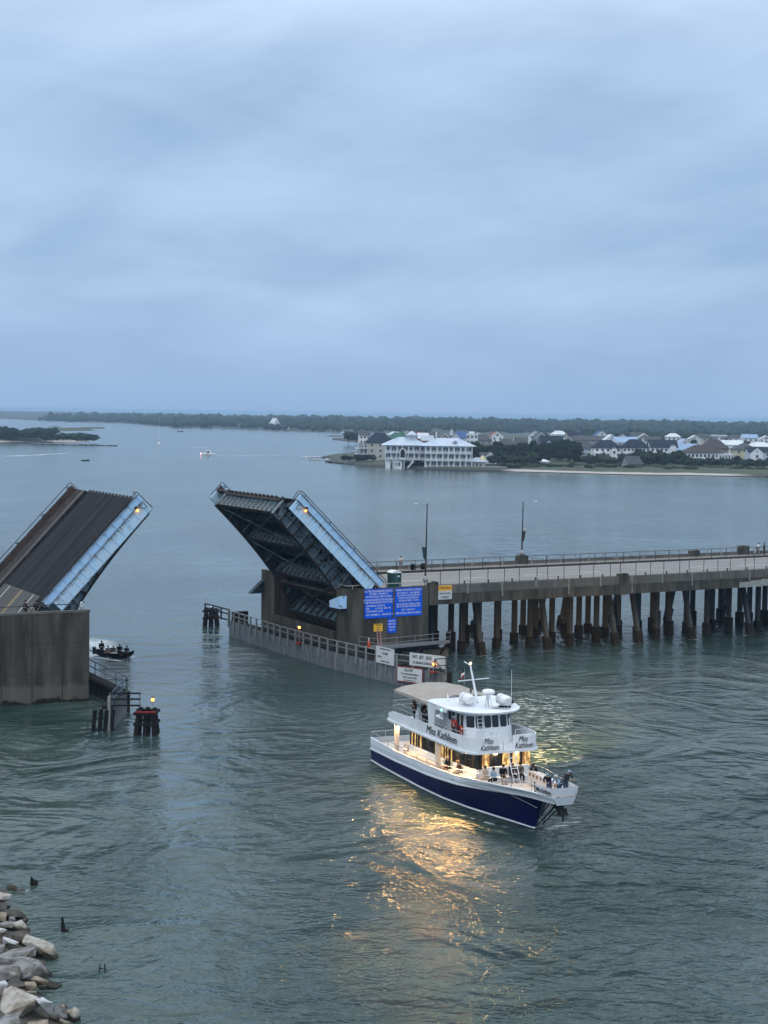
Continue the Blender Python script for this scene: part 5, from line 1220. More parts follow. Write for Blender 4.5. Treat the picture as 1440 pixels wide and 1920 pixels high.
for y in (-1.2, 1.2): MB().box(5.2, 11.2, y - .25, y + .25, 4.65, 5.05).build('bench_seat', MAT['boat_white'], bt); MB().box(5.2, 11.2, y - .04, y + .04, 5.051, 5.5).build('bench_back', MAT['boat_white'], bt)
# roof gear
rz_ = 7.49
mb = MB().tube([(14.3, 0, rz_), (13.55, 0, 9.0), (12.9, 0, 10.3)], .12, 8, r2=.06); mast = mb.build('mast', MAT['boat_white'], bt)
MB().bar((13.5, -1.35, 9.15), (13.5, 1.35, 9.25), .07).build('crosstree', MAT['boat_white'], mast)
MB().tube([(12.9, 0, 10.25), (12.5, -.35, 10.5)], .04, 6).build('gaff', MAT['boat_white'], mast); MB().ball((12.95, 0, 10.42), .09, 8).build('masthead_lamp', MAT['warm_lamp'], mast)
fl = MB(); vs = []; 
for i in range(5):
    for j in range(4): vs.append((13.1 - i * .16, -.62 + .06 * math.sin(i * 1.6 + j), 10.0 - j * .2 - i * .1))
stripe = MB()
for j in range(3):
    for i in range(4):
        a = i * 4 + j; stripe.mi(j % 2 if not (j == 0 and i < 2) else 2).add([vs[a], vs[a + 4], vs[a + 5], vs[a + 1]] + [(v[0], v[1] + .01, v[2]) for v in (vs[a], vs[a + 4], vs[a + 5], vs[a + 1])], [(0, 1, 2, 3), (7, 6, 5, 4), (0, 4, 5, 1), (1, 5, 6, 2), (2, 6, 7, 3), (3, 7, 4, 0)])
flo = stripe.build('flag', [MAT['red'], MAT['white_plastic'], CLO['navy']], bt)
MB().tube([(13.15, -.62, 7.5), (13.15, -.62, 10.1)], .015, 4).build('halyard', MAT['rail_grey'], bt)
for k, y in enumerate((-1.15, 1.35)):
    c = MB(); c.tube([(14.0 + k * 1.4, y, rz_ + .48), (14.15 + k * 1.4, y, rz_ + .5), (15.35 + k * 1.4, y, rz_ + .5), (15.5 + k * 1.4, y, rz_ + .48)], [.28, .42, .42, .28], 12)
    o = c.build('life_raft', MAT['white_plastic'], bt)
    mb = MB()
    for x in (14.3, 15.2): mb.bar((x + k * 1.4, y - .45, rz_ - .05), (x + k * 1.4, y + .45, rz_ - .05), .08); mb.bar((x + k * 1.4, y - .4, rz_), (x + k * 1.4, y - .38, rz_ + .4), .04); mb.bar((x + k * 1.4, y + .4, rz_), (x + k * 1.4, y + .38, rz_ + .4), .04)
    mb.build('cradle', MAT['steel'], o)
    MB().tube([(14.7 + k * 1.4, y, rz_ + .5), (14.74 + k * 1.4, y, rz_ + .5)], .435, 12).build('strap', MAT['rail_grey'], o)
rd = MB().lathe([(.05, 0), (.05, .7), (.12, .72)], (15.7, .25, rz_), 8).tube([(15.95, .5, rz_), (15.75, .3, rz_ + .9)], .03, 5).tube([(15.95, 0, rz_), (15.75, .2, rz_ + .9)], .03, 5).build('radar_mount', MAT['boat_white'], bt)
MB().lathe([(.3, 0), (.5, .08), (.52, .22), (.42, .36), (.15, .42)], (15.7, .25, rz_ + .9), 16).build('radar_dome', MAT['white_plastic'], rd)
MB().lathe([(.3, 0), (.36, .1), (.33, .22), (.1, .28)], (16.7, .35, rz_ + .12), 14).build('satellite_dome', MAT['white_plastic'], bt)
mb = MB()
for k in range(4): mb.tube([(16.9 + .12 * k, .6 + .22 * k, rz_ + .15), (17.2 + .1 * k, .6 + .2 * k, rz_ + .2)], .09, 8)
mb.build('horn_cluster', MAT['dark'], bt)
MB().tube([(12.9, -1.9, rz_), (12.9, -1.9, rz_ + .3), (12.82, -1.9, rz_ + .62)], [.16, .08, .01], 8).build('antenna_fin', MAT['white_plastic'], bt)
MB().tube([(16.7, 1.75, rz_ - .1), (16.65, 1.75, rz_ + 2.9)], .022, 5, r2=.012).build('whip_antenna', MAT['white_plastic'], bt)
MB().tube([(16.4, -.35, rz_), (16.35, -.2, rz_ + 1.0)], .025, 5).tube([(16.6, -.15, rz_), (16.35, -.2, rz_ + 1.0)], .02, 5).build('horn_stand', MAT['steel'], bt)
MB().tube([(13.3, -.1, rz_ + .7), (13.7, -.3, rz_ + .95)], .08, 8).build('search_light', MAT['dark'], bt)
gl_ = MB().ball((14.35, -3.08, 7.12), .1, 8).build('starboard_lamp', MAT['green_lamp'], bt)
# life ring and helm mirror by the door
MB().tube([(15.65 + .28 * math.cos(a * .5236), -2.05, 5.75 + .28 * math.sin(a * .5236)) for a in range(13)], .07, 6, cap=False).build('life_ring', MAT['orange'], bt)
# lettering
def bt_text(s, size, x, y, z, rx=None, **k):
    text(s, size, MAT['ink'], bt, rx, **k)
Mside = Matrix.Translation((14.5, -3.2, 5.22)) @ Matrix.Rotation(RAD(-1.6), 4, 'Y') @ Matrix.Rotation(RAD(90), 4, 'X')
text('Miss Kathleen', .9, MAT['ink'], bt, Mside, shear=.3, bold=.0, xs=1.12)
for s, yy in ((-1, -1.45), (1, 1.45)):
    for ww, dz, dy in (('Miss', .8, .06), ('Kathleen', .32, 0)):
        base = Matrix.Translation((19.56 - .15 * dz, yy + dy * -1, zf + dz)) @ Matrix.Rotation(RAD(90), 4, 'Z') @ Matrix.Rotation(RAD(84), 4, 'X')
        text(ww, .62, MAT['ink'], bt, base, shear=.3, bold=.0, xs=.7)
text('Miss Kathleen', .42, MAT['ink'], bt, Matrix.Translation((27.62, -1.26, 3.7)) @ Matrix.Rotation(math.atan2(.29, 1.8), 4, 'Z') @ Matrix.Rotation(RAD(94), 4, 'X'), shear=.3, xs=.72, bold=.006)
# cabin lamps under the side deck: the light the ferry throws on its deck and on the water
def ferry_lamp(x, y, z, e, size=.35, col=(1, .72, .42), sp=None):
    h = MB().lathe([(.16, -.02), (.16, .05)], (x, y, z), 10).build('ceiling_lamp', MAT['warm_lamp'], bt)
    l = bpy.data.lights.new('ceiling_lamp_light', 'AREA'); l.shape = 'DISK'; l.size = size; l.energy = e; l.color = col
    o = link('lamp_light', l, h, (x, y, z - .04)); return o
for x in (5.6, 9.5, 12.6, 15.5, 18.3): ferry_lamp(x, -2.72, head_(x) - .06, 34)
for x in (5.6, 10.5, 15.5, 18.3): ferry_lamp(x, 2.72, head_(x) - .06, 34)
ferry_lamp(19.36, -.9, 4.55, 26); ferry_lamp(19.36, .9, 4.55, 26)

# added side strips and roof lamp, put in for gold light on the water
def strip(x, y, z, out, e):
    h = MB().box(x - .4, x + .4, y - .06, y + .06, z, z + .08).build('added_strip', MAT['steel'], bt)
    l = bpy.data.lights.new('added_strip_light', 'AREA'); l.shape = 'RECTANGLE'; l.size = .7; l.size_y = .14; l.energy = e * .9; l.color = (1, .55, .18); l.spread = RAD(128)
    o = link('lamp_light', l, h, (x, y, z - .02)); dd = Vector((.62, .6 * out, -.85)); o.rotation_mode = 'QUATERNION'; o.rotation_quaternion = dd.to_track_quat('-Z', 'Y')
for x, e in ((5.0, 230), (6.8, 230), (12.2, 60), (14.4, 190), (16.2, 230), (17.9, 230)): strip(x, -3.12, head_(x) - .1, -1, e)
fh = MB().lathe([(.06, 0), (.2, .05), (.22, .25), (.12, .3)], (15.2, 2.5, rz_ - .05), 10).build('added_flood', MAT['dark'], bt)
l = bpy.data.lights.new('added_flood_light', 'SPOT'); l.energy = 110000; l.color = (1, .58, .08); l.spot_size = RAD(40); l.spot_blend = .8; l.shadow_soft_size = .15  # unseen lamp, added to light the yellow patch to port
tgt = G(1022, 1372); lo = link('lamp_light', l, fh, (15.3, 3.2, rz_ + .15)); src = BW(15.3, 3.2, rz_ + .15)
dv = (tgt - src).normalized(); lo.rotation_mode = 'QUATERNION'; lo.rotation_quaternion = (Matrix.Rotation(-BH, 3, 'Z') @ dv).to_track_quat('-Z', 'Y')
# people aboard
bp = lambda x, y, z=None: BW(x, y, deckz(x) if z is None else z)
seat_r = BH - math.pi / 2
def sitter(label, x, top, legs, head, yaw=0., y=-2.45, short=False, sl=True, pose='sit', z=None):
    return person(label, bp(x, y, z), seat_r + yaw, pose, top, legs, head, short, sl)
sitter('person in black top and cream cap, bare legs, on the ferry side bench', 14.4, 'black', 'black', 'cream', .35, short=True)
sitter('person in a brown jacket and straw hat seated amidships on the ferry side bench', 16.5, 'brown', 'grey', 'khaki')
sitter('person in a cream sweater seated forward on the ferry side bench', 20.1, 'cream', 'cream', 'hair', .5, y=-2.0, z=deckz(20.1))
sitter('person in pale blue hoodie on the ferry foredeck beside the cream sweater', 21.0, 'paleblue', 'black', 'hair', .4, y=-1.75, z=deckz(21))
sitter('person in a black sweatshirt with white print and shorts, seated before the ferry cabin front', 20.0, 'black', 'charcoal', 'hair', 1.3, y=-.55, short=True)
sitter('person in dark jacket seated behind the foredeck ladder of the ferry', 19.7, 'charcoal', 'black', 'hair', 1.5, y=.35)
sitter('person in grey jacket seated behind the foredeck ladder, nearest the port side', 19.7, 'plaid', 'black', 'hair', 1.5, y=1.0)
sitter('person in a long black coat turned aft at the port side of the ferry foredeck', 20.6, 'black', 'black', 'longhair', .9, y=1.75, pose='sitlean')
sitter('person with long dark hair and pale jeans beside the black coat on the ferry foredeck', 21.4, 'black', 'paleblue', 'longhair', 1.2, y=1.25)
person('person in navy and pale blue bending over the starboard side of the bow pulpit', BW(27.1, -.5, 3.1), BH - .9, 'lean', 'navy', 'denim', 'paleblue')
person('person in pale blue shirt crouched in the bow pulpit', BW(27.5, .1, 3.0), BH - 1.2, 'lean', 'paleblue', 'denim', 'white')
person('person in charcoal jacket and blue cap leaning out at the tip of the bow pulpit', BW(27.9, .35, 3.42), BH + .3, 'lean', 'charcoal', 'denim', 'paleblue')
person('person in white cap and red plaid shirt at the wheelhouse door of the ferry', BW(15.35, -2.45, 4.95), BH - 1.2, 'stand', 'red', 'charcoal', 'white')
sitter('person in a teal top seated at the rail under the ferry canopy', 11.0, 'teal', 'khaki', 'longhair', .2, y=-2.3, z=4.75)
sitter('person in black seated under the ferry canopy next to the teal top', 10.0, 'black', 'black', 'hair', .1, y=-2.3, z=4.75)
person('person in black standing under the ferry canopy near its middle pole', BW(8.3, -1.9, 4.75), seat_r + 2, 'stand', 'black', 'charcoal', 'hair')
person('person in dark brown jacket standing under the aft end of the ferry canopy', BW(6.4, -1.9, 4.75), seat_r, 'stand', 'brown', 'black', 'hair')
person('person in charcoal leaning on the far side bench under the ferry canopy', BW(7.4, 1.6, 4.75), seat_r + 1, 'stand', 'charcoal', 'black', 'hair')
# ------------------------------------------------------------------ far shores
def poly_sd(X, Y, P):
    """signed distance to a polygon, positive inside"""
    P = np.array(P, float); n = len(P); D = np.full(X.shape, 1e9); ins = np.zeros(X.shape, bool)
    for i in range(n):
        a, b = P[i], P[(i + 1) % n]; e = b - a; wx, wy = X - a[0], Y - a[1]
        t = np.clip((wx * e[0] + wy * e[1]) / (e @ e), 0, 1); D = np.minimum(D, np.hypot(wx - e[0] * t, wy - e[1] * t))
        c = ((a[1] <= Y) & (b[1] > Y)) | ((b[1] <= Y) & (a[1] > Y))
        with np.errstate(divide='ignore', invalid='ignore'): xi = a[0] + (Y - a[1]) / (b[1] - a[1]) * e[0]
        ins ^= c & (X < xi)
    return np.where(ins, D, -D)
def vnoise(X, Y, s, seed):
    r = np.random.RandomState(seed); T = r.rand(64, 64); x, y = X / s, Y / s
    xi, yi = np.floor(x).astype(int), np.floor(y).astype(int); fx, fy = x - xi, y - yi; fx = fx * fx * (3 - 2 * fx); fy = fy * fy * (3 - 2 * fy)
    g = lambda a, b: T[a % 64, b % 64]
    return (g(xi, yi) * (1 - fx) + g(xi + 1, yi) * fx) * (1 - fy) + (g(xi, yi + 1) * (1 - fx) + g(xi + 1, yi + 1) * fx) * fy
def gxy(px, py): p = G(px, py); return (p.x, p.y)
def terrain(name, P, xs, ys, hf, m):
    X, Y = np.meshgrid(xs, ys); S = poly_sd(X, Y, P); Z = np.maximum(hf(X, Y, S), -6.5)
    me = grid_mesh(name, X, Y, Z, m); o = link(name, me); tag(o, kind='structure'); return o
def ground_mat(name, sand_hi, px0=None, px1=None, grass=(.035, .062, .025), scrub=(.05, .055, .035), sand=(.4, .38, .35), rock=(.03, .03, .03)):
    m = bpy.data.materials.new(name); m.use_nodes = True; t = m.node_tree; b = t.nodes['Principled BSDF']; b.inputs['Roughness'].default_value = .95
    geo = t.nodes.new('ShaderNodeNewGeometry'); sp = t.nodes.new('ShaderNodeSeparateXYZ'); t.links.new(geo.outputs['Position'], sp.inputs[0])
    n = t.nodes.new('ShaderNodeTexNoise'); n.inputs['Scale'].default_value = .06; n.inputs['Detail'].default_value = 5; t.links.new(geo.outputs['Position'], n.inputs['Vector'])
    g = t.nodes.new('ShaderNodeMixRGB'); g.inputs[1].default_value = (*grass, 1); g.inputs[2].default_value = (*scrub, 1)
    r0 = t.nodes.new('ShaderNodeMapRange'); r0.inputs[1].default_value = .4; r0.inputs[2].default_value = .6; t.links.new(n.outputs['Fac'], r0.inputs[0]); t.links.new(r0.outputs[0], g.inputs[0])
    nz = t.nodes.new('ShaderNodeMath'); nz.operation = 'MULTIPLY_ADD'; t.links.new(n.outputs['Fac'], nz.inputs[0]); nz.inputs[1].default_value = 1.0; t.links.new(sp.outputs[2], nz.inputs[2])
    r1 = t.nodes.new('ShaderNodeMapRange'); r1.inputs[1].default_value = sand_hi + .4; r1.inputs[2].default_value = sand_hi + .75; t.links.new(nz.outputs[0], r1.inputs[0])
    s = t.nodes.new('ShaderNodeMixRGB'); s.inputs[1].default_value = (*sand, 1)
    if px0 is not None:     # sand only along part of the shore, stone along the rest
        r3 = t.nodes.new('ShaderNodeMapRange'); r3.inputs[1].default_value = px0; r3.inputs[2].default_value = px0 + 8; t.links.new(sp.outputs[0], r3.inputs[0])
        q = t.nodes.new('ShaderNodeMixRGB'); q.inputs[1].default_value = (*rock, 1); q.inputs[2].default_value = (*sand, 1); t.links.new(r3.outputs[0], q.inputs[0])
        r4 = t.nodes.new('ShaderNodeMapRange'); r4.inputs[1].default_value = px1; r4.inputs[2].default_value = px1 + 15; t.links.new(sp.outputs[0], r4.inputs[0])
        q2 = t.nodes.new('ShaderNodeMixRGB'); q2.inputs[2].default_value = (.06, .06, .045, 1); t.links.new(r4.outputs[0], q2.inputs[0]); t.links.new(q.outputs[0], q2.inputs[1]); t.links.new(q2.outputs[0], s.inputs[1])
    t.links.new(r1.outputs[0], s.inputs[0]); t.links.new(g.outputs[0], s.inputs[2])
    r2 = t.nodes.new('ShaderNodeMapRange'); r2.inputs[1].default_value = .32; r2.inputs[2].default_value = .42; t.links.new(sp.outputs[2], r2.inputs[0])
    k = t.nodes.new('ShaderNodeMixRGB'); k.inputs[1].default_value = (.012, .013, .013, 1); t.links.new(r2.outputs[0], k.inputs[0]); t.links.new(s.outputs[0], k.inputs[2]); t.links.new(k.outputs[0], b.inputs['Base Color'])
    return m
PEN = [gxy(*p) for p in ((603, 858), (618, 866), (645, 871), (690, 875), (740, 878.5), (800, 881.5), (880, 884), (935, 884.5), (1000, 886), (1060, 887.5), (1130, 889.5), (1200, 891), (1300, 892), (1440, 895), (1750, 905))]
PEN += [(900, 1000), (1100, 2300)] + [gxy(*p) for p in ((760, 815), (700, 818), (655, 822.5), (612, 823.5), (650, 828), (690, 832), (705, 838), (680, 848), (640, 852), (612, 855))]
def pen_h(X, Y, S):
    h = np.clip(S * .16, -4, 1.1) + np.clip((S - 14) * .05, 0, 2.2)
    return np.where(S > 0, h + .45 + .25 * vnoise(X, Y, 9, 1) * np.clip(S / 10, 0, 1), S * .5)
terrain('peninsula', PEN, np.concatenate([np.arange(-60, 330, 3.0), np.arange(330, 1200, 14)]), np.concatenate([np.arange(800, 960, 2.0), np.arange(960, 1100, 5), np.arange(1100, 2400, 22)]), pen_h,
        ground_mat('peninsula ground', 1.2, 62, 178))
MAIN = [gxy(*p) for p in ((62, 788.5), (110, 790.5), (160, 791.5), (235, 793.5), (300, 799.5), (318, 801.8), (400, 803.0), (450, 804.8), (500, 807), (560, 808.8), (620, 810.2), (700, 811.8), (760, 812.4), (860, 812.5), (1000, 812), (1440, 818), (1800, 826))]
MAIN += [(3800, 4200), (3000, 9000), (-1500, 9000), (-1400, 5200)]
def main_h(X, Y, S):
    h = np.clip(S * .02, -4, 3.0) + np.clip((S - 200) * .008, 0, 3.5)
    return np.where(S > 0, h + .3 + 1.5 * vnoise(X, Y, 140, 3) * np.clip(S / 60, 0, 1), S * .3)
terrain('mainland', MAIN, np.arange(-1500, 3400, 30.0), np.concatenate([np.arange(2050, 3200, 14.0), np.arange(3200, 5000, 50), np.arange(5000, 9000, 250)]), main_h, ground_mat('mainland ground', .5, grass=(.018, .028, .016), scrub=(.028, .034, .022), sand=(.1, .1, .08)))
FL = [(-3000, 5300)] + [gxy(*p) for p in ((-30, 781.5), (60, 782.7), (130, 784.2))] + [(-700, 8500), (-3000, 8500)]
terrain('far_headland', FL, np.arange(-3000, -600, 40.0), np.arange(4200, 8500, 60.0), lambda X, Y, S: np.where(S > 0, np.clip(S * .06, 0, 13) + 5 * vnoise(X, Y, 220, 5) * np.clip(S / 100, 0, 1), S * .2), ground_mat('headland scrub', .2, grass=(.03, .045, .03), scrub=(.04, .05, .035), sand=(.1, .1, .08)))
ISL = [gxy(*p) for p in ((-90, 829), (0, 830), (40, 829.5), (90, 829.8), (150, 829), (178, 826.5), (183, 824), (150, 820.5), (60, 815), (-90, 812))]
terrain('wooded_island', ISL, np.arange(-440, -220, 4.0), np.arange(1340, 1720, 6.0), lambda X, Y, S: np.where(S > 0, np.clip(S * .12, 0, 4.5) + .4, S * .4), ground_mat('island ground', 1.4, sand=(.42, .36, .32)))
for nm, pts, hh in (('marsh_islet', ((45, 806.8), (130, 808.2), (178, 807.4), (172, 804.8), (150, 802.4), (60, 805)), 1.6), ('marsh_islet', ((150, 803.6), (195, 804), (196, 801.8), (150, 801.5)), .8),
                    ('marsh_islet', ((612, 818.5), (640, 819.3), (641, 817.3), (614, 817.2)), .8), ('marsh_islet', ((90, 801), (114, 801.4), (114, 800), (92, 799.9)), .7)):
    P_ = [gxy(*p) for p in pts]; x0, x1 = min(p[0] for p in P_), max(p[0] for p in P_); y0, y1 = min(p[1] for p in P_), max(p[1] for p in P_)
    terrain(nm, P_, np.linspace(x0 - 10, x1 + 10, 40), np.linspace(y0 - 10, y1 + 10, 30), lambda X, Y, S: np.where(S > 0, np.minimum(S * .08, hh) + .3, S * .2), MAT.setdefault('marsh', mat('marsh grass', (.05, .065, .035), .95, col2=(.08, .085, .05), scale=.1)))

# --- trees
def clump_crown(name, rx, rz, n, seed, m, leafy=260, shape='round', sub=1, size=.34):
    r = random.Random(seed); bm = bmesh.new()
    for i in range(n):
        while True:
            p = Vector((r.uniform(-1, 1), r.uniform(-1, 1), r.uniform(-1, 1)))
            if p.length < 1: break
        p = p.normalized() * (p.length ** .45)
        if shape == 'cone': k = 1 - .75 * (p.z * .5 + .5); p.x *= k; p.y *= k
        c = Vector((p.x * rx * .8, p.y * rx * .8, p.z * rz * .82)); s_ = r.uniform(.6, 1.25) * size * rx
        g = bmesh.ops.create_icosphere(bm, subdivisions=sub, radius=1)
        sx, sy, sz = s_ * r.uniform(.8, 1.3), s_ * r.uniform(.8, 1.3), s_ * r.uniform(.55, .95)
        for v in g['verts']:
            f = 1 + r.uniform(-.28, .28); v.co = Vector((v.co.x * sx * f, v.co.y * sy * f, v.co.z * sz * f)) + c
    for i in range(leafy):
        d = Vector((r.gauss(0, 1), r.gauss(0, 1), r.gauss(0, 1))).normalized()
        k = 1 - .7 * (d.z * .5 + .5) if shape == 'cone' else 1
        p = Vector((d.x * rx * k, d.y * rx * k, d.z * rz)) * r.uniform(.82, 1.13); s_ = .09 * rx
        vs = [bm.verts.new(p + Vector((r.uniform(-s_, s_), r.uniform(-s_, s_), r.uniform(-s_, s_)))) for _ in range(3)]; bm.faces.new(vs)
    me = bpy.data.meshes.new(name); bm.to_mesh(me); bm.free(); me.materials.append(m); return me
LEAF = [mat('foliage dark', (.009, .018, .013), .95, col2=(.022, .034, .02), scale=.5), mat('foliage mid', (.014, .027, .016), .95, col2=(.034, .05, .026), scale=.6),
        mat('foliage grey green', (.035, .05, .032), .9, col2=(.06, .075, .045), scale=.6), mat('foliage olive', (.045, .05, .026), .9, col2=(.028, .036, .02), scale=.6)]
BARK = mat('bark', (.05, .042, .035), .9)
CROWN = [clump_crown('crown', 1, .8, 34, 1, LEAF[0]), clump_crown('crown', 1, .7, 30, 2, LEAF[1]), clump_crown('crown', 1, 1.25, 34, 3, LEAF[0], shape='cone'),
         clump_crown('crown', 1, .45, 24, 4, LEAF[2], 200), clump_crown('crown', 1, .5, 22, 5, LEAF[3], 200), clump_crown('crown', 1, .55, 26, 6, LEAF[1], 200)]
TRUNK = MB().tube([(0, 0, -.5), (.03, 0, .5), (0, .02, 1.0)], .05, 6, r2=.025).tube([(0, 0, .5), (.2, .1, .95)], .025, 5, r2=.012).tube([(0, 0, .45), (-.18, -.1, .9)], .025, 5, r2=.012).mesh('trunk', BARK)
def tree(label, p, h, rad, kind, group, cat='tree', nm='tree', rzz=0.):
    t = thing(nm, label, cat, p, rzz, group)
    c = link('crown', CROWN[kind], t); zz = [.8, .7, 1.25, .45, .5, .55][kind]; sz = h * (.42 if kind < 3 else .5) / zz
    c.location = (0, 0, h - sz * zz); c.scale = (rad, rad, sz)
    if kind < 3:
        k = link('trunk', TRUNK, t); k.scale = (h * .5, h * .5, h * .62)
    return t
rn = random.Random(11)
ground_z = 3.0
def zone(px0, px1, d0, d1, n, h0, h1, r0, r1, kinds, label, group, cat='tree', nm='tree', gz=ground_z):
    for i in range(n):
        px = px0 + (px1 - px0) * (i + rn.uniform(.1, .9)) / n; dd = rn.uniform(d0, d1); h = rn.uniform(h0, h1)
        tree(label, at(px, dd, gz - .4), h, rn.uniform(r0, r1), rn.choice(kinds), group, cat, nm, rn.uniform(0, 6.2))
zone(868, 1000, 885, 945, 17, 9, 12.5, 3.2, 5, (0, 0, 1), 'dark evergreen tree in the grove between the white hotel and the dark roofed house', 'grove right of the white hotel')
zone(985, 1086, 872, 930, 16, 10, 14.5, 3, 4.6, (0, 0, 1, 2), 'dark bushy tree in the tall grove behind the sandy beach', 'tall grove behind the beach')
zone(920, 1010, 850, 872, 10, 5, 8, 3, 5, (1, 0), 'low dark tree at the water side of the grove above the beach', 'low trees above the beach')
zone(1165, 1285, 862, 885, 14, 6.5, 9.5, 3, 4.4, (0, 1, 1), 'dark rounded tree behind the small gable roofed shed', 'trees behind the beach shed')
zone(1085, 1170, 868, 890, 8, 4, 6.5, 3, 4.5, (1, 3, 5), 'bushy tree in front of the twin balcony house', 'trees before the balcony house')
zone(1280, 1375, 858, 880, 11, 4, 5.8, 3, 4.6, (5, 1, 5), 'dense low tree before the long brown roofed house', 'trees before the brown roofed house')
zone(1378, 1450, 852, 880, 8, 4, 6.5, 2.6, 4.2, (0, 5, 1), 'dark shrub at the foot of the pale blue house', 'shrubs before the pale blue house')
zone(945, 1440, 838, 856, 46, 1.6, 3.2, 2.2, 4.4, (3, 4, 5, 3), 'low grey green dune shrub above the beach', 'dune shrubs', 'shrub', 'dune_shrub', 2.0)
zone(645, 706, 905, 915, 7, 2.6, 4.2, 2, 3, (5, 0), 'clipped dark hedge shrub before the cream house', 'hedge before the cream house', 'shrub', 'hedge_shrub', 2.4)
zone(735, 800, 850, 860, 7, 2.0, 4.6, 1.6, 2.6, (5, 0, 3), 'dark shrub among the piers under the white hotel', 'shrubs under the hotel', 'shrub', 'shrub', 1.2)
zone(1000, 1440, 1040, 1500, 40, 8, 12, 4, 7, (0, 1), 'dark tree among the far rows of houses', 'trees among the far houses')
zone(650, 860, 1150, 1500, 16, 7, 10, 4, 7, (0, 1), 'dark tree behind the red and green roofed houses', 'trees behind the red house')
zone(-60, 100, 1375, 1430, 30, 7, 12, 5, 8, (0, 0, 1), 'dark evergreen on the wooded island at left', 'trees of the wooded island')
zone(85, 176, 1370, 1400, 16, 4, 7.5, 4, 6, (0, 1, 5), 'low dark tree on the tapering end of the wooded island', 'low trees of the island end')
# --- forest on the mainland: thousands of crowns reading as one wood
def forest(name, pts, label, m, seed):
    base = clump_crown('c', 1, .8, 3, seed, m, 16, sub=1, size=.72); nv = len(base.vertices)
    co = np.empty(nv * 3, np.float32); base.vertices.foreach_get('co', co); co = co.reshape(-1, 3)
    tri = [tuple(p.vertices) for p in base.polygons]; tri = np.array(tri, np.int32)
    pts = np.array(pts, np.float32); n = len(pts); a = np.random.RandomState(seed).rand(n) * 6.28
    C_, S_ = np.cos(a)[:, None], np.sin(a)[:, None]
    X = (co[None, :, 0] * C_ - co[None, :, 1] * S_) * pts[:, 3:4] + pts[:, 0:1]; Y = (co[None, :, 0] * S_ + co[None, :, 1] * C_) * pts[:, 3:4] + pts[:, 1:2]
    Z = co[None, :, 2] * pts[:, 4:5] + pts[:, 2:3]
    V_ = np.stack([X, Y, Z], -1).reshape(-1, 3); F_ = (tri[None] + (np.arange(n) * nv)[:, None, None]).reshape(-1)
    me = bpy.data.meshes.new(name); me.vertices.add(len(V_)); me.vertices.foreach_set('co', V_.ravel()); me.loops.add(len(F_)); me.loops.foreach_set('vertex_index', F_.astype(np.int32))
    k = len(F_) // 3; me.polygons.add(k); me.polygons.foreach_set('loop_start', np.arange(0, 3 * k, 3, dtype=np.int32)); me.polygons.foreach_set('loop_total', np.full(k, 3, np.int32))
    me.materials.append(m); me.update(); me.validate(); o = link(name, me); tag(o, label, 'forest', None, 'stuff'); return o
R_ = np.random.RandomState(2)
def scatter(P, x0, x1, y0, y1, n, smin, h, r, hf, edge=12):
    X = R_.uniform(x0, x1, n); Y = R_.uniform(y0, y1, n); S = poly_sd(X, Y, P); Z = hf(X, Y, S)
    ok = (S > smin) & (vnoise(X, Y, 90, 9) > .18); X, Y, Z = X[ok], Y[ok], Z[ok]; k = len(X)
    hh = R_.uniform(*h, k) * (.55 + .55 * vnoise(X, Y, 160, 12) + .45 * vnoise(X, Y, 50, 13)); rr = R_.uniform(*r, k)
    return np.stack([X, Y, Z + hh * .35, rr, hh * .8], 1)
forest('forest', scatter(MAIN, -900, 1400, 2300, 4300, 5600, 10, (7.5, 11), (5, 9), main_h), 'blue green wood along the far mainland shore', LEAF[1], 21)
forest('forest', scatter(MAIN, -1000, 2400, 2900, 5200, 1800, 60, (9, 13), (10, 17), main_h), 'hazy wooded ridge along the horizon', LEAF[1], 22)
forest('forest', scatter(MAIN, 150, 1300, 2150, 2800, 1300, 6, (7, 11), (5, 9), main_h), 'darker wood behind the rows of houses', LEAF[0], 23)
forest('scrub', scatter(PEN, 250, 900, 1050, 2300, 900, 15, (3, 7), (5, 10), pen_h), 'scrub and small trees between the far houses', LEAF[0], 24)

# --- houses
def HM(n, c, r=.8, c2=None): return mat(n, c, r, col2=c2 or tuple(x * .82 for x in c), scale=.35)
WALLS = dict(white=HM('white siding', (.76, .8, .84)), cream=HM('cream siding', (.46, .45, .4)), yellow=HM('pale yellow siding', (.5, .48, .33)), grey=HM('grey shingle siding', (.24, .26, .28)), blue=HM('blue grey siding', (.22, .28, .34)),
             ltblue=HM('pale blue siding', (.5, .58, .68)), red=HM('barn red siding', (.2, .035, .04)), tan=HM('tan siding', (.3, .27, .24)))
ROOFS = dict(dark=HM('dark shingle roof', (.026, .034, .055)), grey=HM('grey shingle roof', (.085, .09, .1)), brown=HM('brown shingle roof', (.075, .068, .066)), green=HM('green roof', (.06, .14, .11)), red=HM('red roof', (.18, .04, .045)),
             orange=HM('orange red roof', (.42, .12, .11)), blue=HM('light blue metal roof', (.26, .38, .56), .5), white=HM('white metal roof', (.62, .68, .72), .5), deepblue=HM('blue shingle roof', (.08, .14, .3)))
TRIM = mat('white trim', (.68, .72, .76), .6)
WIN_ME = {}
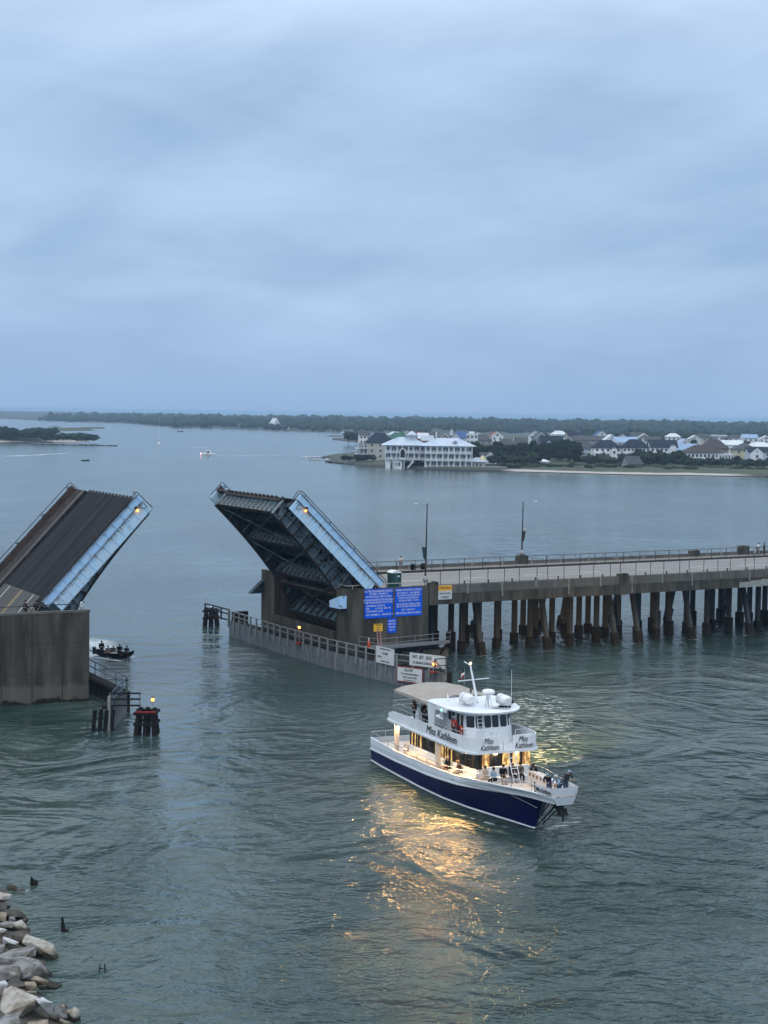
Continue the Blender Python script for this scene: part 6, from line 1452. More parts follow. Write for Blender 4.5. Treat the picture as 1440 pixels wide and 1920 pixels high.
def win_mesh(w_, h):
    k = (round(w_, 2), round(h, 2))
    if k not in WIN_ME:
        mb = MB().mi(0)
        mb.box(-w_ / 2 - .14, w_ / 2 + .14, -.06, -.005, -.12, 0).box(-w_ / 2 - .14, w_ / 2 + .14, -.06, -.005, h, h + .14).box(-w_ / 2 - .14, -w_ / 2, -.06, -.005, 0, h).box(w_ / 2, w_ / 2 + .14, -.06, -.005, 0, h).box(-.04, .04, -.055, -.005, 0, h)
        WIN_ME[k] = (mb.mesh('window', TRIM), MB().box(-w_ / 2, w_ / 2, -.03, -.003, 0, h).mesh('pane', MAT['glass_dark']))
    return WIN_ME[k]
def add_win(t, x, y, z, w_=1.1, h=1.5, rz=0.):
    a, b = win_mesh(w_, h); f = link('window', a, t, (x, y, z), rz); link('pane', b, f); return f
def hip(w_, d, z0, z1, ov=.6, ridge=None, axis='x'):
    ridge = w_ * .4 if ridge is None else ridge
    a, b = w_ / 2 + ov, d / 2 + ov
    mb = MB()
    if axis == 'x': r = [(-ridge / 2, 0, z1), (ridge / 2, 0, z1)]
    vs = [(-a, -b, z0), (a, -b, z0), (a, b, z0), (-a, b, z0), (-a, -b, z0 + .25), (a, -b, z0 + .25), (a, b, z0 + .25), (-a, b, z0 + .25)] + r
    return mb.add(vs, [(0, 3, 2, 1), (0, 1, 5, 4), (1, 2, 6, 5), (2, 3, 7, 6), (3, 0, 4, 7), (4, 5, 9, 8), (5, 6, 9), (6, 7, 8, 9), (7, 4, 8)])
def gable(w_, d, z0, z1, ov=.5, axis='x', th=.25):
    """ridge along x (eaves face the viewer) or along y (gable faces the viewer)"""
    mb = MB(); a, b = w_ / 2 + (ov if axis == 'x' else ov), d / 2 + ov
    if axis == 'x':
        for s in (-1, 1): mb.hexa([(-a, s * b, z0), (a, s * b, z0), (a, 0, z1), (-a, 0, z1), (-a, s * b, z0 + th), (a, s * b, z0 + th), (a, 0, z1 + th), (-a, 0, z1 + th)])
    else:
        for s in (-1, 1): mb.hexa([(s * a, -b, z0), (0, -b, z1), (0, b, z1), (s * a, b, z0), (s * a, -b, z0 + th), (0, -b, z1 + th), (0, b, z1 + th), (s * a, b, z0 + th)])
    return mb
def house(label, px, dist, w_, d, eave, ridge, wall, roof, kind='hip', rz=0., gz=2.6, floors=2, nw=4, porch=None, extra=None, cat='house', nm='house', ww=1.4, group=None, rl=None):
    t = thing(nm, label, cat, at(px, dist, gz), rz, group); e, r_ = eave - gz, ridge - gz
    fh = e / floors
    MB().box(-w_ / 2, w_ / 2, -d / 2, d / 2, -2, e).build('wall', WALLS[wall], t)
    if kind == 'hip': hip(w_, d, e, r_, ridge=rl).build('roof', ROOFS[roof], t)
    elif kind == 'gx':
        gable(w_, d, e, r_).build('roof', ROOFS[roof], t)
        for s in (-1, 1): MB().prism([(-d / 2, e), (d / 2, e), (0, r_)], 'x', s * w_ / 2 - .1, s * w_ / 2 + .0).build('gable_wall', WALLS[wall], t)
    elif kind == 'gy':
        gable(w_, d, e, r_, axis='y').build('roof', ROOFS[roof], t); MB().prism([(-w_ / 2, e), (w_ / 2, e), (0, r_)], 'y', -d / 2, -d / 2 + .2).build('gable_wall', WALLS[wall], t)
        add_win(t, 0, -d / 2, e + .3, ww, min(1.4, (r_ - e) * .4))
        for s in (-1, 1): MB().bar((s * (w_ / 2 + .4), -d / 2 - .52, e + .05), (0, -d / 2 - .52, r_ + .12), .12, .4).build('bargeboard', TRIM, t)
    else: MB().box(-w_ / 2 - .3, w_ / 2 + .3, -d / 2 - .3, d / 2 + .3, e, r_).build('roof', ROOFS[roof], t)
    for f in range(floors):
        for i in range(nw):
            x = -w_ / 2 + w_ * (i + .5) / nw
            if porch and f < porch[0] and porch[1] <= (i + .5) / nw <= porch[2]: add_win(t, x, -d / 2, f * fh + .6, ww * 1.3, fh - 1.3)
            else: add_win(t, x, -d / 2, f * fh + fh * .35, ww, min(1.6, fh * .5))
        add_win(t, -w_ / 2, 0, f * fh + fh * .35, ww, min(1.8, fh * .55), -math.pi / 2); add_win(t, w_ / 2, 0, f * fh + fh * .35, ww, min(1.6, fh * .5), math.pi / 2)
    if porch:
        nf, a, b = porch; x0, x1 = -w_ / 2 + w_ * a, -w_ / 2 + w_ * b; pd = 2.2
        for f in range(nf):
            z = (f + 1) * fh - .2
            if f < nf - 1 or True: 
                s_ = MB().box(x0, x1, -d / 2 - pd, -d / 2 - .01, z - .12, z + .12).build('balcony', TRIM, t)
                if f < floors - 1:
                    mb = MB().box(x0, x1, -d / 2 - pd, -d / 2 - pd + .06, z + 1.0, z + 1.1)
                    k = int((x1 - x0) / .35)
                    for j in range(k + 1): xx = x0 + (x1 - x0) * j / k; mb.box(xx - .03, xx + .03, -d / 2 - pd + .01, -d / 2 - pd + .05, z + .121, z + 1.0)
                    tag(mb.build('balustrade', TRIM, s_), kind='stuff')
        k = max(1, int((x1 - x0) / 3))
        me = MB().box(-.13, .13, -.13, .13, -1, nf * fh - .33).mesh('column', TRIM)
        for j in range(k + 1): link('column', me, t, (x0 + .14 + (x1 - x0 - .28) * j / k, -d / 2 - pd + .14, 0))
    if extra: extra(t, w_, d, e, r_)
    return t
def chimney(x): return lambda t, w_, d, e, r: MB().box(x - .5, x + .5, -.5, .5, e, r + 1.2).build('chimney', WALLS['white'], t)
def cupola(x, m='white'):
    def f(t, w_, d, e, r):
        c = MB().box(x - 1, x + 1, -1, 1, r - 1, r + 1.2).build('cupola', TRIM, t); MB().lathe([(1.5, 0), (.8, .7), (.05, 1.5)], (x, 0, r + 1.2), 8).build('cupola_roof', ROOFS[m], c)
    return f
def front_gable(x, wd, z=0., tower=False):
    def f(t, w_, d, e, r):
        MB().box(x - wd / 2, x + wd / 2, -d / 2 - 1.6, -d / 2 - .01, -2, e + z).prism([(x - wd / 2, e + z), (x + wd / 2, e + z), (x, e + z + wd * .42)], 'y', -d / 2 - 1.6, -d / 2).build('front_wing', TRIM, t)
        g = gable(wd, 3.6, e + z, e + z + wd * .42 + .05, .35, 'y', .18); g.v = [(a + x, b - d / 2 + .3, c) for a, b, c in g.v]; g.build('wing_roof', ROOFS['dark'], t)
        add_win(t, x, -d / 2 - 1.6, e * .62, 1.3, 1.7); add_win(t, x, -d / 2 - 1.6, e * .2, 1.3, 1.7); add_win(t, x, -d / 2 - 1.6, e + z + .3, .8, .8)
    return f
H = house
H('cream three storey house with dark hip roof, left of the white hotel', 712, 935, 15.5, 12, 12.6, 18.6, 'cream', 'dark', 'hip', .1, 2.6, 3, 3, extra=lambda t, w_, d, e, r: (
    [MB().box(-w_ / 2 - 7, -w_ / 2 - .01, -d / 2 - 1, d / 2 - 2, z - .15, z + .15).build('balcony', TRIM, t) for z in (3.2, 6.6)],
    [MB().box(-w_ / 2 - 7 + k * 2.2, -w_ / 2 - 6.8 + k * 2.2, -d / 2 - 1, -d / 2 - .8, -1, 6.5 if k < 2 else 9.6).build('column', TRIM, t) for k in range(4)],
    MB().box(-w_ / 2 - 4.5, -w_ / 2 - .01, -d / 2 + 2, d / 2, -2, 9.8).build('wall', WALLS['grey'], t), [add_win(t, -w_ / 2 - 1.6 * k - .9, -d / 2 + 2, z, 1.0, 1.9) for k in range(2) for z in (.8, 4, 7)]))
H('white flat topped far house with roof deck above the cream house', 713, 1250, 12, 9, 13, 14.2, 'white', 'white', 'flat', 0, 3, 3, 3)
H('far white house with two small front gables just above the cream house', 707, 1150, 9, 9, 12.2, 15, 'grey', 'grey', 'gy', 0, 3, 2, 2)
H('white and mint far house with rounded roof left of the red barn like house', 742, 1260, 13, 9, 13.2, 15.6, 'white', 'white', 'hip', 0, 3, 3, 3)
H('green roofed house with pale yellow walls behind the hotel left wing', 748, 1060, 16, 11, 12.4, 17.6, 'yellow', 'green', 'hip', .1, 3, 3, 4, extra=lambda t, w_, d, e, r: (gable(5, 5, e, e + 2.6, .3, 'y').build('dormer_roof', ROOFS['green'], t), MB().box(-2.4, 2.4, -d / 2 - 1.5, -d / 2, -1, e - .02).build('front_wing', WALLS['yellow'], t)))
H('barn red house with red roof behind the hotel, left part', 779, 1080, 8.5, 10, 14, 17.8, 'red', 'red', 'gx', .05, 3, 3, 2)
H('barn red house wing with bright white metal roof', 793, 1075, 7, 9, 13.2, 17.0, 'red', 'white', 'gx', .05, 3, 3, 2)
H('grey gabled house peering over the hotel roof', 833, 1000, 9, 9, 13.4, 17.6, 'grey', 'dark', 'gy', .05, 3, 3, 2, extra=chimney(-5))
H('white house with tall glazed gable and white cupola above the hotel roof', 852, 985, 7, 9, 13.6, 18.0, 'white', 'dark', 'gy', .1, 3, 3, 2, extra=cupola(-1.8), ww=2)
H('blue roofed white house right of the glazed gable', 864, 1030, 6, 8, 14.5, 18.8, 'white', 'deepblue', 'gx', .1, 3, 3, 1)
H('white flat roofed house with rows of dark windows and a small roof box', 881, 1040, 10.5, 9, 16.8, 17.5, 'white', 'white', 'flat', 0, 3, 4, 4, extra=lambda t, w_, d, e, r: MB().box(-.5, 3, -2, 2, r, r + 1.5).build('roof_box', TRIM, t))
H('cream house with grey hip roof among trees left of the blue grey house', 950, 955, 12, 10, 11.5, 15.8, 'cream', 'grey', 'hip', .15, 3, 3, 4)
H('grey roofed far house beneath the orange roof', 906, 1080, 12, 9, 12.5, 16.6, 'grey', 'grey', 'hip', 0, 3, 3, 3)
H('house with orange red roof and white gable in the far row', 931, 1180, 9, 9, 14, 17.6, 'white', 'orange', 'gy', .1, 3, 3, 2)
H('blue grey house with pale gable trim right of the cream hip roofed house', 975, 970, 8.5, 8, 13.0, 16.2, 'blue', 'grey', 'gx', .1, 3, 3, 2, extra=lambda t, w_, d, e, r: MB().box(-w_ / 2 - .8, -w_ / 2 - .4, -d / 2 - .6, -d / 2, e - 1, r + .3).build('bargeboard', TRIM, t))
H('dark roofed house with a white dormer half hidden in the tall grove', 1034, 980, 14, 10, 12.5, 17.4, 'tan', 'dark', 'gx', .05, 3, 3, 3, extra=lambda t, w_, d, e, r: MB().bar((-3.6, -d / 2 - .2, e + .4), (-2.1, -d / 2 - .2, e + 1.8), .3).bar((-2.1, -d / 2 - .2, e + 1.8), (-.6, -d / 2 - .2, e + .4), .3).build('dormer_trim', TRIM, t))
H('grey roofed house with white roof balcony left of the twin balcony house', 1098, 960, 9, 9, 10.6, 15.2, 'blue', 'grey', 'hip', .05, 3, 3, 2, porch=(2, .0, .9))
H('white three storey house with dark hip roof, two front gables and left balconies', 1137, 925, 16, 11, 11.6, 16.3, 'white', 'dark', 'hip', .08, 2.8, 3, 5, porch=(2, 0., .45), extra=front_gable(3.5, 3.4, -.6))
H('white dark roofed house in the middle of the waterfront row', 1191, 930, 16, 11, 11.8, 16.9, 'white', 'dark', 'hip', .03, 2.8, 3, 7, ww=1.2)
H('white dark roofed house with a pointed gable tower at its right end', 1243, 925, 16, 11, 12.2, 16.6, 'white', 'dark', 'gx', .0, 2.8, 3, 6, porch=(1, .1, .7), extra=front_gable(5.2, 3.6, .8))
H('low wide house with long brown roof and white glazed porch', 1316, 905, 23, 13, 9.8, 14.6, 'white', 'brown', 'hip', -.02, 2.8, 2, 10, porch=(1, .5, .95), rl=7)
H('white flat topped wing with dark tall windows right of the brown roof', 1360, 898, 8.5, 10, 9.0, 9.6, 'white', 'white', 'flat', 0, 2.8, 2, 5, ww=.9)
H('steep brown roofed house with white chimney block behind the long brown roof', 1340, 945, 15, 12, 11.6, 17.2, 'tan', 'brown', 'hip', .03, 2.8, 3, 4, extra=chimney(3))
H('pale yellow house with grey pyramid roof left of the pale blue house', 1396, 925, 13.5, 12, 11.6, 15.8, 'yellow', 'grey', 'hip', .02, 2.8, 3, 3, rl=1.0)
H('small cream outbuilding between the yellow and pale blue houses', 1389, 890, 6, 6, 6.2, 7.4, 'cream', 'grey', 'hip', 0, 2.8, 1, 2)
H('pale blue gabled house cut by the right edge of the picture', 1430, 885, 17, 11, 11.2, 13.8, 'ltblue', 'dark', 'gx', -.05, 2.6, 3, 4, extra=front_gable(-4, 7, -.3))
H('pale blue metal roofed house behind the middle of the waterfront row', 1172, 1060, 17, 12, 12.6, 16.4, 'white', 'blue', 'gx', .3, 3, 3, 4)
H('white gabled house at the left of the light blue roof', 1145, 1120, 10, 9, 13, 17.2, 'white', 'white', 'gy', .1, 3, 3, 2)
H('second white gabled house behind the light blue roof', 1166, 1160, 8, 9, 13.5, 17, 'white', 'grey', 'gy', .1, 3, 3, 2)
H('pale blue roofed house right of the gable tower', 1288, 985, 14, 10, 9.5, 13.6, 'ltblue', 'blue', 'gx', .12, 3, 2, 4)
H('white gabled house with blue grey roof behind the gable tower', 1282, 1060, 8, 9, 12, 15.8, 'white', 'blue', 'gy', .1, 3, 3, 2)
H('small white gabled house in the far row above the pale blue roofs', 1300, 1130, 8, 8, 13, 15.6, 'white', 'grey', 'gy', 0, 3, 3, 2)
H('pale grey roofed house in the far row behind the gable tower', 1222, 1100, 12, 9, 13.4, 16.6, 'white', 'grey', 'gx', .1, 3, 3, 3)
H('long flat white far house with a row of dark windows near the tree line', 1343, 1350, 17, 10, 14.6, 15.8, 'grey', 'white', 'flat', 0, 3, 3, 6)
H('far white house with curved pale roof right of the long flat white house', 1378, 1350, 13, 10, 13.2, 16, 'white', 'grey', 'hip', 0, 3, 3, 3)
H('bright white metal roofed house behind the steep brown roof', 1372, 1010, 14, 10, 12.8, 15.8, 'white', 'white', 'gx', .15, 3, 3, 3)
H('white metal roofed house behind the pale blue house at right', 1425, 1000, 16, 10, 12.2, 15.2, 'white', 'white', 'hip', .05, 3, 3, 3)
H('long grey roofed building left of the light blue roof in the far row', 1110, 1200, 28, 12, 11.8, 15.2, 'grey', 'grey', 'gx', 0, 3, 2, 6)
H('grey gabled far house with white trim left of the tall grove', 1012, 1180, 10, 9, 13.2, 17.4, 'blue', 'grey', 'gy', .2, 3, 3, 2)
xr = [(1003, 1290, 10, 'white', 'grey', 'gy', 'narrow white gabled far house at the left end of the far right row'), (1048, 1330, 14, 'white', 'white', 'hip', 'white metal roofed far house above the tall grove'), (1075, 1260, 11, 'cream', 'dark', 'gx', 'cream far house with dark roof right of the tall grove'),
 (1126, 1320, 10, 'white', 'deepblue', 'gy', 'white far house with blue gable left of the light blue roof'), (1196, 1300, 12, 'white', 'grey', 'gx', 'white far house with pale dormered roof above the middle of the waterfront row'), (1208, 1240, 9, 'grey', 'white', 'gy', 'small white roofed far house just left of the gable tower'),
 (1262, 1290, 11, 'white', 'white', 'hip', 'bright white far house right behind the gable tower'), (1318, 1260, 12, 'cream', 'grey', 'gx', 'cream far house just above the long brown roof'), (1302, 1200, 9, 'white', 'white', 'gy', 'tiny bright white gabled house before the far wood'),
 (1405, 1280, 13, 'white', 'blue', 'gx', 'white far house with light blue roof above the yellow house'), (1436, 1230, 10, 'white', 'white', 'gy', 'white gabled far house at the right picture edge'), (683, 1180, 8, 'white', 'grey', 'gx', 'low white far house left of the small front gables'),
 (764, 1220, 9, 'white', 'grey', 'gy', 'white far house wedged between green and red roofs'), (813, 1190, 8, 'grey', 'grey', 'gx', 'grey far house right of the white metal barn roof'), (894, 1200, 9, 'white', 'grey', 'gy', 'white gabled far house right of the flat roofed white house')]
for (px, dd, w_, wl, rf, kd, lb) in xr: H(lb, px, dd, w_, 8, 13.6 + (dd - 1200) * .006, 16.6 + (dd - 1200) * .008, wl, rf, kd, rn.uniform(-.2, .3), 3, 3, 3)
H('small grey shed with steep gabled roof behind the sandy beach', 1186, 848, 9, 7, 4.2, 8.6, 'grey', 'grey', 'gx', .5, 2.0, 1, 2, cat='shed', nm='beach_shed')
H('open white gabled pavilion with grey roof at the end of the hotel deck', 921, 868, 6.6, 6, 5.6, 9.2, 'white', 'grey', 'gy', -.15, 2.2, 1, 1, cat='pavilion', nm='pavilion')
H('grey roofed part of the pavilion left of its white gable', 912, 872, 6, 6, 5.8, 9.0, 'grey', 'grey', 'gx', 0, 2.2, 1, 2, cat='pavilion', nm='pavilion')
H('white camper shelter in the bushes above the beach', 1018, 858, 6.5, 4, 4.6, 6.2, 'white', 'white', 'hip', .3, 2.0, 1, 1, cat='shelter', nm='shelter')
H('far white A frame hotel on the mainland shore', 515, 2620, 16, 14, 7, 20, 'white', 'white', 'gy', .6, 2, 2, 3, cat='hotel', nm='far_hotel')
H('low white annex right of the far A frame hotel', 531, 2600, 20, 10, 5.5, 9, 'white', 'grey', 'gx', .1, 2, 1, 5)
H('pale long low house on the far shore left of the A frame hotel', 457, 2750, 20, 10, 5, 9, 'grey', 'grey', 'gx', 0, 2, 1, 4)
H('pale far house in the wood on the mainland shore', 375, 2950, 26, 12, 4, 6.5, 'white', 'white', 'flat', 0, 2, 1, 4)

# --- the white hotel
ht = thing('waterfront_hotel', 'large white three storey hotel with wraparound porches and pale blue metal roof', 'hotel', at(806, 850, 1.0), RAD(2))
HW = MAT['boat_white']
fl_ = [0.3, 4.3, 8.2, 11.8]                       # floor levels above the base
def wing(x0, x1, y0, y1, zt, zr, bays, porch_d, ridge_in, fy0=0, wallm='cream'):
    MB().box(x0, x1, y0, y1, fl_[fy0] - .3 if fy0 == 0 else fl_[fy0], zt).build('wall', WALLS[wallm], ht)
    h = hip(x1 - x0, y1 - y0, 0, zr - zt, ov=.3 + porch_d * .9, ridge=(x1 - x0) - ridge_in); cxm, cym = (x0 + x1) / 2, (y0 + y1) / 2
    h.v = [(a + cxm, b + cym, c + zt) for a, b, c in h.v]; rf = h.build('roof', MAT['roof_metal'], ht)
    for k in range(int((x1 - x0) / 1.4)):
        x = x0 + .7 + k * 1.4; xr = max(cxm - ((x1 - x0) - ridge_in) / 2, min(cxm + ((x1 - x0) - ridge_in) / 2, x)); 
        MB().bar((x, y0 - .3 - porch_d * .9 + .05, zt + .3), (xr, cym - .1, zr + .06), .07, .07).build('roof_seam', MAT['roof_metal'], rf)
    n = bays
    for f in range(fy0, 3):
        z = fl_[f]
        p = MB().box(x0 - .5, x1 + .5, y0 - porch_d, y0 - .01, z - .2, z + .12).build('porch_floor', HW, ht)
        if f > 0 or True:
            b = MB().box(x0 - .5, x1 + .5, y0 - porch_d, y0 - porch_d + .1, z + 1.0, z + 1.12)
            kk = int((x1 - x0 + 1) / .45)
            for j in range(kk + 1): xx = x0 - .45 + (x1 - x0 + .9) * j / kk; b.box(xx - .05, xx + .05, y0 - porch_d + .02, y0 - porch_d + .08, z + .121, z + 1.0)
            tag(b.build('balustrade', HW, p), kind='stuff')
        col_ = MB().box(-.17, .17, -.17, .17, z + .121, fl_[f + 1] - .21).mesh('column', HW)
        arch = MB()
        for j in range(n + 1): link('column', col_, ht, (x0 - .3 + (x1 - x0 + .6) * j / n, y0 - porch_d + .2, 0))
        for j in range(n):
            xa = x0 - .3 + (x1 - x0 + .6) * j / n; xb = xa + (x1 - x0 + .6) / n
            if f < 2:
                a_ = MB().prism([(xa + .17, fl_[f + 1] - .9), (xa + .5, fl_[f + 1] - .5), (xb - .5, fl_[f + 1] - .5), (xb - .17, fl_[f + 1] - .9), (xb - .17, fl_[f + 1] - .21), (xa + .17, fl_[f + 1] - .21)], 'y', y0 - porch_d + .1, y0 - porch_d + .3).build('arch', HW, ht)
            add_win(ht, (xa + xb) / 2 - (.7 if (j + f) % 2 else 0), y0, z + .5, 1.1, 2.3)
            if (j + f) % 2: add_win(ht, (xa + xb) / 2 + .7, y0, z + .5, 1.1, 2.3)
wing(-2.5, 22.5, -5, 8, 11.8, 16.2, 8, 2.6, 13, wallm='white')
wing(-24, -2.6, 0, 12, 11.8, 16.4, 7, 2.2, 14, fy0=1, wallm='ltblue')
MB().box(-24.5, -2.6, -.6, .2, 3.6, 4.09).build('porch_beam', HW, ht)
for x in (-24, -20, -18.5, -14): MB().box(x - .2, x + .2, -2.0, -1.6, -3, 4.09).build('column', HW, ht)
MB().box(-19.5, -15, -1.4, 4, -2.5, 4.08).build('wall', WALLS['white'], ht); [add_win(ht, x, -1.4, .6, 1.1, 1.9) for x in (-18.4, -16.6)]
MB().box(-23.5, -21.5, -1.2, 4, -2.0, 4.08).build('wall', WALLS['white'], ht)
MB().bar((-8.8, -2.6, 3.6), (-12.5, -3.0, -1.2), 1.4, .5).build('stair', HW, ht); MB().bar((-8.8, -3.2, 4.6), (-12.5, -3.6, -.2), .12, .12).build('stair_rail', HW, ht)
# arched bay at the left wing, lookout and dormer on the roofs
MB().prism([(-16.5, 4.2), (-13.2, 4.2), (-13.2, 8.6), (-13.7, 9.8), (-14.85, 10.4), (-16.0, 9.8), (-16.5, 8.6)], 'y', -2.6, -2.21).build('arched_bay', HW, ht)
MB().prism([(-16.1, 5.2), (-13.6, 5.2), (-13.6, 8.5), (-14.0, 9.4), (-14.85, 9.9), (-15.7, 9.4), (-16.1, 8.5)], 'y', -2.64, -2.601).build('arched_window', MAT['glass_dark'], ht)
c = MB().box(-12, -7, 4, 8, 15.2, 17.2).build('cupola', HW, ht); MB().lathe([(4.2, 0), (2.4, 1.0), (2.3, 1.1), (1.2, 2.0), (.1, 2.7)], (-9.5, 6, 17.2), 8).build('cupola_roof', MAT['roof_metal'], c)
MB().box(-4.5, 2.5, 2, 6, 14.6, 17.4).build('roof_deck', HW, ht)
dm = MB().box(12.6, 14.8, -5.6, -2, 12.9, 14.2).prism([(12.3, 14.2), (15.1, 14.2), (13.7, 15.3)], 'y', -5.9, -2).build('dormer', MAT['roof_metal'], ht); add_win(ht, 13.7, -5.6, 13.1, 1.1, .9)
# low extension and white deck to the right
MB().box(22.6, 30.5, -4, 4, 0, 3.4).build('annex_wall', WALLS['cream'], ht); h = hip(8, 8, 0, 2.4, .8, 3); h.v = [(a + 26.6, b, c_ + 3.4) for a, b, c_ in h.v]; h.build('annex_roof', MAT['roof_metal'], ht)
for x in (23.6, 25.8, 28): add_win(ht, x, -4, .8, 1.3, 1.9)
MB().box(28.2, 30.2, -3.0, -1.0, 4.4, 5.9).prism([(27.9, 5.9), (30.5, 5.9), (29.2, 7.1)], 'y', -3.2, -.8).build('lit_lantern_dormer', mat('lit yellow dormer', (.7, .65, .4), .6, emit=(.9, .8, .4), estr=.25), ht)
MB().box(22.6, 44, -8.2, -4.1, -.3, .1).build('deck', HW, ht)
mb = MB().box(22.6, 44, -8.2, -8.1, 1.1, 1.2)
for k in range(60): mb.box(22.7 + k * .35, 22.8 + k * .35, -8.18, -8.12, .101, 1.1)
tag(mb.build('balustrade', HW, ht), kind='stuff')
MB().box(-3, 22.6, -8.5, -4.0, -.6, -.01).build('terrace', HW, ht); MB().box(-3, 44, -7.6, -3, -2.5, -.62).build('substructure', MAT['timber_dark'], ht)

from mathutils import noise as MN
# --- beach things, docks and distant boats
# riprap along the point
rk = np.random.RandomState(4)
ROCKM = [mat('pale granite boulder', (.4, .385, .35), .9, col2=(.25, .23, .2), scale=1.9, detail=8, bump=.03, bscale=6, col3=(.2, .17, .13), scale3=1.1, lo3=.5, hi3=.66),
         mat('tan boulder', (.3, .26, .2), .9, col2=(.18, .155, .12), scale=1.8, detail=8, bump=.03, bscale=6, col3=(.13, .11, .085), scale3=1.3, lo3=.5, hi3=.64),
         mat('grey slab', (.28, .285, .29), .9, col2=(.15, .15, .15), scale=1.8, detail=8, stretch=(1, 3, 1), bump=.04, bscale=5, col3=(.12, .115, .1), scale3=1.6, lo3=.52, hi3=.64),
         mat('dark wet boulder', (.045, .042, .038), .6, col2=(.09, .08, .07), scale=1.6, detail=7, bump=.03, bscale=6),
         mat('white quartz boulder', (.55, .57, .6), .9, col2=(.34, .35, .36), scale=1.7, detail=8, bump=.03, bscale=6, col3=(.28, .26, .24), scale3=1.2, lo3=.56, hi3=.66)]
for m_ in ROCKM:      # wet and weedy at the waterline
    t = m_.node_tree; b = t.nodes['Principled BSDF']; src = b.inputs['Base Color'].links[0].from_socket
    geo = t.nodes.new('ShaderNodeNewGeometry'); sp = t.nodes.new('ShaderNodeSeparateXYZ'); t.links.new(geo.outputs['Position'], sp.inputs[0])
    n = t.nodes.new('ShaderNodeTexNoise'); n.inputs['Scale'].default_value = 1.7; n.inputs['Detail'].default_value = 5; t.links.new(geo.outputs['Position'], n.inputs['Vector'])
    a = t.nodes.new('ShaderNodeMath'); a.operation = 'MULTIPLY_ADD'; t.links.new(n.outputs['Fac'], a.inputs[0]); a.inputs[1].default_value = -.5; t.links.new(sp.outputs[2], a.inputs[2])
    r = t.nodes.new('ShaderNodeMapRange'); r.inputs[1].default_value = .12; r.inputs[2].default_value = -.02; r.inputs[4].default_value = .9; t.links.new(a.outputs[0], r.inputs[0])
    x = t.nodes.new('ShaderNodeMixRGB'); x.inputs[2].default_value = (.028, .027, .02, 1); t.links.new(src, x.inputs[1]); t.links.new(r.outputs[0], x.inputs[0]); t.links.new(x.outputs[0], b.inputs['Base Color'])
def rock_mesh(seed, sx, sy, sz, m, n=22, bev=.035):
    n = min(n, 13)
    r = random.Random(seed); bm = bmesh.new(); sx_ = r.uniform(-1, 1)
    for i in range(n):
        p = Vector((r.uniform(-1, 1), r.uniform(-1, 1), r.uniform(-1, 1))); k = max(abs(p.x), abs(p.y), abs(p.z)); p = p / k * r.uniform(.8, 1.0); p.x += .25 * p.z * sx_ * .3; p = p * (1 - .1 * (p.length - 1))
        bm.verts.new((p.x * sx, p.y * sy, p.z * sz))
    g = bmesh.ops.convex_hull(bm, input=bm.verts); bmesh.ops.delete(bm, geom=[v for v in bm.verts if not v.link_faces], context='VERTS')
    bmesh.ops.dissolve_limit(bm, angle_limit=.22, verts=bm.verts, edges=bm.edges)
    bmesh.ops.bevel(bm, geom=bm.edges[:] + bm.verts[:], offset=min(sx, sy, sz) * bev * 1.5, segments=1, profile=.6, affect='EDGES')
    bmesh.ops.triangulate(bm, faces=bm.faces); bmesh.ops.subdivide_edges(bm, edges=bm.edges, cuts=2, use_grid_fill=True)
    for v in bm.verts: v.co += Vector((r.gauss(0, 1), r.gauss(0, 1), r.gauss(0, 1))) * .011 * (sx + sy + sz) / 3
    bm.normal_update(); sc3 = (sx + sy + sz) / 3
    off = Vector((seed * 3.1, seed * 1.7, seed)); dl_ = []
    for v in bm.verts: dl_.append((MN.noise(v.co / sc3 * 1.6 + off) * .06 + MN.noise(v.co / sc3 * 5 + off) * .04) * sc3)
    for v, d_ in zip(bm.verts, dl_): v.co += v.normal * d_
    me = bpy.data.meshes.new('boulder'); bm.to_mesh(me); bm.free(); me.materials.append(m); return me
mb_rocks = []
fm = [rock_mesh(50 + i, .9, .8, .55, ROCKM[3 if i % 2 else 2], 14) for i in range(4)]
for px0, px1, ya, yb, n, z in ((612, 800, 866, 881, 64, .5), (57, 217, 833.2, 836.6, 60, .3)):
    grp = 'boulders along the hotel point' if px0 > 500 else 'stones of the dark jetty by the island'
    lab = 'dark stone in the riprap edge below the lawn and hotel' if px0 > 500 else 'dark stone of the long low jetty off the wooded island'
    for i in range(n):
        t_ = (i + rk.rand()) / n; px = px0 + (px1 - px0) * t_
        p = G(px, ya + (yb - ya) * t_ ** (.7 if px0 > 500 else 1) - rk.rand() * (.9 if px0 > 500 else .2)); p.z = z
        o = link('boulder', fm[i % 4], None, p, rk.rand() * 6); o.scale = ((1.5 + rk.rand() * 1.3) if px0 > 500 else 2.2,) * 2 + (1.2,); tag(o, lab, 'boulder', grp)
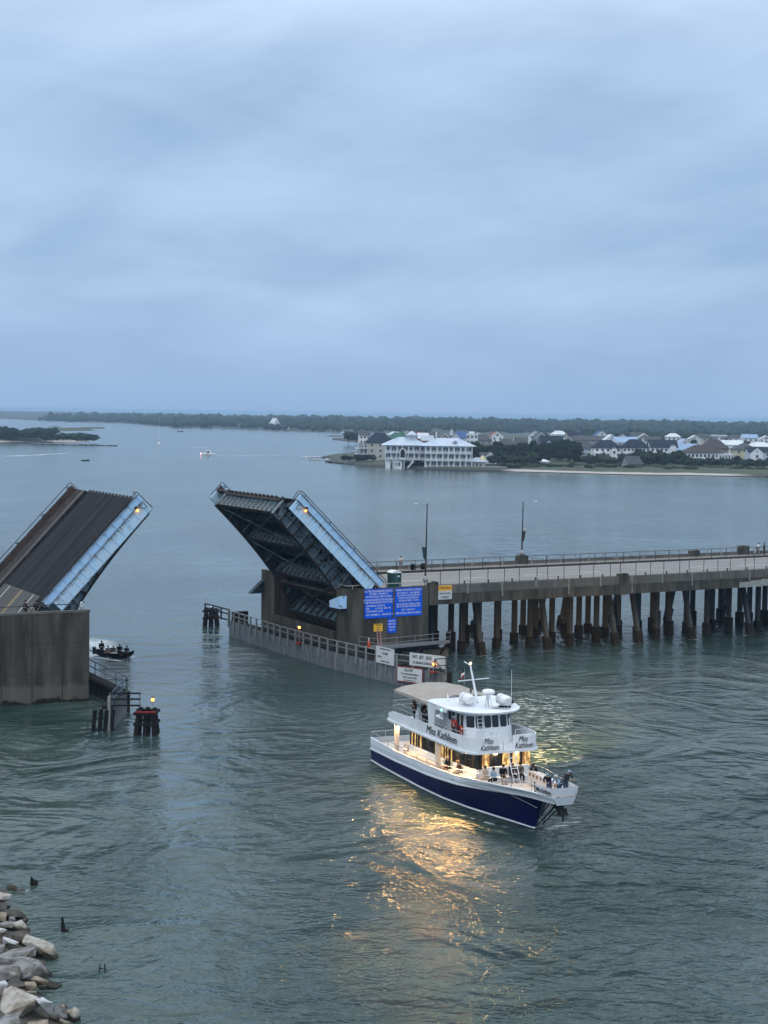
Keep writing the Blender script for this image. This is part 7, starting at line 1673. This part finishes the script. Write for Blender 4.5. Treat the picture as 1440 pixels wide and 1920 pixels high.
def far_boat(label, p, rz, L_, mast=0., cabin=.5, m='boat_white', cat='boat', nm='motor_boat', light=False):
    t = thing(nm, label, cat, p, rz); b = L_ * .15
    prof = [(-L_ / 2, b), (L_ * .2, b), (L_ * .4, b * .5), (L_ * .5, 0.02)]
    pts = prof + [(x, -y) for x, y in prof[::-1]]
    MB().add([(x * .93, y * .7, -.2) for x, y in pts] + [(x, y, L_ * .11 + (.05 * L_ if x > L_ * .3 else 0)) for x, y in pts], [tuple(range(8))[::-1], tuple(range(8, 16))] + [(i, (i + 1) % 8, (i + 1) % 8 + 8, i + 8) for i in range(8)]).build('hull', MAT[m], t)
    if cabin: c = MB().prism([(-L_ * .15, L_ * .11), (L_ * .2, L_ * .13), (L_ * .1, L_ * .11 + cabin * L_ * .3), (-L_ * .12, L_ * .11 + cabin * L_ * .3)], 'y', -b * .7, b * .7).build('cabin', MAT['boat_white'], t); MB().box(-L_ * .1, L_ * .08, -b * .71, b * .71, L_ * .17, L_ * .11 + cabin * L_ * .22).build('cabin_window', MAT['glass_dark'], c)
    if mast: MB().tube([(0, 0, L_ * .1), (0, 0, mast)], .09, 6, r2=.05).build('mast', MAT['white_plastic'], t); MB().tube([(0, 0, L_ * .25), (-L_ * .4, 0, L_ * .27)], .14, 6).build('boom', MAT['rail_grey'], t)
    if light: MB().ball((L_ * .5, 0, 1.2), .45, 8).build('bow_lamp', mat('lit red lamp', (1, .3, .4), .4, emit=(1, .35, .45), estr=5), t)
    return t
far_boat('anchored white sailboat with tall bare mast off the wooded island', G(298, 834.5), RAD(95), 9, 24, .55, nm='sailboat', cat='sailboat')
far_boat('small grey cabin cruiser with red bow light trailing a white wake', G(391, 854), RAD(170), 11, 0, .7, light=True, nm='cabin_cruiser')
far_boat('tiny dark sailboat before the far shore', G(338, 809.5), 0, 9, 12, .4, m='dark', nm='sailboat', cat='sailboat')
far_boat('tiny sailboat anchored right of the far hotel near the marsh spit', G(643, 812), RAD(20), 8, 14, .4, nm='sailboat', cat='sailboat')
far_boat('white pontoon boat moored at the dock on the grassy point', G(590, 863), RAD(4), 8, 0, 0, nm='pontoon_boat')
MB().box(-3.3, 3.3, -1.2, 1.2, 2.2, 2.45).build('awning', MAT['white_plastic'], bpy.data.objects['pontoon_boat']); [MB().tube([(x, y, .8), (x, y, 2.2)], .06, 5).build('awning_pole', MAT['rail_grey'], bpy.data.objects['pontoon_boat']) for x in (-3, 3) for y in (-1.1, 1.1)]
far_boat('small white runabout left of the pontoon boat', G(572, 859), RAD(150), 6, 0, .3, nm='runabout')
far_boat('white boat moored right of the pontoon boat against the stones', G(612, 863.5), RAD(10), 6, 0, .4, nm='runabout')
far_boat('tiny dark rowing boat alone on the open water left', G(160, 864), RAD(5), 5, 0, 0, m='dark', nm='rowing_boat')
dk = thing('timber_dock', 'low timber dock with posts between the moored boats and the grassy point', 'dock', G(604, 860))
MB().box(-7, 9, -.8, .8, .5, .7).build('dock_deck', MAT['timber_dark'], dk); [MB().tube([(x, y, -1), (x, y, 2.0)], .13, 6).build('dock_pile', MAT['timber_dark'], dk) for x in (-7, -3, 1, 5, 9) for y in (-.9, .9)]
rnb = random.Random(8)
for px, lab, c1, c2 in ((1083, 'person standing on the sand, left of a pair', 'black', 'black'), (1087, 'person standing on the sand, right of a pair', 'navy', 'khaki'), (1108, 'person on the sand beside driftwood', 'grey', 'denim'), (1161, 'person on the sand left of the driftwood pile', 'black', 'denim'), (1356, 'pale dressed person at the far right end of the beach', 'white', 'cream')):
    person(lab, at(px, 838 if px < 1300 else 833, 1.0), rnb.uniform(0, 6), 'stand', c1, c2, 'hair')
dw = thing('driftwood_pile', 'dark driftwood pile on the pale beach', 'driftwood', at(1178, 834, .9))
for k in range(6): MB().tube([(rnb.uniform(-2.5, 0), rnb.uniform(-.5, .5), 0), (rnb.uniform(0, 3), rnb.uniform(-.5, .5), rnb.uniform(.8, 1.8))], .3, 6, r2=.14).build('log', MAT['timber_dark'] if k % 2 else BARK, dw)
# ------------------------------------------------------------------ near shore, lower left: riprap bank and old stumps
SH = [(-60, 1640), (5, 1655), (48, 1671), (30, 1690), (42, 1722), (66, 1768), (112, 1802), (100, 1846), (112, 1876), (158, 1925), (190, 2040)]
shp = [G(*p) for p in SH]
vs = []; fs = []
for i, p in enumerate(shp):
    for k, (o_, z) in enumerate(((1.2, -1.2), (0, -.25), (-2.2, .35), (-6, 1.3), (-16, 3.2))): vs.append((p.x + o_, p.y + o_ * .15 + (0 if k else 0), z + .12 * math.sin(i * 2.3 + k)))
for i in range(len(shp) - 1):
    for k in range(4): a = i * 5 + k; fs.append((a, a + 1, a + 6, a + 5))
bk = MB().add(vs, fs, True).build('shore_bank', mat('wet gravel bank', (.05, .046, .04), .8, col2=(.1, .09, .08), scale=2.5, bump=.05, bscale=4)); tag(bk, kind='structure')
# px, py of the centre, width and height in photo pixels, depth factor, z, material, yaw, tilt, label
RK = [(22, 1664, 22, 13, 1, .1, 1, .3, .2, 'tan boulder at the far tip of the stone bank'), (39, 1671, 16, 9, 1, .0, 4, .8, .1, 'small half white stone in the water at the far tip of the bank'),
 (-2, 1686, 44, 40, .8, .6, 0, -.5, .5, 'tall pale slab leaning over the water at the upper end of the bank'), (22, 1716, 46, 22, .8, .2, 3, -.4, -.15, 'dark wet wedge shaped slab below the tall pale slab'),
 (-4, 1722, 30, 26, .8, .5, 1, .2, .1, 'brown boulder at the picture edge beside the dark wedge'), (12, 1736, 40, 16, .9, .3, 2, .5, .1, 'grey flat stone under the dark wedge'),
 (41, 1737, 30, 22, .8, .3, 0, -.7, .35, 'pale lozenge shaped stone over a dark boulder'), (30, 1760, 62, 34, .8, .2, 3, -.3, .05, 'large dark brown rounded boulder, wet along its foot'),
 (4, 1744, 22, 9, 1, .8, 4, 0, 0, 'thin white stone at the picture edge'), (17, 1766, 30, 22, .8, .8, 4, -.6, .2, 'cream stone with two dark hollows'), (-8, 1776, 30, 24, .8, .9, 2, .4, .3, 'bluish slab at the picture edge below the thin white stone'),
 (79, 1780, 72, 44, .5, .45, 0, -.5, .28, 'big cream slab jutting over the water with a dark underside'), (24, 1794, 76, 30, 1.0, .5, 2, .1, -.05, 'wide layered grey slab behind the cream slab'),
 (52, 1820, 92, 52, .9, .35, 2, -.35, .05, 'largest flat grey slab sloping to the water'), (6, 1822, 56, 40, 1, .8, 2, .3, .0, 'layered grey slab at the picture edge'), (100, 1850, 34, 22, .8, .0, 3, -.2, .1, 'dark wet stone at the corner of the water line'),
 (73, 1843, 30, 30, .7, .6, 1, .4, .2, 'tan block standing below the largest slab'), (55, 1849, 26, 20, .7, .7, 1, -.3, .3, 'small tan wedge beside the tan block'), (26, 1846, 40, 16, .8, .9, 3, 0, 0, 'dark stone in the gap under the grey slab'),
 (3, 1852, 26, 34, .7, 1.3, 4, .3, .1, 'white rounded stone at the picture edge'), (34, 1886, 84, 62, .8, .9, 0, -.3, .15, 'big cream boulder with a mottled brown face'), (82, 1890, 38, 66, .6, .8, 4, -1.1, .5, 'tall white slab standing on end'),
 (110, 1902, 30, 46, .7, .5, 2, -1.1, .4, 'grey slab on end right of the tall white slab'), (138, 1906, 26, 46, .7, .2, 0, -1.2, .4, 'pale ridge of stone at the lowest corner of the bank'), (122, 1920, 22, 34, .8, .3, 1, -.9, .3, 'brown stone between the grey slab and the pale ridge'),
 (20, 1918, 60, 30, .9, 1.5, 2, .2, .0, 'grey mottled boulder in the lower left corner'), (66, 1928, 44, 30, .9, 1.0, 1, .6, .1, 'tan boulder on the lower edge of the picture'), (58, 1858, 22, 10, 1, .8, 0, .2, 0, 'small pale flat stone under the tan block'), (150, 1935, 30, 40, .8, .0, 3, -1, .2, 'dark wet stone at the lower edge by the water')]
for i, (px, py, w_, h, dp, z, m, yaw, tilt, lab) in enumerate(RK):
    z *= .8; p = G(px, py, z); s_ = (p - CAMP).length / F_PX; sx = w_ * s_ * .56; sz = max(.12, h * s_ * .45)
    o = link('boulder', rock_mesh(i + 1, sx, sx * dp * .95, sz * .85, ROCKM[m], 26, .035), None, p, yaw); o.rotation_euler = (tilt * .6, tilt * .5, yaw * .6); tag(o, lab, 'boulder', 'riprap boulders of the near bank')
r = random.Random(4)
fill = [rock_mesh(90 + i, .4, .34, .22, ROCKM[(3, 1, 3, 2, 3, 1)[i]], 16) for i in range(6)]
for i in range(30):
    px = r.uniform(-30, 150); py = r.uniform(1672, 1940)
    lim = 30 + (py - 1670) * .46
    if px > lim: continue
    z = .15 + max(0, (lim - px)) * .006
    o = link('boulder', fill[i % 6], None, G(px, py, z), r.uniform(0, 6)); o.scale = (r.uniform(.5, 1.2),) * 3; tag(o, 'small broken stone wedged between the larger riprap boulders', 'boulder', 'small riprap stones')
s1 = thing('timber_stump', 'squat dark stump just off the far tip of the stone bank', 'stump', G(64, 1659)); MB().hexa([(-.22, -.15, -.6), (.22, -.15, -.6), (.22, .15, -.6), (-.22, .15, -.6), (-.22, -.12, .42), (.2, -.12, .22), (.22, .12, .24), (-.2, .12, .4)]).build('post', MAT['timber_dark'], s1)
MB().hexa([(-.2, -.1, .38), (-.05, -.1, .36), (-.05, .1, .36), (-.2, .1, .38), (-.2, -.06, .55), (-.15, -.06, .5), (-.15, .06, .5), (-.2, .06, .55)]).build('splinter', MAT['timber_dark'], s1)
s2 = thing('timber_stump', 'sharp fin shaped dark stump in the water beside the bank', 'stump', G(119, 1746)); MB().prism([(-.12, -.6), (.22, -.6), (.26, .02), (.1, .12), (-.04, .85), (-.12, .8)], 'y', -.09, .09).build('post', MAT['timber_dark'], s2); MB().prism([(.2, .0), (.34, .08), (.22, .14)], 'y', -.07, .07).build('splinter', MAT['timber_dark'], s2)
s3 = thing('timber_stump', 'two thin dark stakes joined by a crosspiece, lowest of the stumps', 'stump', G(191, 1821)); MB().tube([(-.16, 0, -.6), (-.13, 0, .2), (-.08, 0, .45)], .05, 6, r2=.02).build('stake', MAT['timber_dark'], s3); MB().tube([(.17, 0, -.6), (.16, 0, .42)], .055, 6, r2=.035).build('stake', MAT['timber_dark'], s3); MB().bar((-.14, 0, .12), (.08, 0, .16), .05).build('crosspiece', MAT['timber_dark'], s3)

# ------------------------------------------------------------------ open skiff with its people
sk_p = G(214, 1232); SKH = RAD(-12)
sk = thing('open_skiff', 'dark open skiff carrying five people, running out from behind the left pier', 'skiff', sk_p, SKH)
L_ = 4.9; st_ = [(-2.45, .62, .78, .5), (-1.5, .8, .6, .05), (0, .86, .52, .0), (1.3, .7, .56, .02), (2.0, .4, .68, .12), (2.55, .03, .9, .55)]
for nm, off, m in (('hull', 0, 'dark'), ('hull_lining', -.06, 'timber_dark')):
    vs = []; fs = []
    for x, b_, zt, zb in st_:
        b_ = max(.02, b_ + off); q = -off * 1.2
        vs += [(x, -b_, zt), (x, -b_ * .7, zb + q), (x, b_ * .7, zb + q), (x, b_, zt)]
    for i in range(5):
        for j in range(3): a = i * 4 + j; fs.append((a, a + 4, a + 5, a + 1))
    fs.append((0, 1, 2, 3)); MB().add(vs, fs, True).build(nm, MAT[m], sk)
for s in (-1, 1): MB().tube([(x, s * b_, zt) for x, b_, zt, zb in st_], .045, 6).build('gunwale', MAT['steel_dark'], sk)
for x in (-1.3, .1, 1.2): MB().box(x - .14, x + .14, -.7, .7, .38, .43).build('thwart', MAT['ladder_red'], sk)
MB().box(-2.75, -2.4, -.18, .18, .3, 1.1).build('outboard_motor', MAT['dark'], sk)
MB().box(-.3, .5, -.5, -.1, .44, .6).build('towel', MAT['white_plastic'], sk)
def skp(x, y, z=.05):
    c, s = math.cos(SKH), math.sin(SKH); return sk_p + Vector((c * x - s * y, s * x + c * y, z))
for a in ((-1.65, .05, .05, 'stand', 'black', 'black', 'hair', 'tall person in a bulky black jacket standing at the stern of the skiff', 1.15), (-.75, -.2, -.05, 'sit', 'grey', 'khaki', 'hair', 'person in grey crouched just forward of the standing skipper', 1.1), (-.2, .1, -.05, 'sit', 'plaid', 'charcoal', 'khaki', 'second crouched person amidships in the skiff', 1.1),
          (.55, .3, .12, 'sit', 'black', 'black', 'hair', 'person in wide black jacket seated high amidships in the skiff', 1.2), (1.55, .1, .0, 'sit', 'charcoal', 'brown', 'hair', 'person in dark clothes low in the bow of the skiff', 1.0)):
    p = person(a[7], skp(a[0], a[1], a[2]), SKH - .9, a[3], a[4], a[5], a[6]); [setattr(c, 'scale', (a[8], a[8], 1)) for c in p.children if c.name.startswith('jacket')]
# ------------------------------------------------------------------ foam and wakes lying on the water
def foam_mat(name, lo, hi, sc_, op=.85):
    m = bpy.data.materials.new(name); m.use_nodes = True; t = m.node_tree; b = t.nodes['Principled BSDF']
    b.inputs['Base Color'].default_value = (.6, .68, .72, 1); b.inputs['Roughness'].default_value = .6
    geo = t.nodes.new('ShaderNodeNewGeometry'); mp = t.nodes.new('ShaderNodeMapping'); mp.inputs['Scale'].default_value = (.55, 1.5, 1); t.links.new(geo.outputs['Position'], mp.inputs[0])
    n = t.nodes.new('ShaderNodeTexNoise'); n.inputs['Scale'].default_value = sc_; n.inputs['Detail'].default_value = 6; n.inputs['Distortion'].default_value = 1.0; t.links.new(mp.outputs[0], n.inputs['Vector'])
    r = t.nodes.new('ShaderNodeMapRange'); r.inputs[1].default_value = lo; r.inputs[2].default_value = hi; r.inputs[4].default_value = op; t.links.new(n.outputs['Fac'], r.inputs[0])
    at_ = t.nodes.new('ShaderNodeAttribute'); at_.attribute_name = 'edge'; mu = t.nodes.new('ShaderNodeMath'); mu.operation = 'MULTIPLY'; t.links.new(r.outputs[0], mu.inputs[0]); t.links.new(at_.outputs['Fac'], mu.inputs[1])
    t.links.new(mu.outputs[0], b.inputs['Alpha']); return m
FOAM = foam_mat('broken foam', .5, .62, 1.1); FOAMF = foam_mat('far wake foam', .35, .6, .12, .8); FOAMS = foam_mat('churned foam', .36, .52, 2.2, .95)
def foam(name, pts, widths, m, label, z=.006):
    """ribbon along a path; the foam thins out towards its edges"""
    pts = [Vector((p.x, p.y, 0)) for p in pts]; n = len(pts); vs = []; fs = []; ed = []
    for i, p in enumerate(pts):
        d = (pts[min(i + 1, n - 1)] - pts[max(i - 1, 0)]).normalized(); q = Vector((-d.y, d.x, 0)) * widths[i] / 2
        for k in (-1, -.5, 0, .5, 1): vs.append((p + q * k) + Vector((0, 0, z))); ed.append((1 - abs(k)) * (0.0 if i in (0, n - 1) else 1.0) * 1.6)
    for i in range(n - 1):
        for k in range(4): a = i * 5 + k; fs.append((a, a + 5, a + 6, a + 1))
    o = MB().add(vs, fs).build(name, m); at_ = o.data.attributes.new('edge', 'FLOAT', 'POINT'); at_.data.foreach_set('value', [min(1, e) for e in ed]); tag(o, label, 'foam', None, 'stuff'); return o
foam('wake_foam', [G(*p) for p in ((150, 1195), (172, 1204), (190, 1214), (202, 1228))], [6, 7, 5, 1], FOAMS, 'white churned wake behind the skiff')
foam('wake_foam', [G(*p) for p in ((120, 1215), (160, 1226), (190, 1234), (225, 1239), (236, 1240))], [3, 4, 1.2, .7, .2], FOAMS, 'foam along the near side of the skiff')
foam('bow_foam', [G(*p) for p in ((238, 1236), (246, 1233), (256, 1230))], [.4, 1.6, .4], FOAMS, 'foam thrown by the skiff bow')
foam('wake_foam', [G(*p) for p in ((396, 854.5), (404, 854.2), (470, 853.6), (600, 853), (640, 852.8))], [3, 8, 6, 5, 2], FOAMF, 'long thin wake of the cabin cruiser')
foam('wake_foam', [G(*p) for p in ((-30, 856.5), (30, 854.8), (70, 853), (110, 850.5), (160, 848))], [6, 14, 12, 8, 3], FOAMF, 'white wake on the open water at the left edge')
foam('wake_foam', [G(*p) for p in ((290, 838.5), (340, 838.8), (420, 839.2), (480, 839))], [3, 8, 8, 2], FOAMF, 'faint wake line behind the anchored sailboat')
foam('bow_foam', [BW(24.6, -.1, 0), BW(24.4, -1.0, 0), BW(22.5, -2.2, 0), BW(19, -3.4, 0), BW(16, -4.4, 0)], [.2, .7, .5, .35, .1], FOAM, 'thin foam peeling off the ferry bow, starboard side')
foam('bow_foam', [BW(24.6, .1, 0), BW(24.6, 1.4, 0), BW(23.5, 3.4, 0), BW(22, 5.2, 0)], [.3, 1.4, 1.6, .4], FOAM, 'foam beside the ferry bow on its port side')
for (u_, v_) in ((46, 13), (53.4, 9), (63.9, 9), (78.4, 9.5), (88, 9.2), (98, 9.4)):
    foam('pile_foam', [W(u_ - 2.5, v_ - .6), W(u_, v_ - 1.2), W(u_ + 1.5, v_ - .5)], [.4, 1.3, .4], FOAM, 'broken foam swirling round the bridge piles')
foam('shore_foam', [G(*p) for p in ((28, 1668), (46, 1672), (58, 1668))], [.3, .7, .2], FOAM, 'small foam patch at the far tip of the stone bank')

foam('glint_flecks', [G(*p) for p in ((1000, 1292), (1012, 1310), (1022, 1350), (1025, 1390), (1035, 1425), (1040, 1445))], [2, 7, 8, 8, 6, 2], foam_mat('glint flecks', .56, .6, 1.6, .6), 'flecks standing in for yellow glints on the water, port side')  # added flecks imitate the yellow glints on the ripples
# ------------------------------------------------------------------ the evening air
hm = bpy.data.materials.new('evening haze'); hm.use_nodes = True; t = hm.node_tree; t.nodes.clear()
o_ = t.nodes.new('ShaderNodeOutputMaterial'); pv = t.nodes.new('ShaderNodeVolumePrincipled'); pv.inputs['Color'].default_value = (.5, .74, 1, 1); pv.inputs['Density'].default_value = 1.1e-4; pv.inputs['Anisotropy'].default_value = .2
t.links.new(pv.outputs[0], o_.inputs['Volume'])
tag(MB().box(-31000, 31000, -700, 61000, -7.2, 36).build('haze', hm), 'thin blue evening haze over the water', 'haze', None, 'stuff')
